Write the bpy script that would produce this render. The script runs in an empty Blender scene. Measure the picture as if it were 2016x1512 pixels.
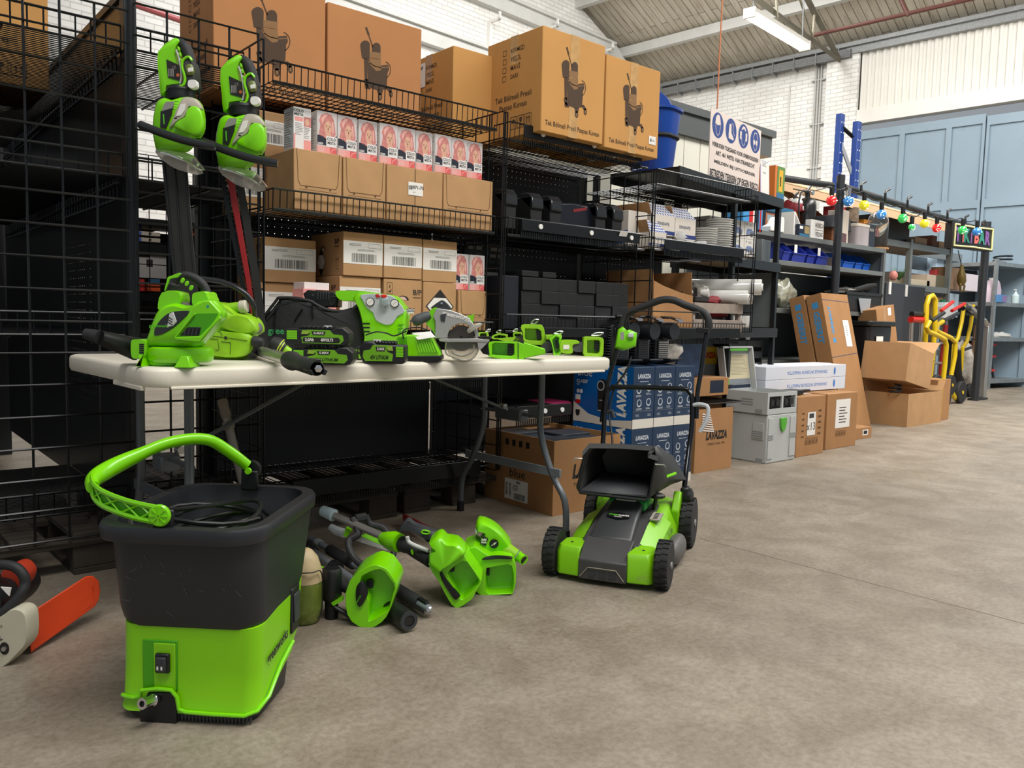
import bpy,math,random
from mathutils import Matrix,Vector,Euler
from math import pi,sin,cos,radians,sqrt
C=bpy.context.scene.collection
rnd=random.Random(7)

# ---------------------------------------------------------------- camera
F_,CX_,CY_,CAMH=1590.0,1008.0,756.0,0.893
YAW,PITCH,ROLL=0.87,0.0815,0.0245
def _basis():
    fw=Vector((0,cos(PITCH),-sin(PITCH)));r=Vector((1,0,0));u=r.cross(fw)
    R=r*cos(ROLL)+u*sin(ROLL);U=-r*sin(ROLL)+u*cos(ROLL)
    m=Matrix(((sin(YAW),cos(YAW),0),(-cos(YAW),sin(YAW),0),(0,0,1)))
    return m@R,m@U,m@fw
CR,CU,CF=_basis()
cam=bpy.data.cameras.new('camera');cam_o=bpy.data.objects.new('camera',cam);C.objects.link(cam_o)
cam.sensor_width=36;cam.lens=F_/2016*36;cam.clip_end=200;cam.clip_start=0.02
mm=Matrix.Identity(4)
for i in range(3):
    mm[i][0]=CR[i];mm[i][1]=CU[i];mm[i][2]=-CF[i]
mm[2][3]=CAMH
cam_o.matrix_world=mm
bpy.context.scene.camera=cam_o
# surveyed points: where the line of sight of a photo point meets a real upright or level plane
def _ray(px,py):return CF*F_+CR*(px-CX_)-CU*(py-CY_)
def aty(px,py,y):
    d=_ray(px,py);return d*(y/d.y)+Vector((0,0,CAMH))
def atz(px,py,z=0.0):
    d=_ray(px,py);return d*((z-CAMH)/d.z)+Vector((0,0,CAMH))
def atx(px,py,x):
    d=_ray(px,py);return d*(x/d.x)+Vector((0,0,CAMH))

# ---------------------------------------------------------------- light
sc=bpy.context.scene
sc.view_settings.view_transform='Standard';sc.view_settings.look='None'
sc.view_settings.gamma=1.0;sc.view_settings.use_curve_mapping=False
sc.view_settings.exposure=0.15
w=bpy.data.worlds.new('world');sc.world=w;w.use_nodes=True
wb=w.node_tree.nodes['Background'];wb.inputs[0].default_value=(0.86,0.93,1.0,1);wb.inputs[1].default_value=0.31
def area(name,loc,rot,sx,sy,power,col=(1,1,1)):
    l=bpy.data.lights.new(name,'AREA');l.shape='RECTANGLE';l.size=sx;l.size_y=sy;l.energy=power;l.color=col
    o=bpy.data.objects.new(name,l);C.objects.link(o);o.location=loc;o.rotation_euler=rot
    return o
area('overhead_fill_light',(3.0,-0.8,6.0),(radians(14),0,0),9,1.6,420,(1.0,0.98,0.95))  # added area light out of view, imitates soft daylight from overhead
area('overhead_fill_light',(9.8,1.4,5.9),(radians(10),radians(-22),0),6,1.8,590,(1.0,0.98,0.95))  # added area light, tilted to brighten the far end
area('overhead_fill_light',(8.0,7.4,6.9),(radians(12),radians(-12),0),9,1.2,620,(1.0,0.99,0.97))  # added area light behind the racks, tilted towards the far walls
area('foreground_fill_light',(0.6,0.2,4.6),(0,0,0.1),3.0,0.5,42,(1.0,0.96,0.9))  # added fill over the foreground, no tube lamp modelled there

# ---------------------------------------------------------------- materials
_M={}
def lin(h):
    h=h.lstrip('#');v=[int(h[i:i+2],16)/255 for i in (0,2,4)]
    return tuple(((c/12.92) if c<=0.04045 else ((c+0.055)/1.055)**2.4) for c in v)+(1.0,)
def mat(name,col,r=0.5,m=0.0,nz=0.0,ns=8.0,bump=0.0,bs=60.0,em=0.0,tr=0.0,coat=0.0,dirt=None,ds=3.0,dt=0.55):
    if name in _M:return _M[name]
    t=bpy.data.materials.new(name);t.use_nodes=True;nt=t.node_tree;b=nt.nodes['Principled BSDF']
    c=lin(col);b.inputs['Base Color'].default_value=c;b.inputs['Roughness'].default_value=r;b.inputs['Metallic'].default_value=m
    L=nt.links.new
    if coat:b.inputs['Coat Weight'].default_value=coat
    tc=nt.nodes.new('ShaderNodeTexCoord')
    out=None
    if nz>0:
        n=nt.nodes.new('ShaderNodeTexNoise');n.inputs['Scale'].default_value=ns;n.inputs['Detail'].default_value=5
        L(tc.outputs['Object'],n.inputs['Vector'])
        rp=nt.nodes.new('ShaderNodeValToRGB');rp.color_ramp.elements[0].position=0.3;rp.color_ramp.elements[1].position=0.7
        rp.color_ramp.elements[0].color=tuple(x*(1-nz) for x in c[:3])+(1,);rp.color_ramp.elements[1].color=tuple(min(1,x*(1+nz)) for x in c[:3])+(1,)
        L(n.outputs['Fac'],rp.inputs['Fac']);out=rp.outputs['Color']
    if dirt:
        n2=nt.nodes.new('ShaderNodeTexNoise');n2.inputs['Scale'].default_value=ds;n2.inputs['Detail'].default_value=8;n2.inputs['Roughness'].default_value=0.7
        L(tc.outputs['Object'],n2.inputs['Vector'])
        r2=nt.nodes.new('ShaderNodeValToRGB');r2.color_ramp.elements[0].position=dt;r2.color_ramp.elements[1].position=min(1,dt+0.2)
        L(n2.outputs['Fac'],r2.inputs['Fac'])
        mx=nt.nodes.new('ShaderNodeMix');mx.data_type='RGBA'
        L(r2.outputs['Color'],mx.inputs[0])
        if out:L(out,mx.inputs[6])
        else:mx.inputs[6].default_value=c
        mx.inputs[7].default_value=lin(dirt);out=mx.outputs[2]
    if out:L(out,b.inputs['Base Color'])
    if bump>0:
        n=nt.nodes.new('ShaderNodeTexNoise');n.inputs['Scale'].default_value=bs;n.inputs['Detail'].default_value=4
        L(tc.outputs['Object'],n.inputs['Vector'])
        bp=nt.nodes.new('ShaderNodeBump');bp.inputs['Strength'].default_value=bump;bp.inputs['Distance'].default_value=0.004
        L(n.outputs['Fac'],bp.inputs['Height']);L(bp.outputs['Normal'],b.inputs['Normal'])
    if em:b.inputs['Emission Color'].default_value=c;b.inputs['Emission Strength'].default_value=em
    if tr:b.inputs['Transmission Weight'].default_value=tr;b.inputs['IOR'].default_value=1.45
    _M[name]=t;return t
GREEN=mat('green_plastic','7dd600',0.28,nz=0.04,ns=5,coat=0.25)
DGREEN=mat('aged_green_plastic','8fc71a',0.42,nz=0.12,ns=14,dirt='5f8f10',ds=18,dt=0.6)
WGREEN=mat('worn_green_plastic','84ce06',0.36,nz=0.05,ns=5,dirt='5c8a12',ds=7,dt=0.66,bump=0.15,bs=20)
BLK=mat('black_plastic','121315',0.42)
RUB=mat('black_rubber','222224',0.62,bump=0.2,bs=200)
DGREY=mat('charcoal_plastic','34363a',0.45,nz=0.1,ns=20)
BMET=mat('black_coated_metal','101214',0.36,m=0.25)
WIRE=mat('black_coated_wire','141618',0.3,m=0.35)
CHROME=mat('chrome','d8d8d8',0.14,m=1.0)
ALU=mat('brushed_aluminium','b4b2ae',0.35,m=0.85)
GREYM=mat('grey_painted_steel','7d8184',0.42,m=0.2)
WHITE=mat('white_plastic','e9e6df',0.45)
PAPER=mat('white_paper','e8e4dd',0.8)
INK=mat('black_ink','1d1a18',0.7)
GINK=mat('grey_ink','8c8884',0.8)
KRAFT=mat('kraft_cardboard','b58c60',0.85,nz=0.07,ns=9,bump=0.12,bs=90)
MOPBOX=mat('orange_kraft_cardboard','c5904f',0.82,nz=0.05,ns=4,bump=0.12,bs=90)
MOPBOX2=mat('brown_kraft_cardboard','b57c4b',0.85,nz=0.05,ns=4,bump=0.12,bs=90)
DKRAFT=mat('brown_cardboard','a5784c',0.85,nz=0.07,ns=7,bump=0.12,bs=90)
TAPE=mat('clear_brown_tape','b98a55',0.12,coat=1.0)
TAPEC=mat('clear_tape','c79c62',0.1,coat=1.0,nz=0.12,ns=40)
SEAM=mat('cardboard_seam','5a3d22',0.9)
RED=mat('red_plastic','c2201c',0.35)
ORANGE=mat('orange_plastic','d5400f',0.42,nz=0.08,ns=12)
CLEAR=mat('clear_plastic','e8e8e4',0.08,tr=0.92)

# ---------------------------------------------------------------- mesh building
I4=Matrix.Identity(4)
def T(x,y,z):return Matrix.Translation((x,y,z))
def Rx(a):return Matrix.Rotation(radians(a),4,'X')
def Ry(a):return Matrix.Rotation(radians(a),4,'Y')
def Rz(a):return Matrix.Rotation(radians(a),4,'Z')
def Sc(x,y,z):return Matrix.Diagonal((x,y,z,1))
class S:
    def __init__(s,M=None):s.v=[];s.f=[];s.mi=[];s.c=0;s.M=M or I4
    def mt(s,i):s.c=i;return s
    def add(s,vs,fs,M=None):
        n=len(s.v);m=s.M@M if M is not None else s.M
        s.v+=[tuple(m@Vector(p)) for p in vs]
        s.f+=[tuple(i+n for i in f) for f in fs];s.mi+=[s.c]*len(fs);return s
    def bx(s,x0,x1,y0,y1,z0,z1,M=None):
        v=[(x,y,z) for z in (z0,z1) for (x,y) in ((x0,y0),(x1,y0),(x1,y1),(x0,y1))]
        return s.add(v,[(3,2,1,0),(4,5,6,7),(0,1,5,4),(1,2,6,5),(2,3,7,6),(3,0,4,7)],M)
    def bc(s,c,d,M=None):
        return s.bx(c[0]-d[0]/2,c[0]+d[0]/2,c[1]-d[1]/2,c[1]+d[1]/2,c[2]-d[2]/2,c[2]+d[2]/2,M)
    def loft(s,rings,cap0=True,cap1=True,M=None,closed=False):
        n=len(rings[0]);v=[p for r in rings for p in r];f=[]
        k=len(rings)
        for i in range(k-1 if not closed else k):
            a=i*n;b=((i+1) % k)*n
            for j in range(n):f.append((a+j,a+(j+1) % n,b+(j+1) % n,b+j))
        if not closed:
            if cap0:f.append(tuple(range(n-1,-1,-1)))
            if cap1:f.append(tuple((k-1)*n+j for j in range(n)))
        return s.add(v,f,M)
    def tube(s,pts,r,n=10,closed=False,cap=True,M=None,sy=1.0):
        P=[Vector(p) for p in pts];k=len(P);rr=r if isinstance(r,(list,tuple)) else [r]*k
        rings=[];prev=None
        for i in range(k):
            if closed:t=(P[(i+1) % k]-P[i-1])
            else:t=(P[min(i+1,k-1)]-P[max(i-1,0)])
            if t.length<1e-9:t=Vector((0,0,1))
            t.normalize()
            if prev is None:
                a=Vector((0,0,1)) if abs(t.z)<0.9 else Vector((1,0,0))
                u=t.cross(a).normalized()
            else:
                u=prev-t*prev.dot(t)
                u=u.normalized() if u.length>1e-6 else t.orthogonal().normalized()
            prev=u;w_=t.cross(u)
            rings.append([tuple(P[i]+u*(rr[i]*cos(2*pi*j/n))+w_*(rr[i]*sy*sin(2*pi*j/n))) for j in range(n)])
        return s.loft(rings,cap,cap,M,closed)
    def rod(s,a,b,r,n=6,M=None):return s.tube([a,b],r,n,M=M)
    def lathe(s,prof,n=24,M=None,cap=True,sx=1.0,sy=1.0):
        rings=[[(r*sx*cos(2*pi*j/n),r*sy*sin(2*pi*j/n),z) for j in range(n)] for r,z in prof]
        return s.loft(rings,cap,cap,M)
    def prism(s,poly,z0,z1,M=None):
        return s.loft([[(x,y,z0) for x,y in poly],[(x,y,z1) for x,y in poly]],True,True,M)
    def poly(s,pts,M=None):return s.add(pts,[tuple(range(len(pts)))],M)
    def rect(s,x0,x1,y0,y1,M=None,z=0.0):return s.poly([(x0,y0,z),(x1,y0,z),(x1,y1,z),(x0,y1,z)],M)
    def disc(s,x,y,r,M=None,n=16,ry=None,z=0.0):
        ry=ry or r;return s.poly([(x+r*cos(2*pi*i/n),y+ry*sin(2*pi*i/n),z) for i in range(n)],M)
    def line2(s,pts,w_,M=None,z=0.0):
        for (x0,y0),(x1,y1) in zip(pts[:-1],pts[1:]):
            dx,dy=x1-x0,y1-y0;L_=sqrt(dx*dx+dy*dy) or 1e-6;nx,ny=-dy/L_*w_/2,dx/L_*w_/2
            s.poly([(x0-nx,y0-ny,z),(x1-nx,y1-ny,z),(x1+nx,y1+ny,z),(x0+nx,y0+ny,z)],M)
        return s
    def ell(s,c,r,n=16,k=10,M=None):
        rings=[]
        for i in range(1,k):
            a=pi*i/k;rings.append([(c[0]+r[0]*sin(a)*cos(2*pi*j/n),c[1]+r[1]*sin(a)*sin(2*pi*j/n),c[2]-r[2]*cos(a)) for j in range(n)])
        return s.loft(rings,True,True,M)
    def txt(s,t,size,M,align='CENTER',sx=1.0,bold=0.0,shear=0.0,gap=1.0,z=0.0):
        v,f=text_geo(t,align,bold,shear,gap);s.add([(x*size*sx,y*size,z) for x,y in v],f,M);return s
def fit(s,t,w_,h,M,bold=.03,shear=0.0):
    v,f=text_geo(t,'CENTER',bold,shear,1.0);x0,x1=min(a[0] for a in v),max(a[0] for a in v);y0,y1=min(a[1] for a in v),max(a[1] for a in v)
    s.add([((x-(x0+x1)/2)*w_/(x1-x0),(y-(y0+y1)/2)*h/(y1-y0),0) for x,y in v],f,M);return s
def rr(w,h,r,n=4,cx=0,cy=0):
    o=[]
    for (x,y,a) in ((w/2-r,h/2-r,0),(-w/2+r,h/2-r,90),(-w/2+r,-h/2+r,180),(w/2-r,-h/2+r,270)):
        for i in range(n+1):
            t=radians(a+90*i/n);o.append((cx+x+r*cos(t),cy+y+r*sin(t)))
    return o
_TX={}
def text_geo(t,align,bold,shear,gap):
    k=(t,align,bold,shear,gap)
    if k not in _TX:
        cu=bpy.data.curves.new('t','FONT');cu.body=t;cu.align_x=align;cu.align_y='CENTER';cu.offset=bold;cu.shear=shear
        cu.space_character=gap;cu.resolution_u=2;cu.fill_mode='FRONT'
        ob=bpy.data.objects.new('t',cu);me=bpy.data.meshes.new_from_object(ob)
        _TX[k]=([(q.co.x,q.co.y) for q in me.vertices],[tuple(p.vertices) for p in me.polygons])
        bpy.data.objects.remove(ob);bpy.data.meshes.remove(me);bpy.data.curves.remove(cu)
    return _TX[k]
def obj(name,s,mats,parent=None,bev=0.0,ang=35,sub=0,loc=None,rot=None,seg=2,solid=0.0):
    me=bpy.data.meshes.new(name);me.from_pydata(s.v,[],s.f)
    if not isinstance(mats,(list,tuple)):mats=[mats]
    for m in mats:me.materials.append(m)
    me.polygons.foreach_set('material_index',s.mi)
    if ang:
        me.polygons.foreach_set('use_smooth',[True]*len(me.polygons));me.set_sharp_from_angle(angle=radians(ang))
    me.update()
    o=bpy.data.objects.new(name,me);C.objects.link(o)
    if parent:o.parent=parent
    if loc is not None:o.location=loc
    if rot is not None:o.rotation_euler=rot
    if solid:
        b=o.modifiers.new('solid','SOLIDIFY');b.thickness=solid;b.offset=0
    if bev:
        b=o.modifiers.new('bevel','BEVEL');b.width=bev;b.segments=seg;b.limit_method='ANGLE';b.angle_limit=radians(40);b.harden_normals=False
    if sub:
        b=o.modifiers.new('sub','SUBSURF');b.levels=sub;b.render_levels=sub
    return o
def tag(o,label,cat,group=None,kind=None):
    if label:o['label']=label
    if cat:o['category']=cat
    if group:o['group']=group
    if kind:o['kind']=kind
    return o
def thing(name,label,cat,loc=(0,0,0),rz=0.0,group=None,M=None):
    o=bpy.data.objects.new(name,None);C.objects.link(o);o.empty_display_size=0.1
    if M is not None:o.matrix_world=M
    else:o.location=loc;o.rotation_euler=(0,0,radians(rz))
    return tag(o,label,cat,group)
def struct(name,s,mats,**k):
    o=obj(name,s,mats,**k);o['kind']='structure';return o
def dup(root,label,loc=None,rz=None,group=None,M=None):
    c=root.copy();C.objects.link(c);c['label']=label
    if group:c['group']=group
    if M is not None:c.matrix_world=M
    if loc is not None:c.location=loc
    if rz is not None:c.rotation_euler=(0,0,radians(rz))
    for ch in list(root.children):
        d=ch.copy();C.objects.link(d);d.parent=c
        for g in list(ch.children):
            e=g.copy();C.objects.link(e);e.parent=d
    return c
# face frames of a box whose base centre is the origin (text lies in the XY plane of the frame)
def fF(sy,x=0,z=0,e=0.0012):return T(x,-sy/2-e,z)@Rx(90)
def fL(sx,y=0,z=0,e=0.0012):return T(-sx/2-e,y,z)@Rz(-90)@Rx(90)
def fR(sx,y=0,z=0,e=0.0012):return T(sx/2+e,y,z)@Rz(90)@Rx(90)
def fT(x=0,y=0,z=0,e=0.0012):return T(x,y,z+e)
def box(d,M=None):
    return S().bx(-d[0]/2,d[0]/2,-d[1]/2,d[1]/2,0,d[2],M)
def barcode(s,w,h,M,seed=1,z=0.0):
    r=random.Random(seed);x=-w/2
    while x<w/2-0.001:
        a=w*r.choice((0.012,0.02,0.03));s.rect(x,min(x+a,w/2),-h/2,h/2,M,z);x+=a+w*r.choice((0.012,0.02,0.03))
def textlines(s,w,h,n,M,seed=1,t=0.35,z=0.0):
    r=random.Random(seed)
    for i in range(n):
        y=h/2-(i+0.5)*h/n;s.rect(-w/2,-w/2+w*r.uniform(0.55,1.0),y-h/n*t/2,y+h/n*t/2,M,z)
def carton(label,loc,d,rz=0,m=None,name='cardboard_box',cat='box',group=None,seam='top',tape=True,M=None):
    """closed cardboard box: body with flap seam, tape; returns the thing"""
    t=thing(name,label,cat,loc,rz,group,M)
    obj('carton_body',box(d),m or KRAFT,t,bev=0.003)
    s=S()
    s.bx(-d[0]/2+0.002,d[0]/2-0.002,-0.0015,0.0015,d[2],d[2]+0.0008)
    obj('flap_seam',s,SEAM,t,ang=0)
    if tape:
        w_=min(0.05,d[1]*0.3)
        s=S().bx(-d[0]/2-0.0008,d[0]/2+0.0008,-w_/2,w_/2,d[2]*0.8,d[2]+0.0012)
        obj('packing_tape',s,TAPE,t,ang=0)
    return t
# ================================================================ the hall
BA=0.099 # the building is turned a little against the racks
WA,WB,EAVE,SL=14.9,10.5,5.87,0.42
def bld(o):o.rotation_euler=(0,0,BA);return o
def brick_mat():
    t=bpy.data.materials.new('white_painted_brick');t.use_nodes=True;nt=t.node_tree;b=nt.nodes['Principled BSDF'];L=nt.links.new
    tc=nt.nodes.new('ShaderNodeTexCoord');sp=nt.nodes.new('ShaderNodeSeparateXYZ');cb=nt.nodes.new('ShaderNodeCombineXYZ')
    ad=nt.nodes.new('ShaderNodeMath');ad.operation='ADD'
    L(tc.outputs['Object'],sp.inputs[0]);L(sp.outputs[0],ad.inputs[0]);L(sp.outputs[1],ad.inputs[1]);L(ad.outputs[0],cb.inputs[0]);L(sp.outputs[2],cb.inputs[1])
    br=nt.nodes.new('ShaderNodeTexBrick');br.inputs['Scale'].default_value=1.0
    for k,v in (('Brick Width',0.24),('Row Height',0.075),('Mortar Size',0.007),('Mortar Smooth',0.3)):br.inputs[k].default_value=v
    br.inputs['Color1'].default_value=lin('f1efea');br.inputs['Color2'].default_value=lin('e6e3dd');br.inputs['Mortar'].default_value=lin('cfccc6')
    n=nt.nodes.new('ShaderNodeTexNoise');n.inputs['Scale'].default_value=2.2;n.inputs['Detail'].default_value=8;L(tc.outputs['Object'],n.inputs['Vector'])
    mx=nt.nodes.new('ShaderNodeMix');mx.data_type='RGBA';mx.blend_type='MULTIPLY';mx.inputs[0].default_value=0.35
    rp=nt.nodes.new('ShaderNodeValToRGB');rp.color_ramp.elements[0].color=(0.8,0.79,0.77,1);rp.color_ramp.elements[0].position=0.3;rp.color_ramp.elements[1].position=0.6
    L(n.outputs['Fac'],rp.inputs[0]);L(cb.outputs[0],br.inputs['Vector']);L(br.outputs['Color'],mx.inputs[6]);L(rp.outputs['Color'],mx.inputs[7]);L(mx.outputs[2],b.inputs['Base Color'])
    bp=nt.nodes.new('ShaderNodeBump');bp.inputs['Strength'].default_value=0.6;bp.inputs['Distance'].default_value=0.012;bp.invert=True
    L(br.outputs['Fac'],bp.inputs['Height']);L(bp.outputs['Normal'],b.inputs['Normal']);b.inputs['Roughness'].default_value=0.55
    return t
def floor_mat():
    t=bpy.data.materials.new('polished_concrete');t.use_nodes=True;nt=t.node_tree;b=nt.nodes['Principled BSDF'];L=nt.links.new
    tc=nt.nodes.new('ShaderNodeTexCoord')
    def noise(sc_,det,ro=0.6,dist=0.0):
        n=nt.nodes.new('ShaderNodeTexNoise');n.inputs['Scale'].default_value=sc_;n.inputs['Detail'].default_value=det;n.inputs['Roughness'].default_value=ro;n.inputs['Distortion'].default_value=dist
        L(tc.outputs['Object'],n.inputs['Vector']);return n
    def ramp(src,p0,p1,c0,c1):
        r=nt.nodes.new('ShaderNodeValToRGB');r.color_ramp.elements[0].position=p0;r.color_ramp.elements[1].position=p1
        r.color_ramp.elements[0].color=c0;r.color_ramp.elements[1].color=c1;L(src,r.inputs[0]);return r.outputs[0]
    base=ramp(noise(0.7,6,0.6,0.4).outputs['Fac'],0.33,0.68,lin('918779'),lin('a79c8c'))
    mid=ramp(noise(4.0,9,0.72,0.5).outputs['Fac'],0.4,0.62,lin('c4bcb2'),(1,1,1,1))
    fine=ramp(noise(60,4,0.7).outputs['Fac'],0.35,0.6,lin('d9d5d0'),(1,1,1,1))
    m1=nt.nodes.new('ShaderNodeMix');m1.data_type='RGBA';m1.blend_type='MULTIPLY';m1.inputs[0].default_value=0.6
    m2=nt.nodes.new('ShaderNodeMix');m2.data_type='RGBA';m2.blend_type='MULTIPLY';m2.inputs[0].default_value=0.8
    L(base,m1.inputs[6]);L(mid,m1.inputs[7]);L(m1.outputs[2],m2.inputs[6]);L(fine,m2.inputs[7]);L(m2.outputs[2],b.inputs['Base Color'])
    r=ramp(noise(3.0,5).outputs['Fac'],0.3,0.7,(0.42,0.42,0.42,1),(0.62,0.62,0.62,1));L(r,b.inputs['Roughness'])
    bp=nt.nodes.new('ShaderNodeBump');bp.inputs['Strength'].default_value=0.12;bp.inputs['Distance'].default_value=0.004
    L(noise(35,6).outputs['Fac'],bp.inputs['Height']);L(bp.outputs['Normal'],b.inputs['Normal'])
    return t
def plank_mat():
    t=bpy.data.materials.new('aged_white_planks');t.use_nodes=True;nt=t.node_tree;b=nt.nodes['Principled BSDF'];L=nt.links.new
    tc=nt.nodes.new('ShaderNodeTexCoord');sp=nt.nodes.new('ShaderNodeSeparateXYZ');L(tc.outputs['Object'],sp.inputs[0])
    cb=nt.nodes.new('ShaderNodeCombineXYZ');L(sp.outputs[0],cb.inputs[0]);L(sp.outputs[1],cb.inputs[1])
    br=nt.nodes.new('ShaderNodeTexBrick');br.offset=0.37
    for k,v in (('Scale',1.0),('Brick Width',4.2),('Row Height',0.135),('Mortar Size',0.006),('Mortar Smooth',0.1)):br.inputs[k].default_value=v
    br.inputs['Color1'].default_value=lin('cdc6b6');br.inputs['Color2'].default_value=lin('bdb5a4');br.inputs['Mortar'].default_value=lin('6a6054')
    L(cb.outputs[0],br.inputs['Vector'])
    n=nt.nodes.new('ShaderNodeTexNoise');n.inputs['Scale'].default_value=3;n.inputs['Detail'].default_value=9;n.inputs['Roughness'].default_value=0.75
    mp=nt.nodes.new('ShaderNodeMapping');mp.inputs['Scale'].default_value=(0.5,4,1);L(tc.outputs['Object'],mp.inputs[0]);L(mp.outputs[0],n.inputs['Vector'])
    rp=nt.nodes.new('ShaderNodeValToRGB');rp.color_ramp.elements[0].position=0.34;rp.color_ramp.elements[0].color=(0.5,0.42,0.34,1);rp.color_ramp.elements[1].position=0.5
    L(n.outputs['Fac'],rp.inputs[0])
    mx=nt.nodes.new('ShaderNodeMix');mx.data_type='RGBA';mx.blend_type='MULTIPLY';mx.inputs[0].default_value=0.75
    L(br.outputs['Color'],mx.inputs[6]);L(rp.outputs['Color'],mx.inputs[7]);L(mx.outputs[2],b.inputs['Base Color'])
    b.inputs['Roughness'].default_value=0.8
    return t
BRICK,CONC,PLANK=brick_mat(),floor_mat(),plank_mat()
WSTEEL=mat('white_painted_steel','c9c8c3',0.55,nz=0.06,ns=3,dirt='9a8d7c',ds=4,dt=0.63)
CSTEEL=mat('cream_sheet_metal','e4e1d8',0.5,nz=0.03,ns=2,dirt='c9bfae',ds=2,dt=0.62)
DOORB=mat('grey_blue_door_paint','8699a6',0.5,nz=0.05,ns=1.5,dirt='758896',ds=2.5,dt=0.6)
LGREY=mat('grey_cable_tray','8d8f8f',0.5,m=0.3,nz=0.15,ns=30)

struct('floor',S().bx(-6,22,-9,14,-0.1,0),CONC,ang=0)
# saw-cut joint and a hairline crack in the slab
DJ=mat('floor_joint_filler','5c5248',0.8)
for nm,a,b_ in (('trim_1',atz(1378,1060),atz(2016,1228)),):
    d=(b_-a).normalized();e=b_+d*(2.5 if nm=='trim_1' else 0);n_=Vector((-d.y,d.x,0))*0.0016
    s=S().loft([[tuple(a-n_+Vector((0,0,.0004))),tuple(a+n_+Vector((0,0,.0004))),tuple(a+n_),tuple(a-n_)],[tuple(e-n_+Vector((0,0,.0004))),tuple(e+n_+Vector((0,0,.0004))),tuple(e+n_),tuple(e-n_)]])
    struct(nm,s,DJ,ang=0)
# gable wall behind the racks (top follows the roof)
def zr(a):return EAVE+(WA-a)*SL
s=S();pts=[(-4,0),(WA+0.15,0),(WA+0.15,EAVE),(-4,zr(-4))]
s.loft([[(x,WB,z) for x,z in pts],[(x,WB+0.3,z) for x,z in pts]])
bld(struct('wall_back',s,BRICK,ang=0))
# ledges / ring beams on that wall
for k,z in ((1,5.45),(2,6.42)):
    a1=WA-0.05 if k==1 else 13.4
    s=S().bx(-4,a1,WB-0.14,WB,z-0.2,z+0.02).bx(-4,a1,WB-0.2,WB,z+0.02,z+0.06)
    if k==2:s.prism([(13.4,6.24),(13.4,6.48),(14.1,6.02),(14.0,5.85)],0,0.14,T(0,WB,0)@Rx(90))
    bld(struct('trim_%d' % (k+2),s,WSTEEL,ang=0))
# far wall: brick part, corrugated part, beam
s=S().bx(WA,WA+0.3,6.3,WB+0.3,0,EAVE)
s.bx(WA-0.12,WA,5.97,6.55,0,EAVE)
bld(struct('wall_right',s,BRICK,ang=0))
s=S().bx(WA-0.03,WA,6.55,WB,3.62,3.86)
bld(struct('trim_5',s,mat('white_render','e6e3dc',0.6),ang=0))
s=S();r0=[];n=0;b0,b1=-4.0,6.15;z0,z1=4.72,EAVE-0.12;p=0.12
bb=b0;prof=[]
while bb<b1:
    prof+=[(bb,0),(bb+p*0.35,0),(bb+p*0.5,0.035),(bb+p*0.85,0.035)];bb+=p
vs=[];fs=[]
for i,(y,x) in enumerate(prof):vs+=[(WA-0.02-x,y,z0),(WA-0.02-x,y,z1)]
for i in range(len(prof)-1):fs.append((2*i,2*i+2,2*i+3,2*i+1))
s.add(vs,fs);bld(struct('wall_front',s,CSTEEL,ang=0,solid=0.002))
s=S().bx(WA-0.1,WA+0.1,b0,6.0,4.5,4.74)
bld(struct('trim_6',s,CSTEEL,ang=0))
s=S().bx(WA-0.16,WA+0.25,b0,6.2,EAVE-0.14,EAVE-0.02).bx(WA-0.22,WA-0.1,b0,WB,EAVE-0.02,EAVE+0.05)
bld(struct('trim_7',s,LGREY,ang=0))
s=S().bx(WA-0.05,WA+0.1,5.95,6.03,4.3,EAVE-0.1)
bld(struct('trim_8',s,mat('dark_gap','2a2622',0.9),ang=0))
# sliding door leaves with panels
def leaf(nm,y0,y1,zt):
    s=S().bx(WA-0.02,WA+0.04,y0,y1,0,zt)
    ys=[];y=y1
    while y>y0+0.3:ys.append(y);y -= 0.74
    zz=[(0.15,1.3),(1.5,2.85),(3.0,zt-0.12)]
    fr=0.085
    for i in range(len(ys)):
        ya,yb=max(ys[i]-0.74,y0),ys[i]
        s.bx(WA-0.055,WA-0.018,ya,ya+fr/2,0,zt);s.bx(WA-0.055,WA-0.018,yb-fr/2,yb,0,zt)
    for zc in (0.0,1.32,2.87,zt-0.12):
        s.bx(WA-0.056,WA-0.018,y0,y1,zc,zc+(0.15 if zc==0 or zc>3 else 0.13))
    o=bld(struct(nm,s,DOORB,ang=0));return o
leaf('door_1',3.9,5.92,4.34);leaf('door_2',-3.5,3.88,4.3)
# roof: planked slope with purlins
s=S();L_=16.0;th=math.atan(SL)
roofM=T(0,0,0)
s.bx(-L_,0.6,-16,0.4,0,0.05)
o=struct('ceiling',s,PLANK,ang=0)
o.matrix_world=Matrix.Rotation(BA,4,'Z')@T(WA,WB,EAVE+0.16)@Matrix.Rotation(th,4,'Y')
for i,a in enumerate((13.75,12.35,10.9,9.4,7.9)):
    s=S().bx(a-0.06,a+0.06,-4,WB,zr(a)-0.06,zr(a)+0.12)
    bld(struct('trim_%d' % (9+i),s,WSTEEL,ang=0))
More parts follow.
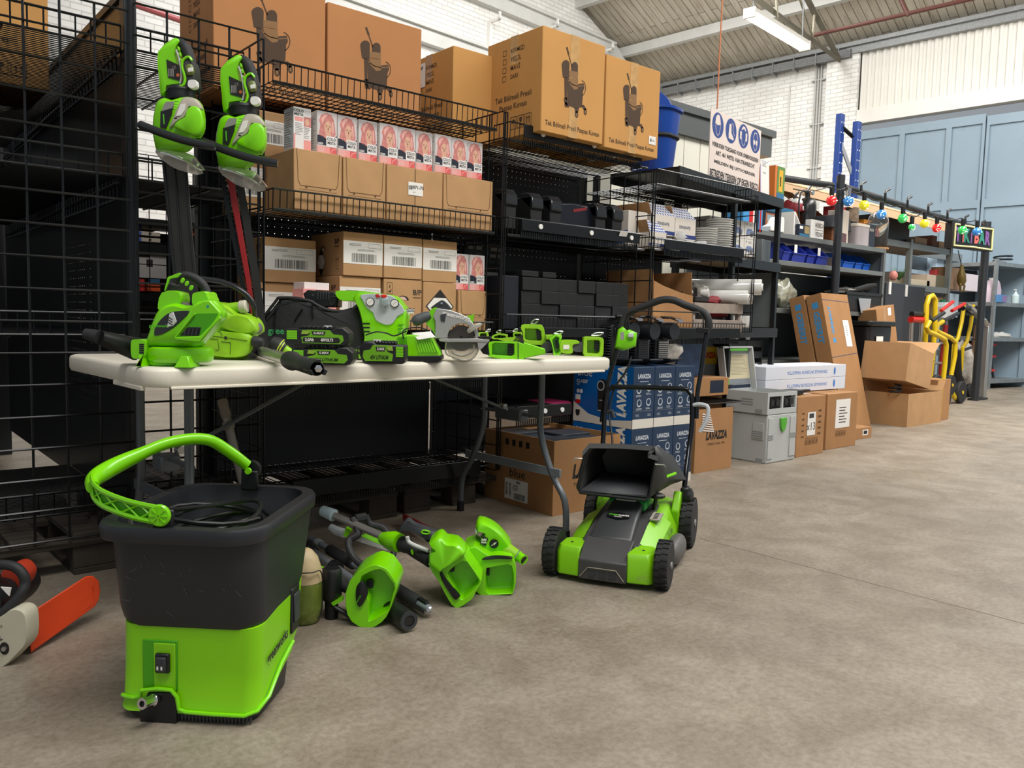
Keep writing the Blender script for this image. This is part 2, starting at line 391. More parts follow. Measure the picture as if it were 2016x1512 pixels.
# steel truss members, wires and pipes under the roof
def bp_(a,b,z):return (a,b,z)
TR=mat('dusty_truss_steel','97917f',0.55,m=0.2,dirt='6f5f4c',ds=3,dt=0.55)
def lw(p,D=WA):# photo point on the far wall in building coordinates
    d=Matrix.Rotation(-BA,3,'Z')@_ray(*p);o0=Vector((0,0,CAMH));t_=(D-0)/d.x;return o0+d*t_
A_=lw((1652,118),14.7)
s=S()
for dz in (0,0.0):
    s.rod(tuple(A_),tuple(lw((1478,-10),9.6)),0.045,4)
    s.rod(tuple(A_),tuple(lw((1585,-10),12.3)),0.05,4)
for q0,q1,d0,d1 in (((1530,35),(1528,-10),10.6,10.6),((1600,72),(1572,-10),12.5,11.5),((1600,72),(1603,30),12.5,12.6)):
    s.rod(tuple(lw(q0,d0)),tuple(lw(q1,d1)),0.02,6)
bld(struct('trim_14',s,TR))
s=S().rod(tuple(lw((1600,70),13)),tuple(lw((1920,-4),13)),0.032,10).rod(tuple(lw((1788,31),13)),tuple(lw((1772,-4),13)),0.03,10)
bld(struct('trim_15',s,mat('rusty_red_pipe','5d352c',0.5)))
# cable tray with cables along the eaves
s=S()
for k in range(6):s.bx(WA-0.1-0.02*k,WA-0.09-0.02*k,6.1,WB-0.1,EAVE-0.2,EAVE-0.06)
for k in range(5):s.rod((WA-0.2,6.1,EAVE-0.19+0.028*k),(WA-0.2,WB-0.1,EAVE-0.19+0.028*k),0.012,6)
b_=6.3
while b_<WB-0.2:
    s.bx(WA-0.23,WA-0.02,b_,b_+0.015,EAVE-0.24,EAVE-0.02);b_+=0.42
o=obj('cable_tray',s,LGREY);bld(o);tag(o,'grey cable tray full of cables along the top of the far white brick wall','cable tray')
s=S()
for k,bq in enumerate((6.78,6.73,6.68)):s.rod((WA-0.05,bq,0),(WA-0.05,bq,EAVE-0.2),0.016,8)
z_=0.6
while z_<5.6:s.bx(WA-0.07,WA,6.6,6.86,z_,z_+0.02);z_+=0.8
o=obj('conduit',s,mat('grey_conduit','b4b4b0',0.5));bld(o);tag(o,'three grey conduit pipes running down the far white brick wall by its corner','pipes')
s=S().rod((WA-0.03,6.96+0.33,0),(WA-0.03,6.96+0.33,5.4),0.012,8)
o=obj('cable',s,mat('white_cable','cfcdc7',0.5));bld(o);tag(o,'single thin white cable down the far white brick wall left of the conduit pipes','cable')
# red pipe at upper left on the gable wall
s=S().rod(tuple(aty(205,-12,8.0)),tuple(aty(372,46,8.6)),0.03,10)
tag(obj('pipe',s,mat('red_pipe','a8494c',0.4)),'thin red pipe high up in front of the white wall at upper left','pipe')
# white wall brackets on the gable wall
def wb(px,py):
    d=Matrix.Rotation(-BA,3,'Z')@_ray(px,py);return Vector((0,0,CAMH))+d*((WB-0.1)/d.y)
for k,((px,py),lab) in enumerate((((969,42),'white angle bracket on the gable wall above the tilted label carton'),((1083,55),'small white bracket on the wall ledge above the big mop bucket carton'),((1192,100),'small white bracket near the right end of the wall ledge'))):
    p=wb(px,py);s=S().bx(p.x-.02,p.x+.02,WB-0.3,WB,p.z-.02,p.z+.02).bx(p.x-.02,p.x+.02,WB-0.3,WB-0.27,p.z-.02,p.z+.12)
    if k==0:s.bx(p.x-.03,p.x+.03,WB-0.08,WB,p.z-.75,p.z+.0)
    o=obj('wall_bracket',s,WHITE);bld(o);tag(o,lab,'bracket')
# white site cabin behind the racks
s=S().bx(5.2,7.7,5.0,7.5,0,2.68)
CAB=mat('cream_cabin_panel','d9d6c6',0.5,nz=0.02,ns=2)
t=thing('site_cabin','cream panelled cabin with dark grey roof edge standing behind the racks','cabin')
s=S()
x=5.3
while x<7.4:s.bx(x,x+0.24,5.0,5.02,0,2.66);x+=0.25
s.bx(5.3,7.6,5.02,7.4,0,2.66);obj('wall_panel',s,CAB,t,ang=0)
obj('roof_edge',S().bx(5.25,7.7,4.95,7.45,2.66,2.9).bx(5.22,7.73,4.92,7.48,2.86,2.93),mat('dark_grey_flashing','4a4e4e',0.45),t,ang=0)
# fluorescent lamp
a=Vector(lw((1476,30),9.6));b_=Vector(lw((1584,95),11.4))
d=(b_-a);L_=d.length;d.normalize()
t=thing('fluorescent_lamp','lit white fluorescent batten lamp hanging under the plank roof','lamp')
M=T(*a)@d.to_track_quat('X','Z').to_matrix().to_4x4()
t.matrix_world=Matrix.Rotation(BA,4,'Z')@M
obj('lamp_body',S().bx(0,L_,-0.07,0.07,0.03,0.09),mat('lamp_body_grey','cfcdc6',0.5),t,bev=0.005)
obj('fluorescent_tube',S().rod((0.03,-0.035,0.0),(L_-0.03,-0.035,0.0),0.02,12).rod((0.03,0.035,0.0),(L_-0.03,0.035,0.0),0.02,12),mat('lit_tube','fff4e0',0.5,em=14),t)
obj('diffuser',S().loft([[(x,-0.075,0.03),(x,-0.06,-0.03),(x,0.06,-0.03),(x,0.075,0.03)] for x in (0.0,L_)]),mat('lit_diffuser','fff3dc',0.4,em=2.5),t)
for x in (.1,L_-.1):obj('hanger',S().rod((x,0,.09),(x,0,1.1),.008,6),GREYM,t)
obj('end_cap',S().bx(L_-0.01,L_+0.02,-0.08,0.08,-0.035,0.09),WHITE,t,bev=0.004)
obj('end_cap',S().bx(-0.02,0.01,-0.08,0.08,-0.035,0.09),WHITE,t,bev=0.004)
# ================================================================ racks
def perf_mat(name,col,r,m,pitch=0.0333,hole=0.0040):
    t=bpy.data.materials.new(name);t.use_nodes=True;nt=t.node_tree;b=nt.nodes['Principled BSDF'];L=nt.links.new
    b.inputs['Base Color'].default_value=lin(col);b.inputs['Roughness'].default_value=r;b.inputs['Metallic'].default_value=m
    tc=nt.nodes.new('ShaderNodeTexCoord');sp=nt.nodes.new('ShaderNodeSeparateXYZ');L(tc.outputs['Object'],sp.inputs[0])
    def mth(op,a,b_=None):
        n=nt.nodes.new('ShaderNodeMath');n.operation=op
        for i,q in enumerate((a,b_)):
            if q is None:continue
            if isinstance(q,(int,float)):n.inputs[i].default_value=q
            else:L(q,n.inputs[i])
        return n.outputs[0]
    u=mth('ADD',sp.outputs[0],sp.outputs[1])
    fu=mth('SUBTRACT',mth('FRACT',mth('DIVIDE',u,pitch)),0.5);fv=mth('SUBTRACT',mth('FRACT',mth('DIVIDE',sp.outputs[2],pitch)),0.5)
    d=mth('SQRT',mth('ADD',mth('MULTIPLY',fu,fu),mth('MULTIPLY',fv,fv)))
    # no holes along the folded rims of each 0.4 m panel
    band=mth('FRACT',mth('DIVIDE',sp.outputs[2],0.4));inb=mth('MULTIPLY',mth('GREATER_THAN',band,0.12),mth('LESS_THAN',band,0.88))
    h=mth('MULTIPLY',mth('LESS_THAN',d,hole/pitch),inb)
    tr=nt.nodes.new('ShaderNodeBsdfTransparent');mx=nt.nodes.new('ShaderNodeMixShader')
    L(h,mx.inputs[0]);L(b.outputs[0],mx.inputs[1]);L(tr.outputs[0],mx.inputs[2]);L(mx.outputs[0],nt.nodes['Material Output'].inputs[0])
    return t
PERF=perf_mat('black_perforated_sheet','131517',0.4,0.3)
PERFG=perf_mat('glossy_dark_perforated_sheet','2b2d2d',0.25,0.5,hole=.0018)
GONDM=mat('dark_shelf_metal','15181a',0.35,m=0.3)
MAGNET=mat('white_magnet','e4e2dc',0.5)
RV=Matrix.Translation((0,0,0))
def mesh_x(s,x0,x1,y,z0,z1,p=0.1,r=0.004,top2=False,pz=0.1):
    n=max(1,round((x1-x0)/p));k=max(1,round((z1-z0)/pz))
    for i in range(n+1):x=x0+(x1-x0)*i/n;s.rod((x,y,z0),(x,y,z1),r,5)
    for i in range(k+1):z=z0+(z1-z0)*i/k;s.rod((x0,y-r*1.6,z),(x1,y-r*1.6,z),r*0.9,5)
    return s
def mesh_y(s,x,y0,y1,z0,z1,p=0.1,r=0.004,pz=0.1):
    n=max(1,round((y1-y0)/p));k=max(1,round((z1-z0)/pz))
    for i in range(n+1):y=y0+(y1-y0)*i/n;s.rod((x,y,z0),(x,y,z1),r,5)
    for i in range(k+1):z=z0+(z1-z0)*i/k;s.rod((x-r*1.6,y0,z),(x-r*1.6,y1,z),r*0.9,5)
    return s
def wshelf(s,x0,x1,y0,y1,z,fence=0.075,wy=0.028,cross=4,r=0.0022,fp=0.028,both=False,rail=0.004):
    """wire shelf: wires front to back, cross rods under them, low fence in front"""
    n=int((x1-x0)/wy)
    for i in range(n+1):x=x0+(x1-x0)*i/n;s.rod((x,y0,z),(x,y1,z),r,4)
    for i in range(cross):y=y0+(y1-y0)*i/(cross-1);s.rod((x0,y,z-0.006),(x1,y,z-0.006),rail,5)
    if both:
        k=int((y1-y0)/0.05)
        for i in range(k):y=y0+(y1-y0)*i/k;s.rod((x0,y,z+0.003),(x1,y,z+0.003),r,4)
    if fence:
        n=int((x1-x0)/fp)
        for i in range(n+1):x=x0+(x1-x0)*i/n;s.rod((x,y0,z),(x,y0-0.004,z+fence),r,4)
        s.rod((x0,y0-0.004,z+fence),(x1,y0-0.004,z+fence),rail,6)
        s.rod((x0,y0,z),(x1,y0,z),rail,6)
        for xx in (x0,x1):
            s.rod((xx,y0,z+fence),(xx,y0+0.12,z+fence),rail*0.8,5);s.rod((xx,y0+0.12,z+fence),(xx,y0+0.12,z),rail*0.8,5)
            for q in (0.04,0.08):s.rod((xx,y0+q,z+fence),(xx,y0+q,z),r,4)
    return s
def wshelf_x(s,x0,x1,y0,y1,z,wx=0.022,rails=4,r=0.0022):
    """wires run along x, supporting rails run to the back"""
    n=int((y1-y0)/wx)
    for i in range(n+1):y=y0+(y1-y0)*i/n;s.rod((x0,y,z),(x1,y,z),r,4)
    for i in range(rails):x=x0+(x1-x0)*i/(rails-1);s.rod((x,y0,z-0.006),(x,y1,z-0.006),0.005,5)
    return s
def fence_x(s,x0,x1,y,z,h=0.075,p=0.045,r=0.0028):
    n=int((x1-x0)/p)
    for i in range(n+1):x=x0+(x1-x0)*i/n;s.rod((x,y,z),(x,y,z+h),r,4)
    for q in (z,z+h):s.rod((x0,y,q),(x1,y,q),0.0045,6)
def slat_strip(s,x0,x1,y,z,h,p=0.012):
    n=int((x1-x0)/p)
    for i in range(n):x=x0+(x1-x0)*i/n;s.bx(x,x+p*0.45,y,y+0.004,z,z+h)

# ---- pallets under the racks
WOODD=mat('dark_weathered_pallet_wood','3b332a',0.85,nz=0.3,ns=9,bump=0.3,bs=40)
def pallet(label,x0,x1,y0,y1,rz=0,h=0.14,group=None):
    t=thing('wooden_pallet',label,'pallet',((x0+x1)/2,(y0+y1)/2,0),rz,group)
    w_,d_=(x1-x0)/2,(y1-y0)/2
    n=max(3,int((x1-x0)/0.16))
    for i in range(n):
        x=-w_+(2*w_)*(i+0.5)/n;obj('deck_board',S().bx(x-0.05,x+0.05,-d_,d_,h-0.022,h),WOODD,t,bev=0.003)
    for y in (-d_+0.04,0,d_-0.04):obj('stringer',S().bx(-w_,w_,y-0.045,y+0.045,h-0.044,h-0.022),WOODD,t,bev=0.003)
    for x in (-w_+0.07,0,w_-0.07):
        for y in (-d_+0.05,0,d_-0.05):obj('block',S().bx(x-0.07,x+0.07,y-0.045,y+0.045,0.02,h-0.044),WOODD,t,bev=0.003)
        obj('runner',S().bx(x-0.07,x+0.07,-d_,d_,0,0.02),WOODD,t,bev=0.002)
    return t
pallet('dark wooden pallet under the grid cage at far left',-0.55,0.72,2.93,3.7,2)
pallet('dark wooden pallet behind the pressure washer bucket',0.78,1.9,3.02,3.8)
pallet('dark wooden pallet left of the brown blue-lettered box',1.95,2.62,3.04,3.75)
# ---- left aisle unit: long shelves running away beside a tall perforated wall
t=thing('gondola_shelving','tall black shelving behind the wire grid at far left','shelving',(0,0,0))
obj('perforated_panel',S().bx(0.80,0.806,3.08,5.6,0.15,1.97),PERFG,t,ang=0)
obj('upright_post',S().bx(0.795,0.835,3.03,3.09,0.14,1.98),GONDM,t,bev=0.003)
obj('upright_post',S().bx(-0.62,-0.58,3.04,3.09,0.14,1.98),GONDM,t,bev=0.003)
obj('top_rim',S().bx(0.79,0.83,3.09,5.6,1.95,1.975),GONDM,t,ang=0)
for z in (1.78,1.35,0.80,0.19):
    s=S();wshelf_x(s,-0.6,0.79,3.06,5.4 if z>0.5 else 4.0,z,rails=5);fence_x(s,-0.6,0.79,3.055,z-0.0)
    if z>1:
        y=3.1
        while y<5.3:s.rod((0.785,y,z+0.01),(0.785,y,z-0.07),0.0035,4);s.rod((0.785,y,z-0.07),(0.76,y,z-0.09),0.0035,4);y+=0.05
        s.rod((0.775,3.06,z-0.025),(0.775,5.4,z-0.06),0.006,6)
    obj('wire_shelf',s,WIRE,t,ang=0)
for x in (0.05,-0.3):
    obj('brace_rod',S().rod((x,5.2,0.2),(x,5.2,1.9),0.006),WIRE,t)
# shelves right of that wall, up to the first end frame
t=thing('gondola_shelving','black open wire shelving between the hedge trimmers and the perforated wall','shelving')
for z in (1.785,1.345,0.78,0.19):
    s=S();wshelf_x(s,0.84,1.22,3.06,3.9,z,wx=0.026);fence_x(s,0.84,1.22,3.055,z)
    obj('wire_shelf',s,WIRE,t,ang=0)
obj('upright_post',S().bx(1.24,1.32,3.62,3.67,0.14,1.95),GONDM,t,bev=0.003)
obj('brace_rod',S().rod((0.86,3.9,0.2),(0.86,3.9,1.9),0.006),WIRE,t)
s=S();mesh_x(s,0.84,1.3,4.0,0.9,1.6,p=0.075,r=0.0025)
obj('back_mesh',s,WIRE,t,ang=0)
# ---- front grid panels
s=S();mesh_x(s,-0.32,0.78,2.93,0.135,1.865,p=0.1,r=0.0042)
s.rod((0.785,2.93,0.14),(0.785,2.93,1.93),0.008,8)
tag(obj('wire_grid_panel',s,WIRE,ang=0),'large black wire grid panel standing at far left on the pallet','wire grid')
s=S();mesh_x(s,0.805,1.235,2.955,0.16,1.905,p=0.108,r=0.0042)
tag(obj('wire_grid_panel',s,WIRE,ang=0),'narrow black wire grid panel behind the two hanging hedge trimmers','wire grid')
s=S();mesh_y(s,1.262,2.97,3.5,0.16,1.90,p=0.13,r=0.0042)
tag(obj('wire_grid_panel',s,WIRE,ang=0),'black wire end frame left of the pink hair colour boxes','wire grid')
# ---- main bays
def bay(label,x0,x1,y0,y1,shelves,perf=True,rails=(),low=None):
    t=thing('gondola_shelving',label,'shelving')
    if perf:obj('perforated_back',S().bx(x0,x1,y1,y1+0.003,0.80,1.80),PERF,t,ang=0);obj('plain_back',S().bx(x0,x1,y1,y1+0.003,0.14,0.80),mat('plain_black_sheet','0f1012',.5),t,ang=0)
    for x in (x0,x1-0.03):obj('upright_post',S().bx(x,x+0.03,y1+0.003,y1+0.05,0.14,1.80),GONDM,t,bev=0.002)
    for z,fence,both in shelves:
        s=S();wshelf(s,x0+0.02,(x1-0.02 if z>.5 or not low else low),y0,y1-0.01,z,fence=fence,both=both)
        obj('wire_shelf',s,WIRE,t,ang=0)
    for z,h,mg in rails:
        o=obj('front_rail',S().bx(x0+0.10,(x1-0.08 if z>.5 or not low else low),y0-0.012,y0-0.004,z,z+h),GONDM,t,bev=0.002)
        if mg:
            for m_ in (0.13,0.52,0.86):obj('magnet',S().lathe([(0.0125,0),(0.0125,0.006)],14,T(x0+0.1+((x1 if z>.5 or not low else low)-x0-0.12)*m_,y0-0.012,z+h*0.5)@Rx(90)),MAGNET,o)
        s=S();slat_strip(s,x0+0.1,(x1-0.08 if z>.5 or not low else low),y0-0.006,z-0.035,0.03);obj('label_strip',s,GONDM,t,ang=0)
    return t
bay('black wire basket shelving holding the pink hair colour boxes',1.29,2.42,3.0,3.55,((1.765,0.075,True),(1.29,0.075,False),(0.80,0.07,False),(0.19,0,False)),rails=((0.60,0.06,False),(0.15,0.07,False)))
bay('black wire shelving holding black coffee capsule drawers below two mop bucket cartons',2.46,3.49,3.0,3.55,((1.735,0.08,False),(1.29,0.08,False),(0.83,0.08,False),(0.44,0,False),(0.19,0,False)),rails=((1.755,0.06,True),(1.315,0.055,True),(0.80,0.05,False),(0.40,0.06,True)),low=2.93)
bay('black wire shelving holding white crockery and film rolls',3.53,4.48,3.0,3.55,((1.66,0.08,True),(1.30,0.06,False),(0.83,0.06,False),(0.4,0,False)),perf=False,rails=((1.305,0.055,False),(0.80,0.06,False)))
# rail on top shelf of the third bay and its slatted strip
# half perforated back of the third bay
t=thing('perforated_panel','black perforated back panel behind the blue and white cup cartons','panel')
obj('perforated_sheet',S().bx(3.53,4.25,3.56,3.563,0.15,1.62),PERF,t,ang=0)
obj('panel_post',S().bx(4.26,4.30,3.56,3.61,0.1,1.70),GONDM,t,ang=0)
for lab,x,z1 in (('black wire end frame right of the pink hair colour boxes',2.43,1.85),('black wire end frame under the right edge of the big mop bucket cartons',3.505,1.72),('black wire end frame before the small white tissue boxes',4.495,1.70)):
    s=S();z0=.84 if x>4 else .16;mesh_y(s,x,2.985,3.52,z0,z1,p=0.105,r=0.0036,pz=0.12);mesh_y(s,x+0.022,2.985,3.0,z0,z1,p=0.1,r=0.0036,pz=0.12)
    tag(obj('wire_end_frame',s,WIRE,ang=0),lab,'wire frame')
# ================================================================ things on and before the racks
MOPI=mat('brown_print_ink','4d3a2a',0.85);MOPL=mat('light_brown_print_ink','8a6743',0.85)
def mop_print(s,M,h,dark=0,light=1):
    """printed drawing of a wheeled mop bucket, h tall, centred on the frame"""
    k=h/530.0
    def g(x,y):return ((x-790)*k*1.55,(595-(y-.40*(x-790)))*k)
    def q(*pts):return [g(x,y)+(0,) for x,y in pts]
    def arc(cx,cy,rx,ry,a0,a1,n=10):return [(cx+rx*cos(radians(a0+(a1-a0)*i/n)),cy-ry*sin(radians(a0+(a1-a0)*i/n))) for i in range(n+1)]
    M1=M@T(0,0,0.0004)
    s.mt(dark)
    s.poly(q((727,328),(737,325),(752,380),(742,384)),M);s.line2([g(747,384),g(770,470)],9*k,M)
    s.poly(q(*(arc(728,455,26,34,180,0)+[(752,560),(712,545)])),M)
    s.poly(q(*(arc(788,475,24,36,180,0)+[(812,540),(766,525)])),M)
    s.poly(q((722,545),(740,552),(742,720),(728,700)),M)
    s.mt(light)
    s.poly(q((752,500),(815,515),(812,560),(752,545)),M1)
    s.poly(q((752,552),(815,562),(815,640),(790,645),(758,600)),M1)
    s.mt(dark)
    s.poly(q((740,555),(780,590),(815,605),(856,602),(860,640),(852,660),(848,780),(800,785),(765,765),(745,700)),M)
    s.mt(light);s.line2([g(x,y) for x,y in ((745,570),(775,605),(815,622),(856,620))],6*k,M1)
    s.mt(dark)
    s.line2([g(x,y) for x,y in arc(835,640,34,60,80,-70)],6*k,M)
    s.poly(q((722,700),(745,695),(765,760),(752,775),(728,735)),M)
    s.disc(*g(738,750),15*k,M,ry=20*k);s.disc(*g(812,832),18*k,M,ry=26*k);s.disc(*g(872,818),17*k,M,ry=25*k)
    s.poly(q((795,780),(828,785),(822,820),(802,818)),M);s.poly(q((842,770),(860,765),(880,800),(865,808)),M)
    s.mt(light);s.disc(*g(812,834),8*k,M1,ry=13*k);s.disc(*g(872,820),7*k,M1,ry=12*k)
def mop_text_face(s,M,w_,h,dark=0,light=2):
    s.mt(dark)
    for i,t_ in enumerate(('KIRMIZI','YEŞİL','MAVİ','SARI')):
        y=h*0.36-i*h*0.085
        s.txt(t_,h*0.062,M@T(-w_*0.06,y,0),'LEFT',bold=0.008)
        x0=-w_*0.2;b_=h*0.052
        s.line2([(x0,y-b_/2),(x0+b_,y-b_/2),(x0+b_,y+b_/2),(x0,y+b_/2),(x0,y-b_/2)],h*0.005,M)
    s.txt('Tek Bölmeli Presli',h*0.078,M@T(0,-h*0.10,0),bold=0.01);s.txt('Paspas Kovası',h*0.078,M@T(0,-h*0.19,0),bold=0.01)
    for i in range(3):
        x=w_*(0.12+0.13*i)-w_*0.1;y=-h*0.36;a=w_*0.11;b_=h*0.12
        s.line2([(x-a/2,y-b_/2),(x+a/2,y-b_/2),(x+a/2,y+b_/2),(x-a/2,y+b_/2),(x-a/2,y-b_/2)],h*0.006,M)
        if i==0:s.poly([(x-a*.35,y,0),(x-a*.2,y+b_*.25,0),(x+a*.05,y+b_*.33,0),(x+a*.3,y+b_*.2,0),(x+a*.35,y,0)],M);s.line2([(x,y),(x,y-b_*.35)],h*.006,M)
        if i==1:s.poly([(x-a*.25,y+b_*.35,0),(x-a*.18,y,0),(x,y-b_*.05,0),(x+a*.18,y,0),(x+a*.25,y+b_*.35,0)],M);s.line2([(x,y),(x,y-b_*.32),(x-a*.2,y-b_*.32),(x+a*.2,y-b_*.32)],h*.008,M)
        if i==2:
            for u in (-a*.18,a*.18):s.line2([(x+u,y-b_*.3),(x+u,y+b_*.2)],h*.01,M);s.poly([(x+u-a*.16,y+b_*.12,0),(x+u+a*.16,y+b_*.12,0),(x+u,y+b_*.36,0)],M)
def mop_carton(label,x0,y0,z0,w_,d_,h,m=None,front=True,rz=0,tape=True,paper=None,left=True):
    m=m or MOPBOX
    t=thing('mop_bucket_carton',label,'cardboard box',(x0+w_/2,y0+d_/2,z0),rz)
    obj('carton_body',box((w_,d_,h)),m,t,bev=0.004)
    if front:
        s=S();F=fF(d_,0,h/2)
        mop_print(s,F@T(0,h*0.04,0),h*0.70)
        s.mt(0).txt('Tek Bölmeli Presli Paspas Kovası',h*0.068,F@T(0,-h*0.41,0),bold=0.01,sx=0.85)
        obj('printed_drawing',s,[MOPI,MOPL],t,ang=0)
    if left:
        s=S();mop_text_face(s,fL(w_,0,h/2),d_,h);obj('printed_text',s,[MOPI],t,ang=0)
    if tape:
        s=S().bx(-0.03,0.03,-d_/2-0.0008,d_/2+0.0008,-0.0006,h+0.0008) if front else S()
        s.bx(-w_/2-0.0008,w_/2,-0.03,0.03,h*0.72,h+0.001)
        obj('packing_tape',s,TAPEC if front else TAPE,t,ang=0)
    s=S().bx(-w_/2+.01,w_/2-.01,-0.0012,0.0012,h,h+0.0014);obj('flap_seam',s,SEAM,t,ang=0)
    return t
mop_carton('left brown mop bucket carton on the top basket shelf, cut by the photo edge',1.195,3.3,1.775,0.485,0.40,0.485,MOPBOX2,tape=False)
mop_carton('brown mop bucket carton on the top basket shelf, second from the left',1.69,3.3,1.775,0.485,0.38,0.462,MOPBOX2,tape=False,left=False)
t=mop_carton('smaller looking mop bucket carton with white paper label, turned side-on behind the big one',2.375,3.32,1.775,0.30,0.42,0.44,front=False)
s=S().rect(-0.19,-0.03,0.07,0.19,fL(0.30,0,0.22,0.003)@T(0,0,0));l_=obj('paper_label',s,PAPER,t,ang=0)
s=S();s.txt('ERTUMOP',0.026,fL(0.30,0,0.22,0.0038)@T(-0.11,0.165,0),bold=0.02);textlines(s,0.13,0.07,4,fL(0.30,0,0.22,0.0038)@T(-0.11,0.11,0),3,0.2);obj('printed_text',s,INK,l_,ang=0)
mop_carton('big mop bucket carton with lettered side showing, left of its twin over black rail',2.615,2.935,1.785,0.425,0.42,0.487)
t=mop_carton('mop bucket carton with small white sticker, directly beside the blue bin',3.052,2.935,1.775,0.42,0.42,0.462,left=False)
F=fF(0.42,0.16,0.09,0.002);s=S().rect(-0.028,0.028,-0.022,0.022,F);l_=obj('sticker',s,PAPER,t,ang=0)
s=S();barcode(s,0.014,0.016,F@T(-0.012,0,0.0005),3);textlines(s,0.02,0.012,2,F@T(0.01,0,0.0005),3);obj('printed_text',s,INK,l_,ang=0)
mop_carton('mop bucket carton high on the far left shelf, seen through the wire grid',0.13,3.9,1.79,0.60,0.45,0.43,tape=False,front=False,left=False)
t=[o for o in C.objects if o.get('label','').startswith('mop bucket carton high')][0]
s=S();mop_text_face(s,fF(0.45,0.05,0.215),0.5,0.43);obj('printed_text',s,[MOPI],t,ang=0)
s=S().bx(0.02,0.08,-0.2262,0.2262,0.0,0.4312);obj('packing_tape',s,TAPEC,t,ang=0)
carton('plain brown carton lower on the far left shelf behind the wire grid',(0.28,4.3,1.355),(0.5,0.4,0.25),m=DKRAFT)

# ---- hair colour boxes
HAIR=mat('rose_hair_print','c97f78',0.5,nz=0.22,ns=55);SKIN=mat('portrait_skin_print','d9a98e',0.5);LGB=mat('pale_grey_print','cfc6c4',0.45)
PINK=mat('pink_card','eb9c95',0.45);PINKD=mat('deep_pink_print','d8625f',0.45);NAVY=mat('navy_print','1c2030',0.5);CARDW=mat('white_card','e6e2df',0.45);HAIRL=mat('light_rose_hair_print','e4ada3',0.5)
BROWN=mat('brow_print','6b3f33',0.6)
def dye_box(label,x,y,z,rz=0,lying=False):
    w_,d_,h=0.088,0.075,0.168
    t=thing('hair_colour_box',label,'box',(x,y,z),rz,'pink hair colour boxes')
    obj('box_body',box((w_,d_,h)),CARDW,t,bev=0.001)
    s=S();F=fF(d_,0,h/2,0.0006)@Sc(w_/0.088,h/0.168,1)
    def L(z_):return F@T(0,0,z_)
    mats=[LGB,HAIR,SKIN,NAVY,CARDW,INK,PINK,PINKD,BROWN,HAIRL]
    s.mt(0).rect(-.043,.043,-.083,.083,L(0))
    s.mt(1).poly([(x_,y_,0) for x_,y_ in ((-.038,-.022),(-.03,.03),(-.036,.045),(-.026,.068),(-.005,.078),(.018,.074),(.03,.055),(.034,.03),(.038,.0),(.026,-.028),(-.018,-.032))],L(.0002))
    s.mt(3).poly([(-.043,-.05,0),(-.043,-.012,0),(-.02,-.014,0),(-.008,-.022,0),(.02,-.022,0),(.043,-.006,0),(.043,-.05,0)],L(.0003))
    s.mt(2).disc(.004,.020,.0165,L(.0004),20,.028).poly([(-.006,-.004,0),(.018,-.004,0),(.02,-.026,0),(-.008,-.026,0)],L(.0003))
    s.mt(1).poly([(-.022,.03,0),(-.018,.062,0),(.006,.064,0),(-.006,.045,0),(-.014,.01,0),(-.024,-.02,0)],L(.0005))
    s.mt(9).poly([(-.026,.055,0),(-.012,.073,0),(.004,.071,0),(-.012,.055,0),(-.022,.03,0)],L(.0006)).poly([(.02,.045,0),(.026,.05,0),(.03,.01,0),(.024,-.01,0)],L(.0006))
    s.mt(8)
    for ex in (-.003,.012):s.rect(ex-.004,ex+.004,.0275,.0292,L(.0006)).disc(ex,.0242,.0028,L(.0006),8,.0014)
    s.poly([(.0035,.022,0),(.0055,.022,0),(.0075,.0125,0),(.002,.0125,0)],L(.00055))
    s.mt(7).disc(.0045,.0055,.0048,L(.0006),10,.0013)
    s.mt(4).rect(-.004,.043,-.054,-.012,L(.0007)).rect(-.041,-.018,-.048,-.041,L(.0007))
    s.mt(5).txt('COLO',.0165,L(.0009)@T(.0195,-.0235,0),bold=.03,sx=.85).txt('MISTA',.0155,L(.0009)@T(.0195,-.0385,0),bold=.03,sx=.85).txt('NEW TRY',.005,L(.0009)@T(-.0295,-.0445,0),bold=.03)
    s.mt(6).rect(-.043,.043,-.083,-.055,L(.0003));s.mt(7).rect(.012,.043,-.083,-.055,L(.0005))
    s.mt(6).line2([(.016,-.08),(.02,-.068),(.032,-.06),(.043,-.058)],.004,L(.0007));s.mt(4);textlines(s,.044,.022,5,L(.0006)@T(-.017,-.069,0),4,.25)
    obj('front_print',s,mats,t,ang=0)
    s=S();F=fL(w_,0,h/2,.0006);s.mt(0).rect(-.036,.036,-.083,.083,F);s.mt(1);textlines(s,.055,.13,14,F@T(0,0,.0003),8,.3)
    obj('side_print',s,[CARDW,GINK],t,ang=0)
    return t
d0=dye_box('pink hair colour box with text side forward, leftmost on the brown display trays',1.462,3.11,1.537,-90)
# the first box shows its back: replace the front print by text panels
for ch in list(d0.children):
    if ch.name.startswith('side_print'):bpy.data.objects.remove(ch)
s=S();F=fR(0.088,0,.084,.0006);s.mt(0).rect(-.037,.037,-.083,.083,F);s.mt(1).rect(-.033,.003,.03,.046,F@T(0,0,.0003)).rect(-.037,-.03,-.083,-.02,F@T(0,0,.0003)).rect(.006,.037,-.083,-.04,F@T(0,0,.0003))
s.mt(2).txt('COLO',.015,F@T(-.016,.07,.0006),bold=.03).txt('MISTA',.014,F@T(-.016,.056,.0006),bold=.03);s.mt(3);textlines(s,.034,.05,8,F@T(-.014,.0,.0004),5);textlines(s,.028,.045,7,F@T(.02,-.012,.0004),6)
s.mt(4).rect(.006,.037,.012,.05,F@T(0,0,.0003));s.mt(5).disc(.02,.03,.009,F@T(0,0,.0005),14,.014)
obj('back_print',s,[CARDW,PINK,INK,GINK,HAIR,SKIN],d0,ang=0)
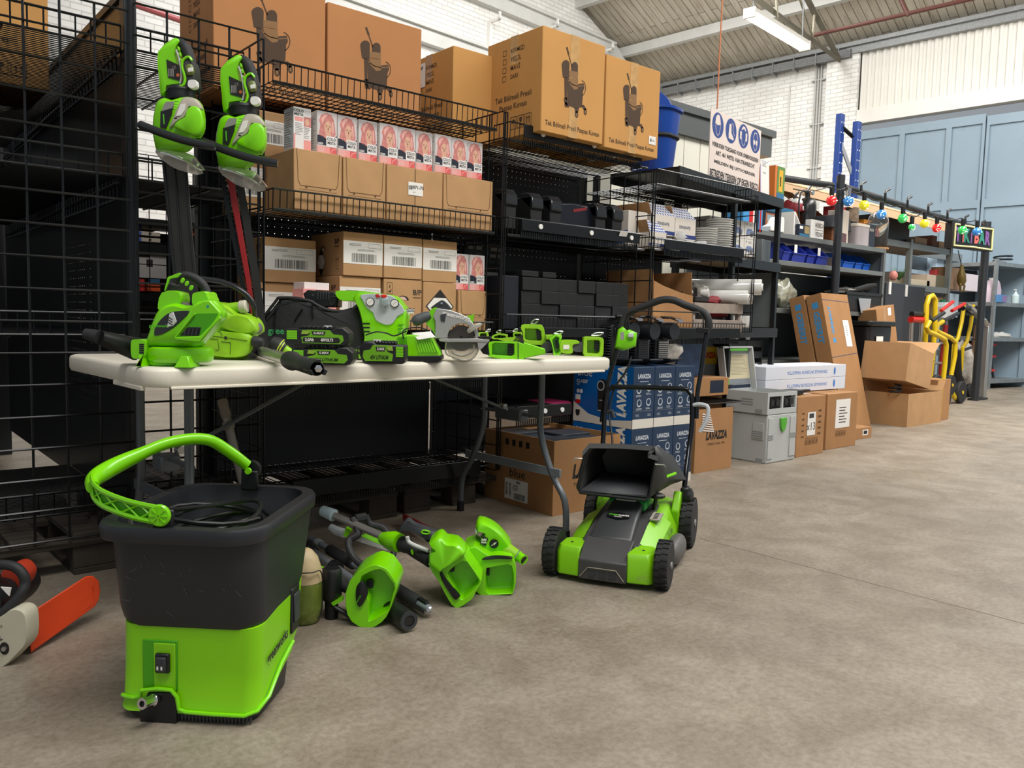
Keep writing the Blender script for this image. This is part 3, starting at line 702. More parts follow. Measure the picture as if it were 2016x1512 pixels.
s=S();F=fF(.075,0,.084,.0008);s.mt(0).rect(-.043,.043,-.083,.083,F);s.mt(1);textlines(s,.07,.14,15,F@T(0,0,.0003),9,.35)
for ch in list(d0.children):
    if ch.name.startswith('front_print'):bpy.data.objects.remove(ch)
s2=obj('side_print',s,[mat('silver_card','c3ccd3',0.3,m=0.3),GINK],d0,ang=0)
ords=('second','third','fourth','fifth','sixth','seventh','eighth','ninth','rightmost')
d1=None
for i in range(9):
    x=1.563+i*0.0945+(0.006 if i>1 else 0);lab='pink hair colour box with portrait, %s from left on the display trays' % ords[i]
    if d1 is None:d1=dye_box(lab,x,3.09,1.537)
    else:dup(d1,lab,(x,3.09+0.006*(i % 3),1.537),rz=(-1,1,0.5,0)[i % 4])
dup(d1,'pink hair colour box with a portrait, left of the pair on the plain brown carton',(2.285,3.14,1.02),0)
dup(d1,'pink hair colour box with a portrait, right of the pair on the plain brown carton',(2.378,3.135,1.02),0)
for lab,p0,p1,q0,q1,m_,yb in (('pink hair colour box lying left behind the black charger',597,621,568,592,PINK,3.05),('pink and white hair colour box lying flat behind the black charger',622,662,573,586,PINK,3.05),('white sided hair colour box on top of the pink ones',599,648,555,569,CARDW,3.09)):
    a,b_=aty(p0,q0,yb),aty(p1,q1,yb);z0=.808 if m_ is PINK else a.z-.03
    tag(obj('hair_colour_box',S().bx(a.x,b_.x,yb,yb+.1,z0,a.z),m_,bev=.001),lab,'box')
# ---- brown display trays
def tray_box(label,x0,x1,y0,d_,z0,h,flap=True,sticker=False,inner=True,group=None):
    w_=x1-x0;t=thing('display_carton',label,'cardboard box',((x0+x1)/2,y0+d_/2,z0),0)
    obj('carton_body',box((w_,d_,h)),KRAFT,t,bev=0.003)
    s=S();F=fF(d_,0,h/2,0.0008)
    if flap:
        a=w_/2-0.012;pts=[(-a,h*.5),(-a+.006,-h*.02),(-a+.016,-h*.1),(a-.016,-h*.1),(a-.006,-h*.02),(a,h*.5)]
        s.line2(pts,0.0022,F);s.line2([(-a+.01,-h*.16),(a-.01,-h*.16)],0.001,F)
        for u in (-.25,.25):s.rect(w_*u-.004,w_*u+.004,-h*.135,-h*.11,F)
    else:s.line2([(0,-h/2),(0,h/2)],0.002,F);s.line2([(-w_*.02,-h/2),(-w_*.02,h/2)],.001,F)
    s.bx(-w_/2+.004,w_/2-.004,-.001,.001,h,h+.001)
    obj('cut_line',s,SEAM,t,ang=0)
    if sticker:
        F=fF(d_,0.0,h*0.62,0.0022);l_=obj('sticker',S().rect(-.038,.038,-.028,.028,F),PAPER,t,ang=0)
        s=S();s.txt('1871-70',.02,F@T(.008,.006,.0006),bold=.02);barcode(s,.02,.018,F@T(-.026,.004,.0006),5);s.txt('B—',.008,F@T(-.005,-.015,.0006));obj('printed_text',s,INK,l_,ang=0)
    return t
tray_box('brown display tray with rounded flap, leftmost under the hair colour boxes',1.405,1.614,3.02,0.30,1.30,0.235)
tray_box('brown display tray with rounded flap, second under the hair colour boxes',1.62,1.82,3.02,0.30,1.30,0.232)
tray_box('brown display tray with white numbered sticker under the hair colour boxes',1.826,2.114,3.02,0.30,1.30,0.230,flap=False,sticker=True)
tray_box('brown display tray with rounded flap, rightmost under the hair colour boxes',2.12,2.40,3.02,0.30,1.30,0.228)

# ---- barcode cartons
def bp_print(s,M,k=1.0):
    s.txt('B/P',.034*k,M@T(.05*k,.055*k,0),bold=.02);s.line2([(.03*k,.033*k),(.07*k,.033*k)],.003*k,M)
def bp_carton(label,x0,y0,z0,w_,d_,h,kind='label',rz=0,side=True,turned=0):
    t=thing('barcode_carton',label,'cardboard box',(x0+w_/2,y0+d_/2,z0),rz)
    obj('carton_body',box((w_,d_,h)),KRAFT,t,bev=0.003)
    F=fF(d_,0,h/2,0.001)
    if kind=='label':
        l_=obj('paper_label',S().rect(-w_/2+.001,w_/2-.001,-h*.22,h*.30,F),PAPER,t,ang=0)
        s=S();F2=F@T(0,0,.0007);s.mt(0);barcode(s,w_*.62,h*.20,F2@T(w_*.02,-h*.08,0),11)
        textlines(s,w_*.3,h*.06,2,F2@T(-w_*.2,h*.22,0),2,.3);textlines(s,w_*.5,h*.05,2,F2@T(w_*.1,h*.10,0),5,.25)
        s.line2([(w_*.12,h*.16),(w_*.44,h*.16),(w_*.44,h*.26),(w_*.12,h*.26),(w_*.12,h*.16)],.0008,F2)
        obj('printed_text',s,[mat('dark_grey_ink','5f5d5a',0.8)],l_,ang=0)
    elif kind=='hole':
        s=S();s.mt(0);bp_print(s,F@T(w_*.12,0,0));s.poly([(.03*cos(pi*i/10),.02+.02*sin(pi*i/10),0) for i in range(11)],F)
        s.line2([(-w_*.42,h*.2),(-w_*.42,h*.42),(-w_*.28,h*.42),(-w_*.28,h*.2),(-w_*.42,h*.2)],.0014,F)
        s.poly([(-w_*.4,h*.25,0),(-w_*.33,h*.23,0),(-w_*.3,h*.3,0),(-w_*.34,h*.27,0)],F);s.line2([(-w_*.36,h*.32),(-w_*.34,h*.38)],.004,F)
        s.mt(1).poly([(-.004+.022*cos(pi*i/10),.0205+.015*sin(pi*i/10),0) for i in range(11)],F@T(0,0,.0005))
        obj('printed_marks',s,[INK,mat('pink_film','d8b2a8',0.3)],t,ang=0)
    elif kind=='diamond':
        a=h*.36;s=S();s.mt(0).poly([(0,a,0),(a,0,0),(0,-a,0),(-a,0,0)],F)
        s.mt(1).poly([(-a*.42,a*.5,0),(a*.42,a*.5,0),(a*.9,0,0),(a*.42,-a*.5,0),(-a*.42,-a*.5,0),(-a*.9,0,0)],F@T(0,0,.0005));obj('printed_marks',s,[INK,PAPER],t,ang=0)
    if side:
        F=fL(w_,0,h/2,0.001);s=S();s.mt(0).txt('B/P',.03,F@T(d_*.32,h*.28,0),bold=.02).line2([(d_*.25,h*.17),(d_*.38,h*.17)],.003,F)
        s.poly([(-d_*.1+.02*cos(pi*i/10),.018+.02*sin(pi*i/10),0) for i in range(11)],F)
        for u in (d_*.3,d_*.36):s.line2([(u,-h*.32),(u,-h*.12)],.0022,F);s.poly([(u-.004,-h*.14,0),(u+.004,-h*.14,0),(u,-h*.06,0)],F)
        s.line2([(d_*.28,-h*.35),(d_*.38,-h*.35)],.0018,F)
        cx,a,b_=-d_*.16,d_*.13,h*.36
        s.poly([(cx,b_-.03,0),(cx+a,-.03,0),(cx,-b_-.03,0),(cx-a,-.03,0)],F)
        s.mt(1).poly([(cx-a*.45,b_*.45-.03,0),(cx+a*.45,b_*.45-.03,0),(cx+a*.92,-.03,0),(cx+a*.45,-b_*.45-.03,0),(cx-a*.45,-b_*.45-.03,0),(cx-a*.92,-.03,0)],F@T(0,0,.0005))
        s.mt(2).poly([(-d_*.1+.014*cos(pi*i/10),.0185+.014*sin(pi*i/10),0) for i in range(11)],F@T(0,0,.0005))
        obj('side_marks',s,[INK,PAPER,mat('pink_film','d8b2a8',0.3)],t,ang=0)
    return t
bp_carton('barcode carton at the back left below the hedge trimmers, upper one',1.375,3.24,1.018,0.235,0.28,0.185)
bp_carton('barcode carton at the back left below the hedge trimmers, lower one',1.365,3.25,0.828,0.235,0.28,0.188)
bp_carton('barcode carton, left of the three in the top row behind the green compressor',1.665,3.10,1.056,0.193,0.30,0.185)
bp_carton('barcode carton, middle of the three in the top row behind the green compressor',1.863,3.10,1.056,0.20,0.30,0.185,side=False)
bp_carton('barcode carton, right of the three in the top row above the circular saw',2.068,3.10,1.05,0.19,0.30,0.19,side=False)
bp_carton('barcode carton in the bottom row directly behind the green compressor',1.655,3.11,0.828,0.20,0.30,0.226)
bp_carton('brown carton with half round hand hole in the bottom row beside the compressor',1.868,3.105,0.828,0.20,0.30,0.226,'hole',side=False)
bp_carton('brown carton with black and white diamond mark above the circular saw',2.073,3.10,0.828,0.185,0.30,0.22,'diamond',side=False)
tray_box('plain brown carton under the pair of hair colour boxes',2.265,2.435,3.09,0.28,0.828,0.19)
bp_carton('barcode carton on the second shelf behind the leftmost hair colour box',1.30,3.28,1.535,0.22,0.22,0.185)
bp_carton('barcode carton under that one, beside the leftmost display tray',1.295,3.28,1.30,0.10,0.2,0.23)
obj_=S();
for i in range(5):obj_.bx(1.30,1.46,3.05,3.2,0.83+i*0.022,0.848+i*0.022)
tag(obj('paper_stack',obj_,PAPER,ang=0),'stack of white sheets on the shelf left of the black tool bag','paper')

# ---- black things in the middle bay
DBOX=mat('matt_black_card','0d0e0f',0.6);DBOX2=mat('charcoal_card','141516',0.55);GLOSS=mat('glossy_black','26282a',0.15)
def cap_bin(label,x,w_,y=3.05,z=1.325,h=0.19,d_=0.3):
    t=thing('capsule_bin',label,'container',(x,y+d_/2,z),0,'black capsule bins')
    obj('bin_body',box((w_,d_,h-0.02)),DBOX,t,bev=0.004)
    s=S().loft([[(xx,-d_/2-.001,h*.55),(xx,-d_/2-.012,h*.62),(xx,-d_/2-.008,h*.85),(xx,-d_/2+.02,h),(xx,-d_/2+.09,h),(xx,-d_/2+.09,h*.9)] for xx in (-w_/2,-w_*.1,w_*.1,w_/2)])
    obj('lid',s,GLOSS,t,bev=0.004)
    return t
cb=cap_bin('black capsule bin with glossy lid, leftmost on the upper shelf',2.535,0.075)
for x,w_,lab in ((2.705,.07,'second'),(2.835,.068,'third'),(3.165,.06,'fourth'),(3.295,.068,'rightmost')):
    dup(cb,'black capsule bin with glossy lid, %s on the upper shelf' % lab,(x,3.2,1.325))
t=thing('coffee_machine_tank','rounded black machine with a red stripe between the capsule bins','coffee machine',(2.995,3.2,1.325))
obj('machine_body',S().prism([(-.15,0),(.15,0),(.15,.12),(.11,.17),(0,.175),(-.1,.165),(-.15,.10)],-.12,.12,Rz(90)@Rz(-90)@Rx(90)),mat('navy_black_plastic','12151f',0.3),t,bev=0.008)
obj('stripe',S().bx(.02,.12,-.1225,-.120,.125,.14,Ry(-12)),mat('dark_red','7c1f24',0.4),t,ang=0)
dq=None
rows=[(2.625,0),(2.755,0),(2.885,0),(3.015,0),(3.145,0),(3.275,0)]
for c_,(x,_) in enumerate(rows):
    for r_ in range(4 if c_ in (1,2) else 4):
        lab='black capsule drawer box, column %s, row %s up on the middle shelf' % (('one','two','three','four','five','six')[c_],('one','two','three','four')[r_])
        if dq is None:
            dq=thing('drawer_box',lab,'drawer box',(x+.065,3.17,0.838),0,'black capsule drawer boxes on the middle shelf')
            obj('box_body',box((.126,.24,.063)),DBOX2,dq,bev=0.002)
            obj('finger_slot',S().poly([(.018*cos(pi+pi*i/8),.006+.005*sin(pi+pi*i/8),0) for i in range(9)],fF(.24,0,.04,.0008)),INK,dq,ang=0)
            obj('base_edge',S().bx(-.0632,.0632,-.1204,.12,0,.003),GLOSS,dq,ang=0)
        else:dup(dq,lab,(x+.065+(.006 if c_>3 else 0),3.17+.004*((c_+r_) % 3),0.838+.0655*r_))
for lab,x0,x1 in (('flat black card box on top of the drawer boxes at left',2.63,2.74),('flat charcoal card box on top of the drawer boxes, second from left',2.77,2.86)):
    tag(obj('card_box',S().bx(x0,x1,3.06,3.25,1.102,1.13),DBOX2,bev=0.002),lab,'box')
tag(obj('card_box',S().bx(2.505,2.61,3.06,3.35,0.838,1.10),mat('navy_black_card','0f121c',0.5),bev=0.003),'tall navy black box left of the drawer boxes on the middle shelf','box')
for i,x in enumerate((2.58,2.73)):
    t=thing('capsule_display',('black capsule display panel with pale foot, leaning at the back on the left','black capsule display panel with silver edge, leaning right of its twin')[i],'display',M=T(x,3.42,1.105)@Rx(12))
    obj('panel',S().bx(-.06,.06,0,.02,0,.19),DBOX,t,bev=0.003)
    for k in range(4):obj('slot',S().bx(-.045,.0,-.004,0,.035+k*.036,.055+k*.036),GLOSS,t,bev=.001);obj('slot',S().bx(.008,.045,-.004,0,.035+k*.036,.055+k*.036),GLOSS,t,bev=.001)
    obj('foot_strip',S().bx(-.06,.06,-.012,-.001,0,.03),PAPER if i==0 else GINK,t,ang=0)
t=thing('shelf_card','small white price card on the black rail of the upper shelf','card',M=T(3.27,2.985,1.345)@Rx(25))
obj('card',S().bx(-.03,.03,-.001,0,0,.03),PAPER,t,ang=0)

# ---- crockery bay
BLUEP=mat('blue_pattern_print','2c55a8',0.6);BLUED=mat('dark_blue_print','2a3c7c',0.6);CUPCARD=mat('white_blue_carton','d9d0c4',0.7)
def cup_carton(label,x,y,z,w_=.155,d_=.26,h=.15,open_=True,rz=0,back=False):
    t=thing('cup_carton',label,'cardboard box',(x,y,z),rz)
    s=S();k=.003
    s.bx(-w_/2,w_/2,-d_/2,-d_/2+k,0,h).bx(-w_/2,w_/2,d_/2-k,d_/2,0,h).bx(-w_/2,-w_/2+k,-d_/2,d_/2,0,h).bx(w_/2-k,w_/2,-d_/2,d_/2,0,h).bx(-w_/2,w_/2,-d_/2,d_/2,0,k)
    obj('carton_body',s,CUPCARD,t,ang=0)
    F=fF(d_,0,h/2,.0008);s=S();s.mt(0).rect(-w_/2,w_/2,-h*.42,-h*.24,F);s.mt(1).txt('luminoz',.034,F@T(0,h*.08,.0004)@Rz(180),bold=.01);s.mt(2);textlines(s,w_*.7,.008,1,F@T(0,-h*.33,.0004),3,.8)
    obj('printed_band',s,[BLUED,mat('grey_blue_ink','565f73',0.7),PAPER],t,ang=0)
    if open_:
        M=T(0,d_/2 if back else -d_/2+.002,h)@Rx(-38 if not back else 25)
        o=obj('flap',S().bx(-w_/2,w_/2,0,.002,0,.0) if False else S().bx(-w_/2,w_/2,-.001,.001,0,.11,T(0,-d_/2,h)@Rx(-48)),CARDW,t,ang=0)
        s=S();FM=T(0,-d_/2,h)@Rx(-48)@T(0,-.0022,.055)@Rx(90)
        for i in range(9):
            for j in range(4):
                u=-w_*.44+i*w_*.11;v=-.045+j*.026;s.disc(u,v,.006,FM,8,.0095)
        obj('pattern',s,BLUEP,o,ang=0)
        obj('flap',S().bx(-.001,.001,-d_/2,d_/2,0,.07,T(-w_/2,0,h)@Ry(-25)),KRAFT,t,ang=0)
    return t
cup_carton('open white and blue cup carton with patterned flap, left of the upper pair',3.73,3.22,1.392,.215,.26,.118)
cup_carton('open white and blue cup carton with patterned flap, right of the upper pair',3.955,3.24,1.385,.215,.26,.128)
cup_carton('white and blue cup carton under the left open one',3.73,3.25,1.312,.22,.22,.078,False)
cup_carton('white and blue cup carton under the right open one',3.955,3.26,1.312,.22,.2,.072,False)
t=cup_carton('low blue patterned cup carton in front of the wire end frame',3.50+.11,3.09,1.312,.15,.13,.085,True)
t=thing('cup_carton','long white and blue cup carton seen side-on behind the end frame','cardboard box',(3.52,3.30,1.312),0)
obj('carton_body',box((.16,.4,.2)),CUPCARD,t,bev=.002)
s=S();F=fL(.16,0,.1,.001)
s.mt(0).rect(-.2,.2,-.08,-.01,F);s.mt(1)
for i in range(14):
    for j in range(2):s.disc(-.185+i*.028,-.062+j*.032,.01,F@T(0,0,.0005),8,.006)
obj('printed_pattern',s,[BLUEP,PAPER],t,ang=0)
CER=mat('white_porcelain','e3e1dc',0.18,coat=0.4)
def cup(label,x,y,z,r=.035,h=.06,tilt=0,rz=0,group=None):
    t=thing('cup',label,'cup',M=T(x,y,z)@Rz(rz)@Ry(tilt))
    obj('cup_body',S().lathe([(r*.72,0),(r*.78,.004),(r*.95,h*.45),(r,h),(r*.93,h),(r*.86,h*.4),(r*.3,.008),(0.001,.008)],24,cap=False),CER,t)
    obj('handle',S().tube([(r*.92,0,h*.8),(r*1.45,0,h*.78),(r*1.5,0,h*.45),(r*.9,0,h*.3)],.0045,8,M=Rz(200)),CER,t)
    return t
for i,(x,y,z,r,h,lab) in enumerate(((3.75,3.08,1.325,.034,.05,'low white cup at the left end of the row before the cup cartons'),(3.875,3.09,1.325,.034,.042,'white cup under the tallest cup before the cup cartons'),(3.875,3.09,1.367,.042,.06,'tall white cup stacked on another before the cup cartons'),
      (3.965,3.08,1.325,.027,.058,'narrow white cup right of the tall stacked one'),(4.06,3.07,1.325,.037,.06,'white beaker nearest the plate stacks'))):cup(lab,x,y,z,r,h)
PL=None
def plates(label,x,y,n,r,z=1.316):
    for i in range(n):
        global PL
        lab='%s, plate %s from the bottom' % (label,('one','two','three','four','five','six','seven','eight','nine','ten','eleven','twelve','thirteen','fourteen','fifteen','sixteen','seventeen')[i])
        if PL is None:
            PL=obj('plate',S().lathe([(.03,0),(.055,.002),(.072,.009),(.085,.012),(.085,.0145),(.07,.012),(.05,.005),(.001,.004)],28,cap=False),CER);tag(PL,lab,'plate','white plates stacked beside the cups')
            PL.location=(x,y,z);PL.scale=(r/.085,)*2+(1,)
        else:
            o=PL.copy();C.objects.link(o);o['label']=lab;o.location=(x+.002*sin(i*2.1),y,z+i*.0142);o.scale=(r/.085,)*2+(1,)
plates('front left stack of white plates',4.17,3.13,11,.085);plates('front right stack of white plates',4.33,3.13,16,.085);plates('back stack of white plates behind the cup cartons',4.20,3.33,13,.08)
TB=None
TISS=mat('white_blue_box_card','dedad2',0.6)
for r_ in range(2):
    for c_ in range(4):
        lab='small white box with blue appliance print, %s row, %s from left behind the plates' % (('lower','upper')[r_],('first','second','third','fourth')[c_])
        x,z=4.62+c_*.138,1.372+r_*.122
        if TB is None:
            TB=thing('appliance_box',lab,'box',(x,3.45,z),0,'small white printed boxes beside the plates');obj('box_body',box((.132,.15,.12)),TISS,TB,bev=.001)
            s=S();F=fF(.15,0,.06,.0008);s.mt(0).rect(-.05,.04,-.03,.0,F).rect(-.04,.02,-.002,.012,F);s.mt(1).rect(.0,.03,-.045,-.01,F@T(0,0,.0004));s.mt(2).disc(-.045,.042,.007,F);textlines(s,.06,.02,3,F@T(.01,.038,0),4)
            s.mt(2).rect(-.045,-.038,-.05,-.02,F);obj('front_print',s,[mat('grey_blue_print','7f8fb5',0.6),mat('brown_grey_print','6a6460',0.6),GINK],TB,ang=0)
        else:dup(TB,lab,(x,3.45,z))
# ---- lower shelf of that bay: open carton, bags, crate, film rolls
def open_carton(label,x,y,z,w_,d_,h,flaps=(30,30,30,30),fl=.14,m=None,rz=0,M=None,name='open_cardboard_box',k=.004,cat='cardboard box'):
    t=thing(name,label,cat,(x,y,z),rz,None,M);m=m or KRAFT
    s=S();s.bx(-w_/2,w_/2,-d_/2,-d_/2+k,0,h).bx(-w_/2,w_/2,d_/2-k,d_/2,0,h).bx(-w_/2,-w_/2+k,-d_/2+k,d_/2-k,0,h).bx(w_/2-k,w_/2,-d_/2+k,d_/2-k,0,h).bx(-w_/2+k,w_/2-k,-d_/2+k,d_/2-k,0,k)
    obj('carton_body',s,m,t,ang=0,bev=.001)
    a,b_,c_,e_=flaps # front, back, left, right: angle outwards from upright
    if a is not None:obj('flap',S().bx(-w_/2+.002,w_/2-.002,-k/2,k/2,0,fl,T(0,-d_/2+k/2,h)@Rx(a)),m,t,ang=0)
    if b_ is not None:obj('flap',S().bx(-w_/2+.002,w_/2-.002,-k/2,k/2,0,fl,T(0,d_/2-k/2,h)@Rx(-b_)),m,t,ang=0)
    if c_ is not None:obj('flap',S().bx(-k/2,k/2,-d_/2+.004,d_/2-.004,0,fl,T(-w_/2+k/2,0,h)@Ry(-c_)),m,t,ang=0)
    if e_ is not None:obj('flap',S().bx(-k/2,k/2,-d_/2+.004,d_/2-.004,0,fl,T(w_/2-k/2,0,h)@Ry(e_)),m,t,ang=0)
    return t
t=open_carton('open brown carton with raised flaps on the middle shelf above the coffee machines',3.765,3.20,0.84,.36,.36,.20,(None,8,4,-6),.15,DKRAFT)
obj('torn_front',S().prism([(-.18,0),(.18,0),(.18,.01),(.04,.03),(-.10,.06),(-.18,.085)],-.0035,0,T(0,-.18,.20)@Rx(90)),DKRAFT,t,ang=0)
s=S();s.txt('CHAPTERN',.022,fF(.36,.05,.165),bold=.02);s.txt('WRAPX',.016,fF(.36,.02,.045));obj('printed_text',s,INK,t,ang=0)
WCR=mat('grey_washed_wood','9a8c80',0.8,nz=0.12,ns=25,bump=.1)
t=thing('wooden_crate','grey washed wooden crate on the middle shelf under the film rolls','crate',(4.215,3.19,0.838),0)
for z0,z1 in ((0.0,.075),(.115,.175)):
    obj('front_slat',S().bx(-.25,.25,-.17,-.158,z0,z1),WCR,t,bev=.002);obj('back_slat',S().bx(-.25,.25,.158,.17,z0,z1),WCR,t,bev=.002)
    for x in (-1,1):obj('side_slat',S().bx(x*.25-.006,x*.25+.006,-.158,.158,z0,z1),WCR,t,bev=.002)
for x in (-.235,.235):obj('corner_post',S().bx(x-.012,x+.012,-.157,-.13,0,.175),WCR,t);obj('corner_post',S().bx(x-.012,x+.012,.13,.157,0,.175),WCR,t)
obj('crate_floor',S().bx(-.245,.245,-.155,.155,.0,.008),WCR,t)
def lumpy(label,name,cat,c,r,m,seed=1,amp=.25,n=20,k=12,flat=0.0):
    rg=random.Random(seed);ph=[rg.uniform(0,6.3) for _ in range(12)]
    s=S();rings=[]
    for i in range(1,k):
        a=pi*i/k;rg_=[]
        for j in range(n):
            b_=2*pi*j/n;f=1+amp*(.5*sin(3*b_+ph[0]+2*a)+.35*sin(5*b_+ph[1]-3*a)+.3*sin(7*a+ph[2]+2*b_)+.2*sin(11*b_+ph[3]+5*a))
            z=-cos(a)*r[2]*f
            rg_.append((c[0]+r[0]*sin(a)*cos(b_)*f,c[1]+r[1]*sin(a)*sin(b_)*f,max(c[2]+z,c[2]-r[2]+flat)))
        rings.append(rg_)
    s.loft(rings);return tag(obj(name,s,m,ang=60),label,cat)
BAGB=mat('black_film_bag','1d1c1b',0.25,nz=.5,ns=30,bump=.8,bs=25);BAGC=mat('crinkled_clear_bag','b9b2a8',0.2,nz=.2,ns=20,bump=.9,bs=22)
lumpy('crumpled black bag heaped on the grey crate left of the film rolls','plastic_bag','bag',(4.07,3.24,1.085),(.13,.10,.08),BAGB,3)
lumpy('dark netting bag hanging over the left edge of the grey crate','net_bag','bag',(3.98,3.12,1.055),(.05,.07,.06),BAGB,9)
lumpy('crumpled clear bag beside the film rolls on the crate','plastic_bag','bag',(4.21,3.2,1.075),(.08,.08,.06),BAGC,5)
lumpy('dark red cloth on the grey crate under the film rolls','cloth','cloth',(4.22,3.10,1.03),(.09,.05,.03),mat('dark_red_cloth','7d1820',.7),6)
lumpy('red cloth seen in the gap of the grey crate','cloth','cloth',(4.3,3.12,.95),(.12,.05,.025),mat('dark_red_cloth','7d1820',.7),8)
tag(obj('storage_tray',S().loft([rr and [(x,y,1.02) for x,y in rr(.13,.1,.01,cx=4.06,cy=3.09)],[(x,y,1.05) for x,y in rr(.15,.12,.01,cx=4.06,cy=3.09)]]),DGREY,bev=.003),'small dark grey tray on the grey crate','tray')
t=cup('white cup lying on its side in the tray on the grey crate',4.085,3.07,1.052+.022,.026,.05,90,-60)
FILM=mat('stretch_film','dedcd6',0.18,coat=.6,nz=.04,ns=12);CORE=mat('cardboard_core','6e4d35',.8)
def film(label,a,b_,r):
    a,b_=Vector(a),Vector(b_);d=(b_-a);L_=d.length;M=T(*a)@d.to_track_quat('Z','Y').to_matrix().to_4x4()
    t=thing('film_roll',label,'film roll',M=M)
    obj('film',S().lathe([(r*.45,0),(r*.94,0),(r,.006),(r,L_-.006),(r*.94,L_),(r*.45,L_)],32,cap=False),FILM,t)
    obj('core',S().lathe([(r*.34,-.008),(r*.45,-.008),(r*.45,L_+.008),(r*.34,L_+.008)],24,cap=False),PAPER,t)
    obj('core_inside',S().lathe([(r*.34,-.006),(r*.34,L_+.006)],24,cap=False),CORE,t)
film('clear stretch film roll, topmost of the three on the crate',(4.60,2.98,1.13),(4.35,3.42,1.13),.052)
film('clear stretch film roll, lower left of the three on the crate',(4.44,2.97,1.062),(4.25,3.40,1.062),.042)
film('clear stretch film roll, lower right of the three on the crate',(4.56,3.02,1.058),(4.36,3.44,1.058),.040)

# ---- boltless black rack behind
RACKB=mat('black_powder_coated_rack','191b1d',.4,m=.3)
RKM=T(5.3,3.3,0)@Rz(9.7)
t=thing('boltless_rack','black boltless rack with board shelves holding the forbidden entry sign','shelving',M=RKM)
for x in (-.76,-.035):
    for y in (0.0,0.42):obj('upright_post',S().bx(x,x+.035,y,y+.035,0,1.80),RACKB,t,bev=.002)
obj('upright_post',S().bx(-1.54,-1.505,.56,.595,0,1.80),RACKB,t,bev=.002)
for z in (1.73,1.27,.80,.42):
    x0=-1.54 if z>1.7 else -.76
    obj('shelf_beam',S().bx(x0,.0,-.012,-.001,z,z+.065),RACKB,t,bev=.002);obj('shelf_beam',S().bx(x0,.0,.456,.467,z,z+.065),RACKB,t,bev=.002)
    obj('side_beam',S().bx(.0,.011,-.01,.46,z,z+.065),RACKB,t)
    obj('shelf_board',S().bx(x0+.01,-.01,.0,.455,z+.045,z+.063),mat('fibre_board','7a6a55',.8) if z<1.7 else RACKB,t)
STEELP=mat('grey_steel_panel','6f7678',.4,m=.4,nz=.08,ns=3)
tag(obj('side_sheet',S(RKM).bx(-.014,-.004,.036,.415,.87,1.265),STEELP),'grey steel side sheet behind the film rolls on the black rack','panel')
tag(obj('storage_bin',S(RKM).bx(-.17,-.02,.06,.40,1.337,1.50),STEELP,bev=.003),'grey steel box right of the small white printed boxes','box')
for i,x in enumerate((5.02,5.13)):cup(('left white cup beside the crate on the black rack','right white cup beside the crate on the black rack')[i],x,3.45,.866,.04,.085)
# ================================================================ signs and things on the tall racks
SIGNW=mat('faded_white_sign','e6d6cc',.45);SBLUE=mat('safety_blue','1d3f86',.45)
def on(x,z,M):return M@T(x,0,z)
# forbidden entry board: stands on the top beam, turned with the rack
A_,B_=aty(1403,213,3.12),aty(1501,253,3.24)
C_=aty(1385,362,3.12)
w_=(B_-A_).length;ang=math.degrees(math.atan2(B_.y-A_.y,B_.x-A_.x));h_=A_.z-1.795
t=thing('safety_sign','hanging looking white site rules board with four round blue icons','sign',M=T(A_.x-.012,A_.y,1.795)@Rz(ang))
t['label']='pale site rules board with four round blue icons on the black rack'
obj('board',S().bx(0,w_,0,.006,0,h_),SIGNW,t,bev=.001)
F=T(0,-.0008,0)@Rx(90);s=S();s.mt(0)
icx=[w_*(.13+.25*i) for i in range(4)];iy=h_*.79;r_=w_*.105;ry=h_*.105
for x in icx:s.disc(x,iy,r_,F,28,r_)
F1=F@T(0,0,.0006);F2=F@T(0,0,.0012);s.mt(1)
def head(x,y,k,f):s.line2([(x-.38*k,y+.3*k),(x-.42*k,y-.1*k),(x-.28*k,y-.6*k),(x,y-.82*k),(x+.28*k,y-.6*k),(x+.42*k,y-.1*k),(x+.38*k,y+.3*k)],.05*k,f)
k=r_;x=icx[0];s.poly([(x-.5*k,iy+.1*k,0),(x-.4*k,iy+.62*k,0),(x-.1*k,iy+.85*k,0),(x+.25*k,iy+.8*k,0),(x+.5*k,iy+.15*k,0),(x,iy,0)],F1);head(x,iy,k,F1)
x=icx[1];s.poly([(x-.35*k,iy+.5*k,0),(x+.0*k,iy+.55*k,0),(x+.05*k,iy-.15*k,0),(x+.5*k,iy-.5*k,0),(x+.5*k,iy-.7*k,0),(x-.4*k,iy-.65*k,0),(x-.45*k,iy-.3*k,0)],F1);s.line2([(x+.1*k,iy+.65*k),(x+.4*k,iy+.5*k),(x+.3*k,iy+.1*k),(x+.65*k,iy-.3*k)],.05*k,F1)
x=icx[2];head(x,iy,k,F1);s.poly([(x-.45*k,iy+.5*k,0),(x-.2*k,iy+.8*k,0),(x+.2*k,iy+.8*k,0),(x+.45*k,iy+.5*k,0),(x+.35*k,iy+.45*k,0),(x,iy+.62*k,0),(x-.35*k,iy+.45*k,0)],F1)
for u in (-1,1):s.poly([(x+u*.7*k,iy+.3*k,0),(x+u*.42*k,iy+.35*k,0),(x+u*.42*k,iy-.35*k,0),(x+u*.7*k,iy-.3*k,0)][::u],F1)
x=icx[3];head(x,iy,k,F1);s.line2([(x-.4*k,iy+.3*k),(x-.2*k,iy+.7*k),(x+.2*k,iy+.7*k),(x+.4*k,iy+.3*k)],.07*k,F1);s.disc(x-.24*k,iy-.12*k,.2*k,F1,12,.22*k).disc(x+.24*k,iy-.12*k,.2*k,F1,12,.22*k)
s.mt(2)
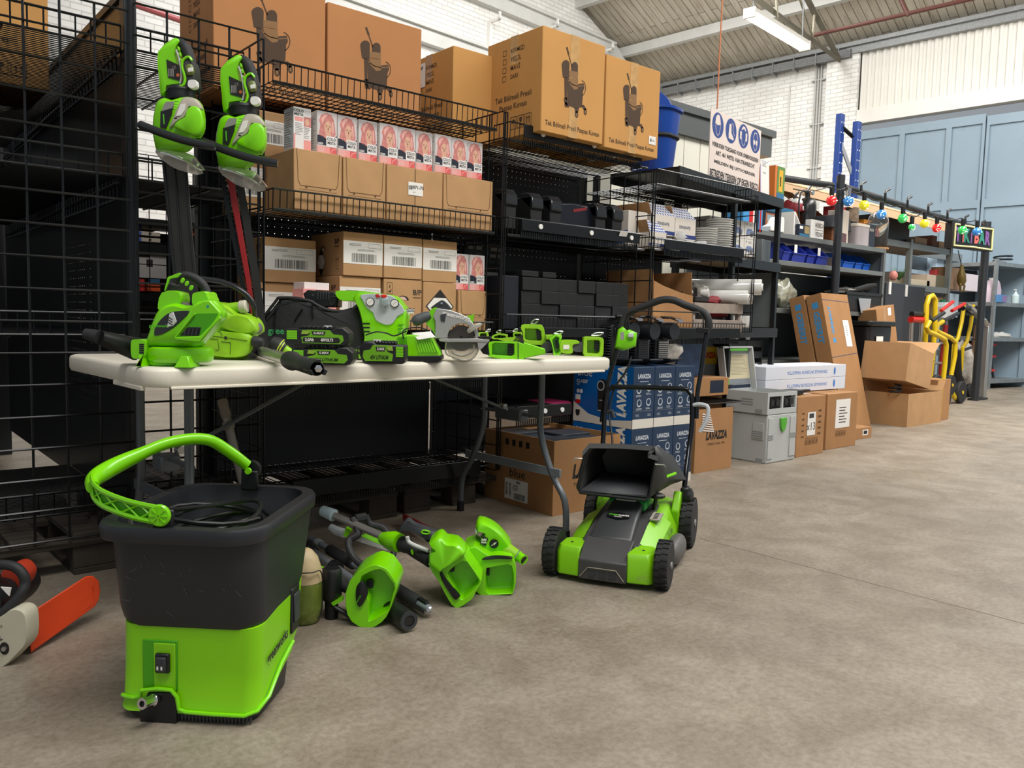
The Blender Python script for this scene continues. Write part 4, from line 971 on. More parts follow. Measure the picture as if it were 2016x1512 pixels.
for tx,y,sz,sx in (('VERBODEN TOEGANG VOOR ONBEVOEGDEN',.50,.066,.92),('ART. 461 WETB. VAN STRAFRECHT',.385,.066,.78),('MELDEN BIJ UITVOERDER',.245,.062,.82),('BETREDEN TERREIN OP EIGEN RISICO',.075,.11,.96)):
    fit(s,tx,w_*sx,h_*sz,F1@T(w_*.5,h_*y,0),bold=.02)
obj('printed_face',s,[SBLUE,SIGNW,INK],t,ang=0)
# paper sheet with its holder, leaning beside the board
P0=aty(1500,310,3.27);P1=aty(1522,320,3.30);
t=thing('notice_sheet','white notice sheet with purple edge leaning right of the site rules board','paper',M=T(P0.x-.02,3.255,1.795)@Rz(9.7)@Rx(-3))
obj('sheet',S().bx(0,.15,0,.003,0,.235),PAPER,t,ang=0)
s=S();s.mt(0);textlines(s,.10,.03,3,T(.08,-.001,.205)@Rx(90),4);textlines(s,.08,.012,2,T(.08,-.001,.15)@Rx(90),7);s.mt(1).line2([(0.004,0),(.004,.2)],.006,T(0,-.001,0)@Rx(90));s.mt(2).line2([(0,.004),(.15,.004)],.006,T(0,-.001,0)@Rx(90))
s.mt(3).line2([(.02,.228),(.13,.228)],.003,T(0,-.001,0)@Rx(90))
obj('printed_text',s,[GINK,mat('purple_edge','b48ad0',.5),mat('peach_edge','e9b08a',.5),mat('blue_line','6c86c8',.5)],t,ang=0)
YEL=mat('yellow_plastic','e8b21c',.4)
t=thing('road_sign_hoop','yellow double curved foam pieces behind the notice sheet','sign part',M=T(5.25,3.45,1.795))
s=S()
for x in (0.0,.055):s.tube([(x,0,0),(x,0,.22),(x+.012,0,.27),(x+.03,0,.285),(x+.045,0,.26),(x+.05,0,.2),(x+.05,0,0)],.012,8,M=Rz(35))
for i,x in enumerate((0.0,.06)):obj('hoop',S().tube([(x,0,0),(x,0,.22),(x+.012,0,.275),(x+.028,0,.29),(x+.043,0,.265),(x+.048,0,.2),(x+.048,0,0)],.012,8,M=Rz(35)),YEL,t)
def gbox(name,label,cat,x0,x1,y0,y1,z0,z1,m,prints=(),rz=0,bev=.002):
    """plain retail box with flat printed patches on its front: (x0,x1,z0,z1,material) in fractions"""
    w2,d2,h2=x1-x0,y1-y0,z1-z0;t=thing(name,label,cat,((x0+x1)/2,(y0+y1)/2,z0),rz)
    obj('box_body',box((w2,d2,h2)),m,t,bev=bev)
    if prints:
        s=S();ms=[];F=fF(d2,0,0,.0008)
        for i,(a,b_,c_,e_,mt_) in enumerate(prints):
            if mt_ not in ms:ms.append(mt_)
            s.mt(ms.index(mt_)).rect(-w2/2+a*w2,-w2/2+b_*w2,c_*h2,e_*h2,F@T(0,0,.0003*i))
        obj('front_print',s,ms,t,ang=0)
    return t
OBX=mat('orange_card','d8772c',.5);DNV=mat('dark_navy_card','1b2638',.4);TEAL=mat('teal_print','2f6f92',.5);GRN2=mat('green_print','5f8a3f',.5)
gbox('toy_box','orange sided box with yellow and green picture at the end of the top beam','box',5.20,5.36,3.32,3.46,1.795,2.03,OBX,((.2,1,0,.2,TEAL),(.2,1,.2,1,GRN2),(.4,.8,.25,.9,YEL),(.5,.62,.4,.7,INK)),8)
# ---- blue mop bin with wringer and pole
BIN=mat('blue_polypropylene','0a3f96',.32,nz=.05,ns=6)
t=thing('waste_bin','tall blue plastic bin with half round lid beside the mop bucket cartons','bin',(3.90,3.34,1.79),12)
def rbin(z,a,b_):return [(a*x,b_*y,z) for x,y in rr(2,2,.75,6)]
s=S().loft([rbin(0,.10,.12),rbin(.36,.135,.155),rbin(.37,.15,.17),rbin(.385,.15,.17),rbin(.385,.13,.15),rbin(.02,.095,.112)],cap1=True);obj('bin_body',s,BIN,t,ang=50)
obj('hinged_lid',S().prism([(.15*cos(pi*i/16),.13*sin(pi*i/16)) for i in range(17)],-.012,.012,T(-.02,.02,.385)@Rz(-40)@Rx(90)),BIN,t,bev=.004)
obj('rubber_band',S().loft([rbin(.205,.122,.142),rbin(.215,.134,.154),rbin(.222,.134,.154),rbin(.232,.124,.143)],cap0=False,cap1=False),RUB,t)
t=thing('mop_pole','light grey pole with bulb end sticking out of the blue bin','handle',M=T(3.97,3.40,1.83)@Rx(-4)@Ry(2))
PG=mat('light_grey_plastic','b9bcc0',.4)
obj('pole',S().lathe([(.018,0),(.018,.46),(.022,.47)],16),PG,t);obj('knob',S().lathe([(.02,.462),(.03,.48),(.034,.52),(.03,.542),(.012,.55)],16),PG,t)
# ---- blue pallet rack upright beyond
PRB=mat('blue_rack_steel','1f3f86',.4,m=.2)
t=thing('pallet_rack_frame','tall dark blue perforated rack upright before the grey blue doors','rack')
for (px,py,yy) in ((1655,225,6.0),(1688,240,5.85)):
    p=aty(px,py,yy);q_=obj('upright',S().bx(p.x-.055,p.x+.055,yy-.04,yy+.04,0,p.z),PRB,t,bev=.004)
    k_=p.z-.12
    while k_>1.2:
        for u in (-.03,.03):obj('hole',S().disc(u,0,.01,T(p.x,yy-.0415,k_)@Rx(90),8),PAPER if True else INK,q_,ang=0)
        k_ -= .14
    if px==1655:pa=p
obj('brace',S().rod((pa.x,6.0,pa.z-.35),(p.x,5.85,pa.z-.9),.03,4),GREYM,t);obj('brace',S().rod((p.x,5.85,pa.z-.9),(pa.x,6.0,pa.z-1.4),.03,4),GREYM,t);obj('brace',S().rod((pa.x,6.0,pa.z-.15),(p.x,5.85,p.z-.25),.03,4),BMET,t)

# ---- grey steel shelf unit with things
GSH=mat('galvanised_grey_shelf','7b7e7b',.42,m=.45,nz=.08,ns=5);GSHD=mat('grey_shelf_back','596063',.5,m=.3)
GY=4.12;gx0,gx1=6.0,8.66
t=thing('steel_shelving','grey steel shelving behind the tall GEBERIT lettered cartons'.replace('GEBERIT lettered','leaning blue lettered'),'shelving')
for z in (1.68,1.435,1.0,.52):obj('shelf_panel',S().bx(gx0,gx1,GY,GY+.55,z,z+.045),GSH,t,bev=.003)
obj('back_panel',S().bx(gx0,gx1,GY+.555,GY+.565,.05,1.43),GSHD,t)
for x in (gx0,gx1-.035):obj('upright_post',S().bx(x,x+.035,GY-.005,GY+.03,0,1.72),GSH,t,bev=.002)
obj('side_panel',S().bx(gx1-.01,gx1,GY+.03,GY+.55,0,1.68),GSHD,t)
obj('upright_post',S().bx(6.15,6.2,GY-.012,GY,.3,1.43),mat('bright_zinc','a3a7a8',.3,m=.7),t)
BLB=mat('blue_bin_plastic','23359a',.4);BLB2=mat('bright_blue_bin_plastic','1a5fc9',.4)
def sbin(label,x,y,z,w_,d_,h,m,rz=0,flip=False):
    t=thing('stacking_bin',label,'bin',(x,y,z),rz,'open fronted blue storage bins')
    k=.006;pr=[(-d_/2,0),(d_/2,0),(d_/2,h),(-d_/2+.09,h),(-d_/2-.02,h*.45)]
    s=S()
    for u in (-w_/2,w_/2-k):s.prism(pr,u,u+k,Matrix(((0,0,1,0),(1,0,0,0),(0,1,0,0),(0,0,0,1))))
    s.bx(-w_/2,w_/2,-d_/2,d_/2,0,k).bx(-w_/2,w_/2,d_/2-k,d_/2,0,h)
    s.loft([[(xx,-d_/2,0),(xx,-d_/2+k,0),(xx,-d_/2-.02+k,h*.45),(xx,-d_/2-.02,h*.45)] for xx in (-w_/2,w_/2)])
    obj('bin_body',s,m,t,ang=30);obj('rim',S().bx(-w_/2,w_/2,-d_/2-.026,-d_/2-.016,h*.40,h*.46),m,t,bev=.002)
    return t
for i,(pa,pb) in enumerate(((1541,1556),(1560,1587),(1589,1605),(1608,1631))):
    a,b_=aty(pa,520,GY-.02),aty(pb,520,GY-.02)
    t=sbin('dark blue storage bin, %s from the left on the grey shelving' % ('first','second','third','fourth')[i],(a.x+b_.x)/2,GY+.17,1.48,b_.x-a.x-.01,.34,.17,BLB)
    if i in (1,3):obj('label_card',S().rect(-.05,.0,.08,.16,T(.02,-.15,0)@Rx(90)),PAPER,t,ang=0)
for i,(pa,pb) in enumerate(((1662,1684),(1686,1700),(1702,1716))):
    a,b_=aty(pa,520,GY+.1),aty(pb,520,GY+.1)
    sbin('bright blue storage bin, %s from the left right of the scaffold pole' % ('first','second','third')[i],(a.x+b_.x)/2,GY+.28,1.48,b_.x-a.x-.015,.30,.17,BLB2)
gbox('small_carton','small brown carton at the right end of the shelf with the bright blue bins','box',8.3,8.52,GY+.15,GY+.4,1.48,1.57,DKRAFT)
# things on the top shelf of it (z 1.725)
GT=1.726
def X_(px,y):return aty(px,455,y).x
gbox('toy_car_box','blue box printed with an orange toy car, behind the white dispenser','box',X_(1503,GY+.3),X_(1560,GY+.3),GY+.3,GY+.45,GT,GT+.30,DNV,((0,1,.82,1,TEAL),(.05,.42,.25,.75,mat('toy_orange_print','b06a44',.5)),(.1,.32,.5,.7,mat('windscreen_print','9fb3b8',.4)),(.08,.14,.2,.3,INK),(.3,.36,.2,.3,INK),(.55,.9,.55,.7,PAPER),(.5,.95,.1,.3,TEAL)),0)
gbox('flat_box','blue and red striped flat boxes behind the small white printed boxes','box',X_(1462,GY),X_(1500,GY),GY,GY+.2,1.70,1.90,mat('sky_blue_card','3f8fc8',.5),((.3,.5,0,1,RED),(.5,.6,0,1,PAPER),(.6,.8,0,1,DNV),(.85,.92,0,1,RED)))
t=thing('dispenser','white plastic dispenser with rounded top between rack post and toy box','dispenser',(X_(1530,GY),GY,GT))
obj('dispenser_body',S().prism([(-.12,0),(.1,0),(.1,.12),(.08,.14),(.02,.14),(-.01,.11),(-.04,.07),(-.12,.045)],-.05,.05,T(0,.04,0)@Rx(90)),WHITE,t,bev=.008)
t=thing('magazine_file','white cardboard magazine file with slanted side on the grey shelving','file',(X_(1561,GY+.1),GY+.12,GT))
obj('file_body',S().prism([(-.09,0),(.07,0),(.07,.06),(-.07,.22),(-.09,.22)],-.08,.08,Rx(90)),WHITE,t,ang=0)
obj('grey_side',S().prism([(-.075,.07),(.045,.07),(-.07,.2)],.0805,.0815,Rx(90)),mat('pale_grey_card','9a9b98',.6),t,ang=0)
gbox('lamp_box','small dark box with a picture beside the lettered light box','box',X_(1573,GY),X_(1594,GY),GY+.0,GY+.08,GT,GT+.105,DNV,((.05,.95,0,.2,TEAL),(.5,.95,.25,.9,mat('tan_print','a08c5e',.6)),(.05,.35,.6,.85,PAPER)))
t=thing('light_box','white letter light box reading horeca veiling','light box',(X_(1607,GY+.1),GY+.12,GT))
obj('box_body',box((.24,.06,.19)),WHITE,t,bev=.002)
s=S();F=fF(.06,.035,.095,.0008);s.mt(0).rect(-.075,.075,-.085,.085,F);s.mt(1).txt('HORECA',.062,F@T(0,.042,.0005),bold=.02,sx=.62).txt('VEILING',.062,F@T(0,-.042,.0005),bold=.02,sx=.62).rect(-.075,.075,-.003,.003,F@T(0,0,.0004))
obj('lettered_front',s,[PAPER,INK],t,ang=0)
# fire extinguisher
t=thing('fire_extinguisher','black fire extinguisher with hose standing behind the letter light box','extinguisher',(X_(1590,GY+.3),GY+.32,GT))
obj('cylinder',S().lathe([(.075,0),(.09,.01),(.09,.30),(.08,.335),(.045,.365),(.025,.37),(.025,.39)],28),mat('black_lacquer','1b1c1d',.3),t)
obj('valve',S().bx(-.02,.02,-.02,.02,.39,.42).bx(-.015,.09,-.008,.008,.42,.435,Ry(-35)),BMET,t,bev=.002)
obj('lever',S().bx(-.01,.12,-.01,.01,0,.012,T(0,0,.425)@Ry(-38)),BMET,t,bev=.002)
obj('gauge',S().lathe([(.02,0),(.02,.015)],14,T(.03,-.03,.41)@Rx(90)),CHROME,t)
t.scale=(1,1,1.22);obj('hose',S().tube([(-.02,0,.405),(-.08,0,.42),(-.15,-.01,.39),(-.19,-.02,.32),(-.20,-.03,.25),(-.19,-.03,.18)],.009,8),RUB,t)
t=thing('cap','red and white baseball cap on top of the orange box behind the extinguisher','cap',(X_(1563,GY+.4),GY+.42,GT+.30))
obj('crown',S().lathe([(.105,0),(.11,.03),(.105,.08),(.08,.12),(.04,.14),(.005,.145)],20,sx=1.1),mat('dark_red_cloth','8f1a2a',.7),t);obj('white_panel',S().ell((-.02,-.012,.09),(.08,.095,.055),16,8),PAPER,t)
obj('visor',S().ell((.07,-.06,.01),(.12,.1,.012),16,6),mat('dark_red_cloth','8f1a2a',.7),t)
s=S().txt('IK',.05,T(0,-.116,.035)@Rx(90),bold=.04);obj('lettering',s,PAPER,t,ang=0)
gbox('carton','orange and brown carton under the red and white cap','box',X_(1548,GY+.42),X_(1580,GY+.42),GY+.35,GY+.5,GT,GT+.30,DKRAFT,((0,.3,.0,1,OBX),(.3,1,.7,1,OBX)))
gbox('red_box','dark red box behind the scaffold pole under the red bulb','box',X_(1632,GY+.42),X_(1650,GY+.42),GY+.35,GY+.5,GT,2.17,mat('dark_red_card','8b1620',.5))
t=thing('birdhouse','wooden house shaped lantern with dark roof behind the scaffold pole','birdhouse',(X_(1633,GY+.2),GY+.2,GT))
obj('house_body',box((.27,.2,.16)),mat('orange_wood','7a4723',.6,nz=.3,ns=30),t,bev=.003)
obj('roof',S().prism([(-.20,.15),(.20,.13),(.17,.26),(-.17,.27)],-.13,.13,Rx(90)),mat('dark_slate','3a3d42',.6),t,bev=.003)
gbox('wine_box','pale carton with red floral foot right of the scaffold pole','box',X_(1655,GY+.05),X_(1671,GY+.05),GY+.05,GY+.2,GT,GT+.33,mat('pale_card','c9bcae',.6),((.0,.75,.0,.3,mat('floral_print','5d3f42',.6,nz=.6,ns=60)),),6)
gbox('wine_box','black carton between the pale one and the amber glass','box',X_(1669,GY+.26),X_(1680,GY+.26),GY+.22,GY+.34,GT,GT+.28,mat('matt_black_card2','1d1b1c',.5),((.1,.9,.3,.45,GINK),),4)
gbox('pink_box','tall narrow pink carton hanging under the yellow bulb','box',X_(1681,GY+.4),X_(1690,GY+.4),GY+.4,GY+.45,GT,2.2,mat('pink_carton','c05a78',.5),((.3,.7,.1,.9,mat('wine_print','6a2b3f',.5)),),5)
def tank(label,px,py,w_,h,m,lid):
    p=aty(px,py,GY+.06);t=thing('canister',label,'canister',(X_(px,GY+.08),GY+.08,GT));obj('canister_body',S().loft([[(x,y,z) for x,y in rr(w_,.14,.04)] for z in (0,h)]),m,t,bev=.004)
    obj('lid',S().loft([[(x,y,z) for x,y in rr(w_+.006,.146,.04)] for z in (h,h+.03)]),lid,t,bev=.003)
tank('mauve grey canister with cream lid on the grey shelving',1689,470,.26,.19,mat('mauve_grey','a39a9b',.5),mat('cream_lid','d8cdbd',.5))
gbox('slate_box','dark slate box between the canister and the glass dome','box',X_(1703,GY+.1),X_(1720,GY+.1),GY+.08,GY+.2,GT,GT+.25,mat('slate_card','2f343f',.5),((.3,.8,.7,.82,GINK),))
t=thing('glass_dome','glass dome with red lettered card inside on a wooden base','dome',(X_(1728,GY+.12),GY+.12,GT))
obj('base',S().lathe([(.12,0),(.12,.022)],32),mat('light_wood','a67b4f',.6),t,bev=.003)
obj('dome',S().lathe([(.105,.022),(.105,.30),(.095,.35),(.07,.39),(.03,.41),(.002,.412)],32,cap=False),mat('thin_glass','e8ecec',.02,tr=.97),t,solid=.002)
obj('card',S().bx(-.085,.075,-.01,.01,.024,.24),mat('crimson_card','b5122f',.5),t)
s=S();r_=random.Random(3)
for i in range(6):
    for j in range(4):s.txt(r_.choice('AEKSRTN'),.03,T(-.065+j*.042,-.0115,.05+i*.033)@Rx(90),bold=.03)
obj('lettering',s,PAPER,t,ang=0)
for i,(x,m) in enumerate(((7.72,'amber_glass'),)):
    t=tag(obj('glass_cylinder',S().lathe([(.11,0),(.11,.46)],24,M=T(X_(1668,GY+.42),GY+.42,GT)),mat('amber_glass','6f5f4e',.15,nz=.3,ns=20)),'brownish glass cylinder behind the blue bulb','glass')
gbox('storage_box','large black box at the right end of the grey shelving under the green bulb','box',X_(1742,GY+.6),X_(1786,GY+.6),GY+.57,GY+.95,1.955,2.28,mat('black_card','131415',.5),((.62,.64,0,1,DGREY),(.7,.95,.1,.7,mat('black_card_b','1d1e20',.5))))
gbox('crate','black plastic box with orange side behind the glass dome','box',X_(1692,GY+.45),X_(1712,GY+.45),GY+.4,GY+.52,GT,2.1,mat('ochre_card','b8781c',.5))
# lower shelves of the grey unit
t=thing('vegetable_crate','black crate with grey bag hanging out on the grey shelving','crate',(8.25,GY+.2,1.045))
BSK=mat('black_crate_plastic','1a1b1c',.45)
k=.012
obj('crate_body',S().bx(-.38,.38,-.2,-.19,0,.19).bx(-.38,.38,.19,.2,0,.19).bx(-.38,-.37,-.19,.19,0,.19).bx(.37,.38,-.19,.19,0,.19).bx(-.37,.37,-.19,.19,0,.01),BSK,t)
obj('rim',S().bx(-.39,.39,-.21,-.19,.17,.2).bx(-.39,.39,.19,.21,.17,.2),BSK,t,bev=.002)
obj('hanging_bag',S().loft([[(-.15,-.215,.14),(.12,-.215,.14),(.12,-.212,.14),(-.15,-.212,.14)],[(-.10,-.225,-.01),(.07,-.225,-.01),(.07,-.22,-.01),(-.10,-.22,-.01)]]),mat('grey_bag','8f9396',.5),t)
lumpy('heap of grey cables and cloth in the black crate on the grey shelving','cable_heap','cables',(8.2,GY+.17,1.25),(.3,.13,.05),mat('grey_tangle','6f6c66',.6,nz=.5,ns=30,bump=.6,bs=25),12)
t=tag(obj('angle_grinder',S().tube([(8.1,GY+.05,1.26),(8.3,GY+.0,1.31),(8.42,GY-.02,1.33)],[.03,.032,.025],10),BLK),'black tool lying on top of the black crate on the grey shelving','tool')
lumpy('grey green crumpled bag at the left post under the grey shelving','plastic_bag','bag',(X_(1546,GY+.1),GY+.1,1.18),(.14,.1,.13),mat('greenish_bag','8f8f7c',.3,nz=.5,ns=18,bump=.9,bs=20),14)
gbox('switch_box','metal and beige valve piece beside the scaffold pole on the grey shelving','part',7.56,7.72,GY+.0,GY+.1,1.48,1.56,mat('brass_beige','a3957c',.35,m=.4))
# black wheeled tub below with white label
t=thing('wheelie_tub','black lidded tub with long white label behind the brown cartons','tub',(X_(1708,4.0),GY-.12,0.0))
obj('tub_body',S().loft([[(x,y,z) for x,y in rr(w2,.4,.05)] for z,w2 in ((0,.42),(.9,.5))]),BLK,t,bev=.01)
obj('lid',S().loft([[(x,y,z) for x,y in rr(.56,.46,.05)] for z in (.9,.95)]),BLK,t,bev=.008);obj('label_strip',S().bx(-.12,.02,-.215,-.212,.52,.80),PAPER,t,ang=0)

# ---- scaffold frame with awning, bulbs and the bar sign
SCF=mat('dark_grey_scaffold_tube','3b3d40',.35,m=.5)
YS=4.0
t=thing('scaffold_frame','dark grey scaffold tube frame over the bar area','frame')
p1=aty(1656,345,YS);p2=aty(1944,437,YS-.02)
x1=atz(1629,0,0).x if False else p1.x
obj('upright_tube',S().rod((x1-.0,YS,0),(x1,YS,p1.z),.038,16),SCF,t);obj('upright_tube',S().rod((p2.x,YS-.02,0),(p2.x,YS-.02,p2.z),.045,16),SCF,t)
a=aty(1660,368,YS);b_=aty(1940,455,YS-.02)
obj('cross_tube',S().rod(tuple(a),tuple(b_),.032,14),SCF,t)
c_=aty(1542,352,YS+1.4)
obj('cross_tube',S().rod(tuple(aty(1530,349,YS+.12)),tuple(a+Vector((-.02,.1,.02))),.03,14),SCF,t)
n=7
for i in range(n):
    f_=(i+.5)/n;p=a.lerp(b_,f_);obj('cable_tie',S().tube([tuple(p+Vector((0,-.055,-.03))),tuple(p+Vector((0,-.05,.045))),tuple(p+Vector((.05,-.03,.075))),tuple(p+Vector((.09,-.05,.10)))],.013,6),BLK,t)
AWN=mat('beige_awning_cloth','c9a681',.8)
s=S();
q0,q1=aty(1532,362,YS+.5),aty(1935,462,YS+.35)
s.loft([[tuple(q0+Vector((0,0,.02))),tuple(q0+Vector((0,.9,.35))),tuple(q0+Vector((0,.9,.36))),tuple(q0+Vector((0,0,.03)))],[tuple(q1+Vector((0,0,.02))),tuple(q1+Vector((0,.8,.30))),tuple(q1+Vector((0,.8,.31))),tuple(q1+Vector((0,0,.03)))]])
s.loft([[tuple(q0+Vector((0,0,-.05))),tuple(q0+Vector((0,0,.03))),tuple(q0+Vector((0,.01,.03))),tuple(q0+Vector((0,.01,-.05)))],[tuple(q1+Vector((0,0,-.08))),tuple(q1+Vector((0,0,.03))),tuple(q1+Vector((0,.01,.03))),tuple(q1+Vector((0,.01,-.08)))]])
tag(obj('awning',s,AWN,ang=0),'beige awning cloth hanging behind the scaffold tube with the bulbs','awning')
t=thing('parasol_frame','brown wooden parasol arms under the beige awning','frame')
WDO=mat('ochre_wood','8a5a22',.5)
for a1,b1 in (((1545,378),(1632,440)),((1590,402),(1560,425)),((1600,385),(1650,400))):obj('arm',S().rod(tuple(aty(a1[0],a1[1],YS+.75)),tuple(aty(b1[0],b1[1],YS+.75)),.035,6),WDO,t)
# festoon lights
s=S();prev=None;bulbs=((1637,395,'r'),(1670,396,'b'),(1701,404,'y'),(1735,422,'b'),(1777,430,'g'),(1795,447,'g'),(1820,440,'y'),(1844,449,'r'),(1895,453,'g'),(1923,456,'b'))
def glassb(n_,c,e):
    m=mat(n_,c,.12,coat=.8,em=e);return m
BM={'r':glassb('red_bulb','e0201e',.35),'b':glassb('blue_bulb','2f78b8',.35),'y':glassb('yellow_bulb','d8d024',.4),'g':glassb('green_bulb','2fb552',.4)}
HOTS={'r':mat('red_bulb_led','ffb3a5',.3,em=3.0),'b':mat('blue_bulb_led','c8ecff',.3,em=3.0),'y':mat('yellow_bulb_led','fffbb0',.3,em=3.0),'g':mat('green_bulb_led','c4ffce',.3,em=3.0)}
wp=[aty(1562,372,YS-.06)];nm={'r':'red','b':'blue','y':'yellow','g':'green'}
where=('left of the scaffold pole','just right of the scaffold pole','above the glass dome at left','directly above the glass dome','over the large black box','small and low beside the black box','third from the bar sign','left of the bar sign','in front of the bar sign','at the right corner of the bar sign')
for i,(px,py,c) in enumerate(bulbs):
    p=aty(px,py,YS-.09 if i<8 else YS-.24);r_=.048 if i != 5 else .034
    t=thing('string_light_bulb','%s festoon bulb %s' % (nm[c],where[i]),'bulb',tuple(p),0,'coloured festoon bulbs')
    g_=obj('glass_globe',S().ell((0,0,0),(r_,r_,r_),20,12),BM[c],t)
    obj('socket',S().lathe([(.018,r_*.8),(.022,r_+.02),(.022,r_+.07),(.01,r_+.08)],12),BLK if i != 1 else CHROME,t)
    r2=random.Random(i)
    for k_ in range(9):
        v=Vector((r2.uniform(-1,1),r2.uniform(-1.2,-.2),r2.uniform(-1,1))).normalized()*r_*1.0;obj('led',S().ell(tuple(v),(.006,.006,.004),6,4),HOTS[c],g_)
    wp.append(p+Vector((0,.02,r_+.085)))
wp2=[]
for i in range(len(wp)-1):
    for k_ in range(5):f_=k_/5;q_=wp[i].lerp(wp[i+1],f_);wp2.append(tuple(q_-Vector((0,0,.03*sin(pi*f_)))))
wp2.append(tuple(wp[-1]));tag(obj('festoon_cable',S().tube(wp2,.006,6),BLK),'black festoon cable carrying the coloured bulbs','cable')
# bar sign
a=aty(1868,443,YS-.0);b_=aty(1943,466,YS-.12);L_=(Vector((b_.x,b_.y,0))-Vector((a.x,a.y,0))).length;an=math.degrees(math.atan2(b_.y-a.y,b_.x-a.x))
hh=.265
t=thing('neon_sign','black tiki bar neon sign with yellow rope border','sign',M=T(a.x,a.y-.06,a.z-hh+.02)@Rz(an))
obj('sign_box',S().bx(-.03,L_+.03,0,.09,-.01,hh+.01),BLK,t,bev=.004)
F=T(0,-.004,0)@Rx(90)
obj('rope_border',S().tube([(.01,-.008,.01),(L_*.5,-.008,.018),(L_-.01,-.008,.01),(L_-.01,-.008,hh*.5),(L_-.01,-.008,hh-.01),(L_*.5,-.008,hh-.018),(.01,-.008,hh-.01),(.016,-.008,hh*.5)],.010,8,closed=True),mat('pale_yellow_rope','e3dfa0',.6,em=.15),t)
cols={'p':mat('purple_neon','75508a',.5,em=.08),'o':mat('coral_neon','c2605a',.5,em=.08),'g':mat('teal_neon','33806c',.5,em=.08)}
u=L_*.10
for ch,c,w2 in (('T','p',.14),('I','o',.09),('K','g',.13),('I','p',.11),('B','o',.15),('A','g',.15),('R','p',.13)):
    sz=hh*.78 if ch not in 'I' else hh*.6
    obj('letter',S().txt(ch,sz,F@T(u,hh*.5-(0 if ch != 'I' else .02),.001),bold=.05,sx=L_/.95*.95),cols[c],t,ang=0);u+=L_*w2*.95+(L_*.03 if ch=='I' and c=='p' else 0)

# ================================================================ floor things before the racks
LVB=mat('navy_coffee_card','1b3450',.42,nz=.15,ns=3);LVB2=mat('blue_coffee_card','0c5ea8',.38,nz=.25,ns=2.2);CREAM=mat('cream_card','d8d2c6',.6);CREAMD=mat('cream_print','cfc7b6',.6)
def lav(label,x,z,first=False,main=None):
    t=thing('coffee_machine_box',label,'box',(x,3.02,z),0,'navy coffee machine boxes');W,D,H=.168,.44,.325
    obj('box_body',box((W,D,H)),LVB,t,bev=.002)
    s=S();F=fF(D,0,0,.0008);s.mt(0).rect(-W/2,W/2,0,.05,F);s.mt(1).txt('LAVAZZA',.030,F@T(0,H-.05,0),bold=.06,sx=.78).rect(-.035,.035,H-.078,H-.075,F)
    for i,(u,v) in enumerate(((-.04,.205),(.04,.215),(-.035,.135),(.04,.138))):
        s.mt(1).disc(u,v,.019,F,16,.021);s.mt(2).disc(u,v+.002,.013,F@T(0,0,.0004),14,.015);s.mt(1);textlines(s,.045,.012,2,F@T(u,v-.032,0),i,.4)
    s.mt(3).rect(-.07,.07,.092,.0935,F);s.mt(1);textlines(s,.04,.014,3,F@T(-.04,.07,0),4,.3);textlines(s,.03,.014,3,F@T(.05,.07,0),5,.3)
    obj('front_print',s,[CREAM,mat('silver_print','b9bfc6',.5),LVB,GINK],t,ang=0)
    return t
lv0=lav('navy coffee machine box with machine picture, lower row, nearest the table',3.275,0.0)
names=('left','middle','right')
for r_ in range(2):
    for c_ in range(3):
        if (r_,c_)==(0,0):lv0['label']='lower left navy coffee machine box of the six behind the mower';continue
        dup(lv0,'%s %s navy coffee machine box of the six behind the mower' % (('lower','upper')[r_],names[c_]),(3.275+c_*.172,3.02,r_*.327))
for r_ in range(2):
    t=[o for o in C.objects if o.get('label')=='%s left navy coffee machine box of the six behind the mower' % ('lower','upper')[r_]][0]
    s=S();F=fL(.168,0,0,.0012);a_=F@T(0,0,.0004);b2=F@T(0,0,.0008)
    s.mt(0).rect(-.218,.218,.03,.324,F);s.mt(1).poly([(-.218,.11,0),(-.10,.05,0),(.05,.03,0),(.218,.045,0),(.218,0,0),(-.218,0,0)],a_)
    s.mt(2).txt('blue',.062,a_@T(-.135,.275,0),bold=.0,sx=1.1).txt('CLASSY',.026,a_@T(-.155,.225,0),bold=.03).txt('MINI',.010,a_@T(-.185,.207,0),bold=.03)
    s.txt('LAVAZZA',.085,a_@T(.145,.19,0)@Rz(90),bold=.05,sx=.72,shear=.15).txt('TORINO, ITALIA, 1895',.011,a_@T(.13,.075,0))
    s.disc(-.185,.17,.012,a_).disc(-.16,.17,.012,a_)
    s.mt(5).rect(-.205,-.165,.10,.122,b2);s.mt(2).rect(-.205,-.165,.122,.15,a_)
    s.mt(3).poly([(-.03,.07,0),(.05,.07,0),(.055,.20,0),(.03,.24,0),(-.01,.245,0),(-.035,.2,0)],a_);s.disc(-.0,.215,.035,b2)
    s.mt(4).disc(-.012,.212,.028,b2@T(0,0,.0003));s.mt(3).disc(-.012,.212,.022,b2@T(0,0,.0006));s.mt(4).rect(-.02,.045,.13,.135,b2).rect(-.03,.05,.073,.078,b2)
    s.mt(3).poly([(-.20,.065,0),(-.165,.065,0),(-.168,.04,0),(-.178,.03,0),(-.192,.03,0),(-.2,.045,0)],b2)
    obj('side_print',s,[LVB2,CREAM,PAPER,INK,mat('silver_print','b9bfc6',.5),RED],t,ang=0)
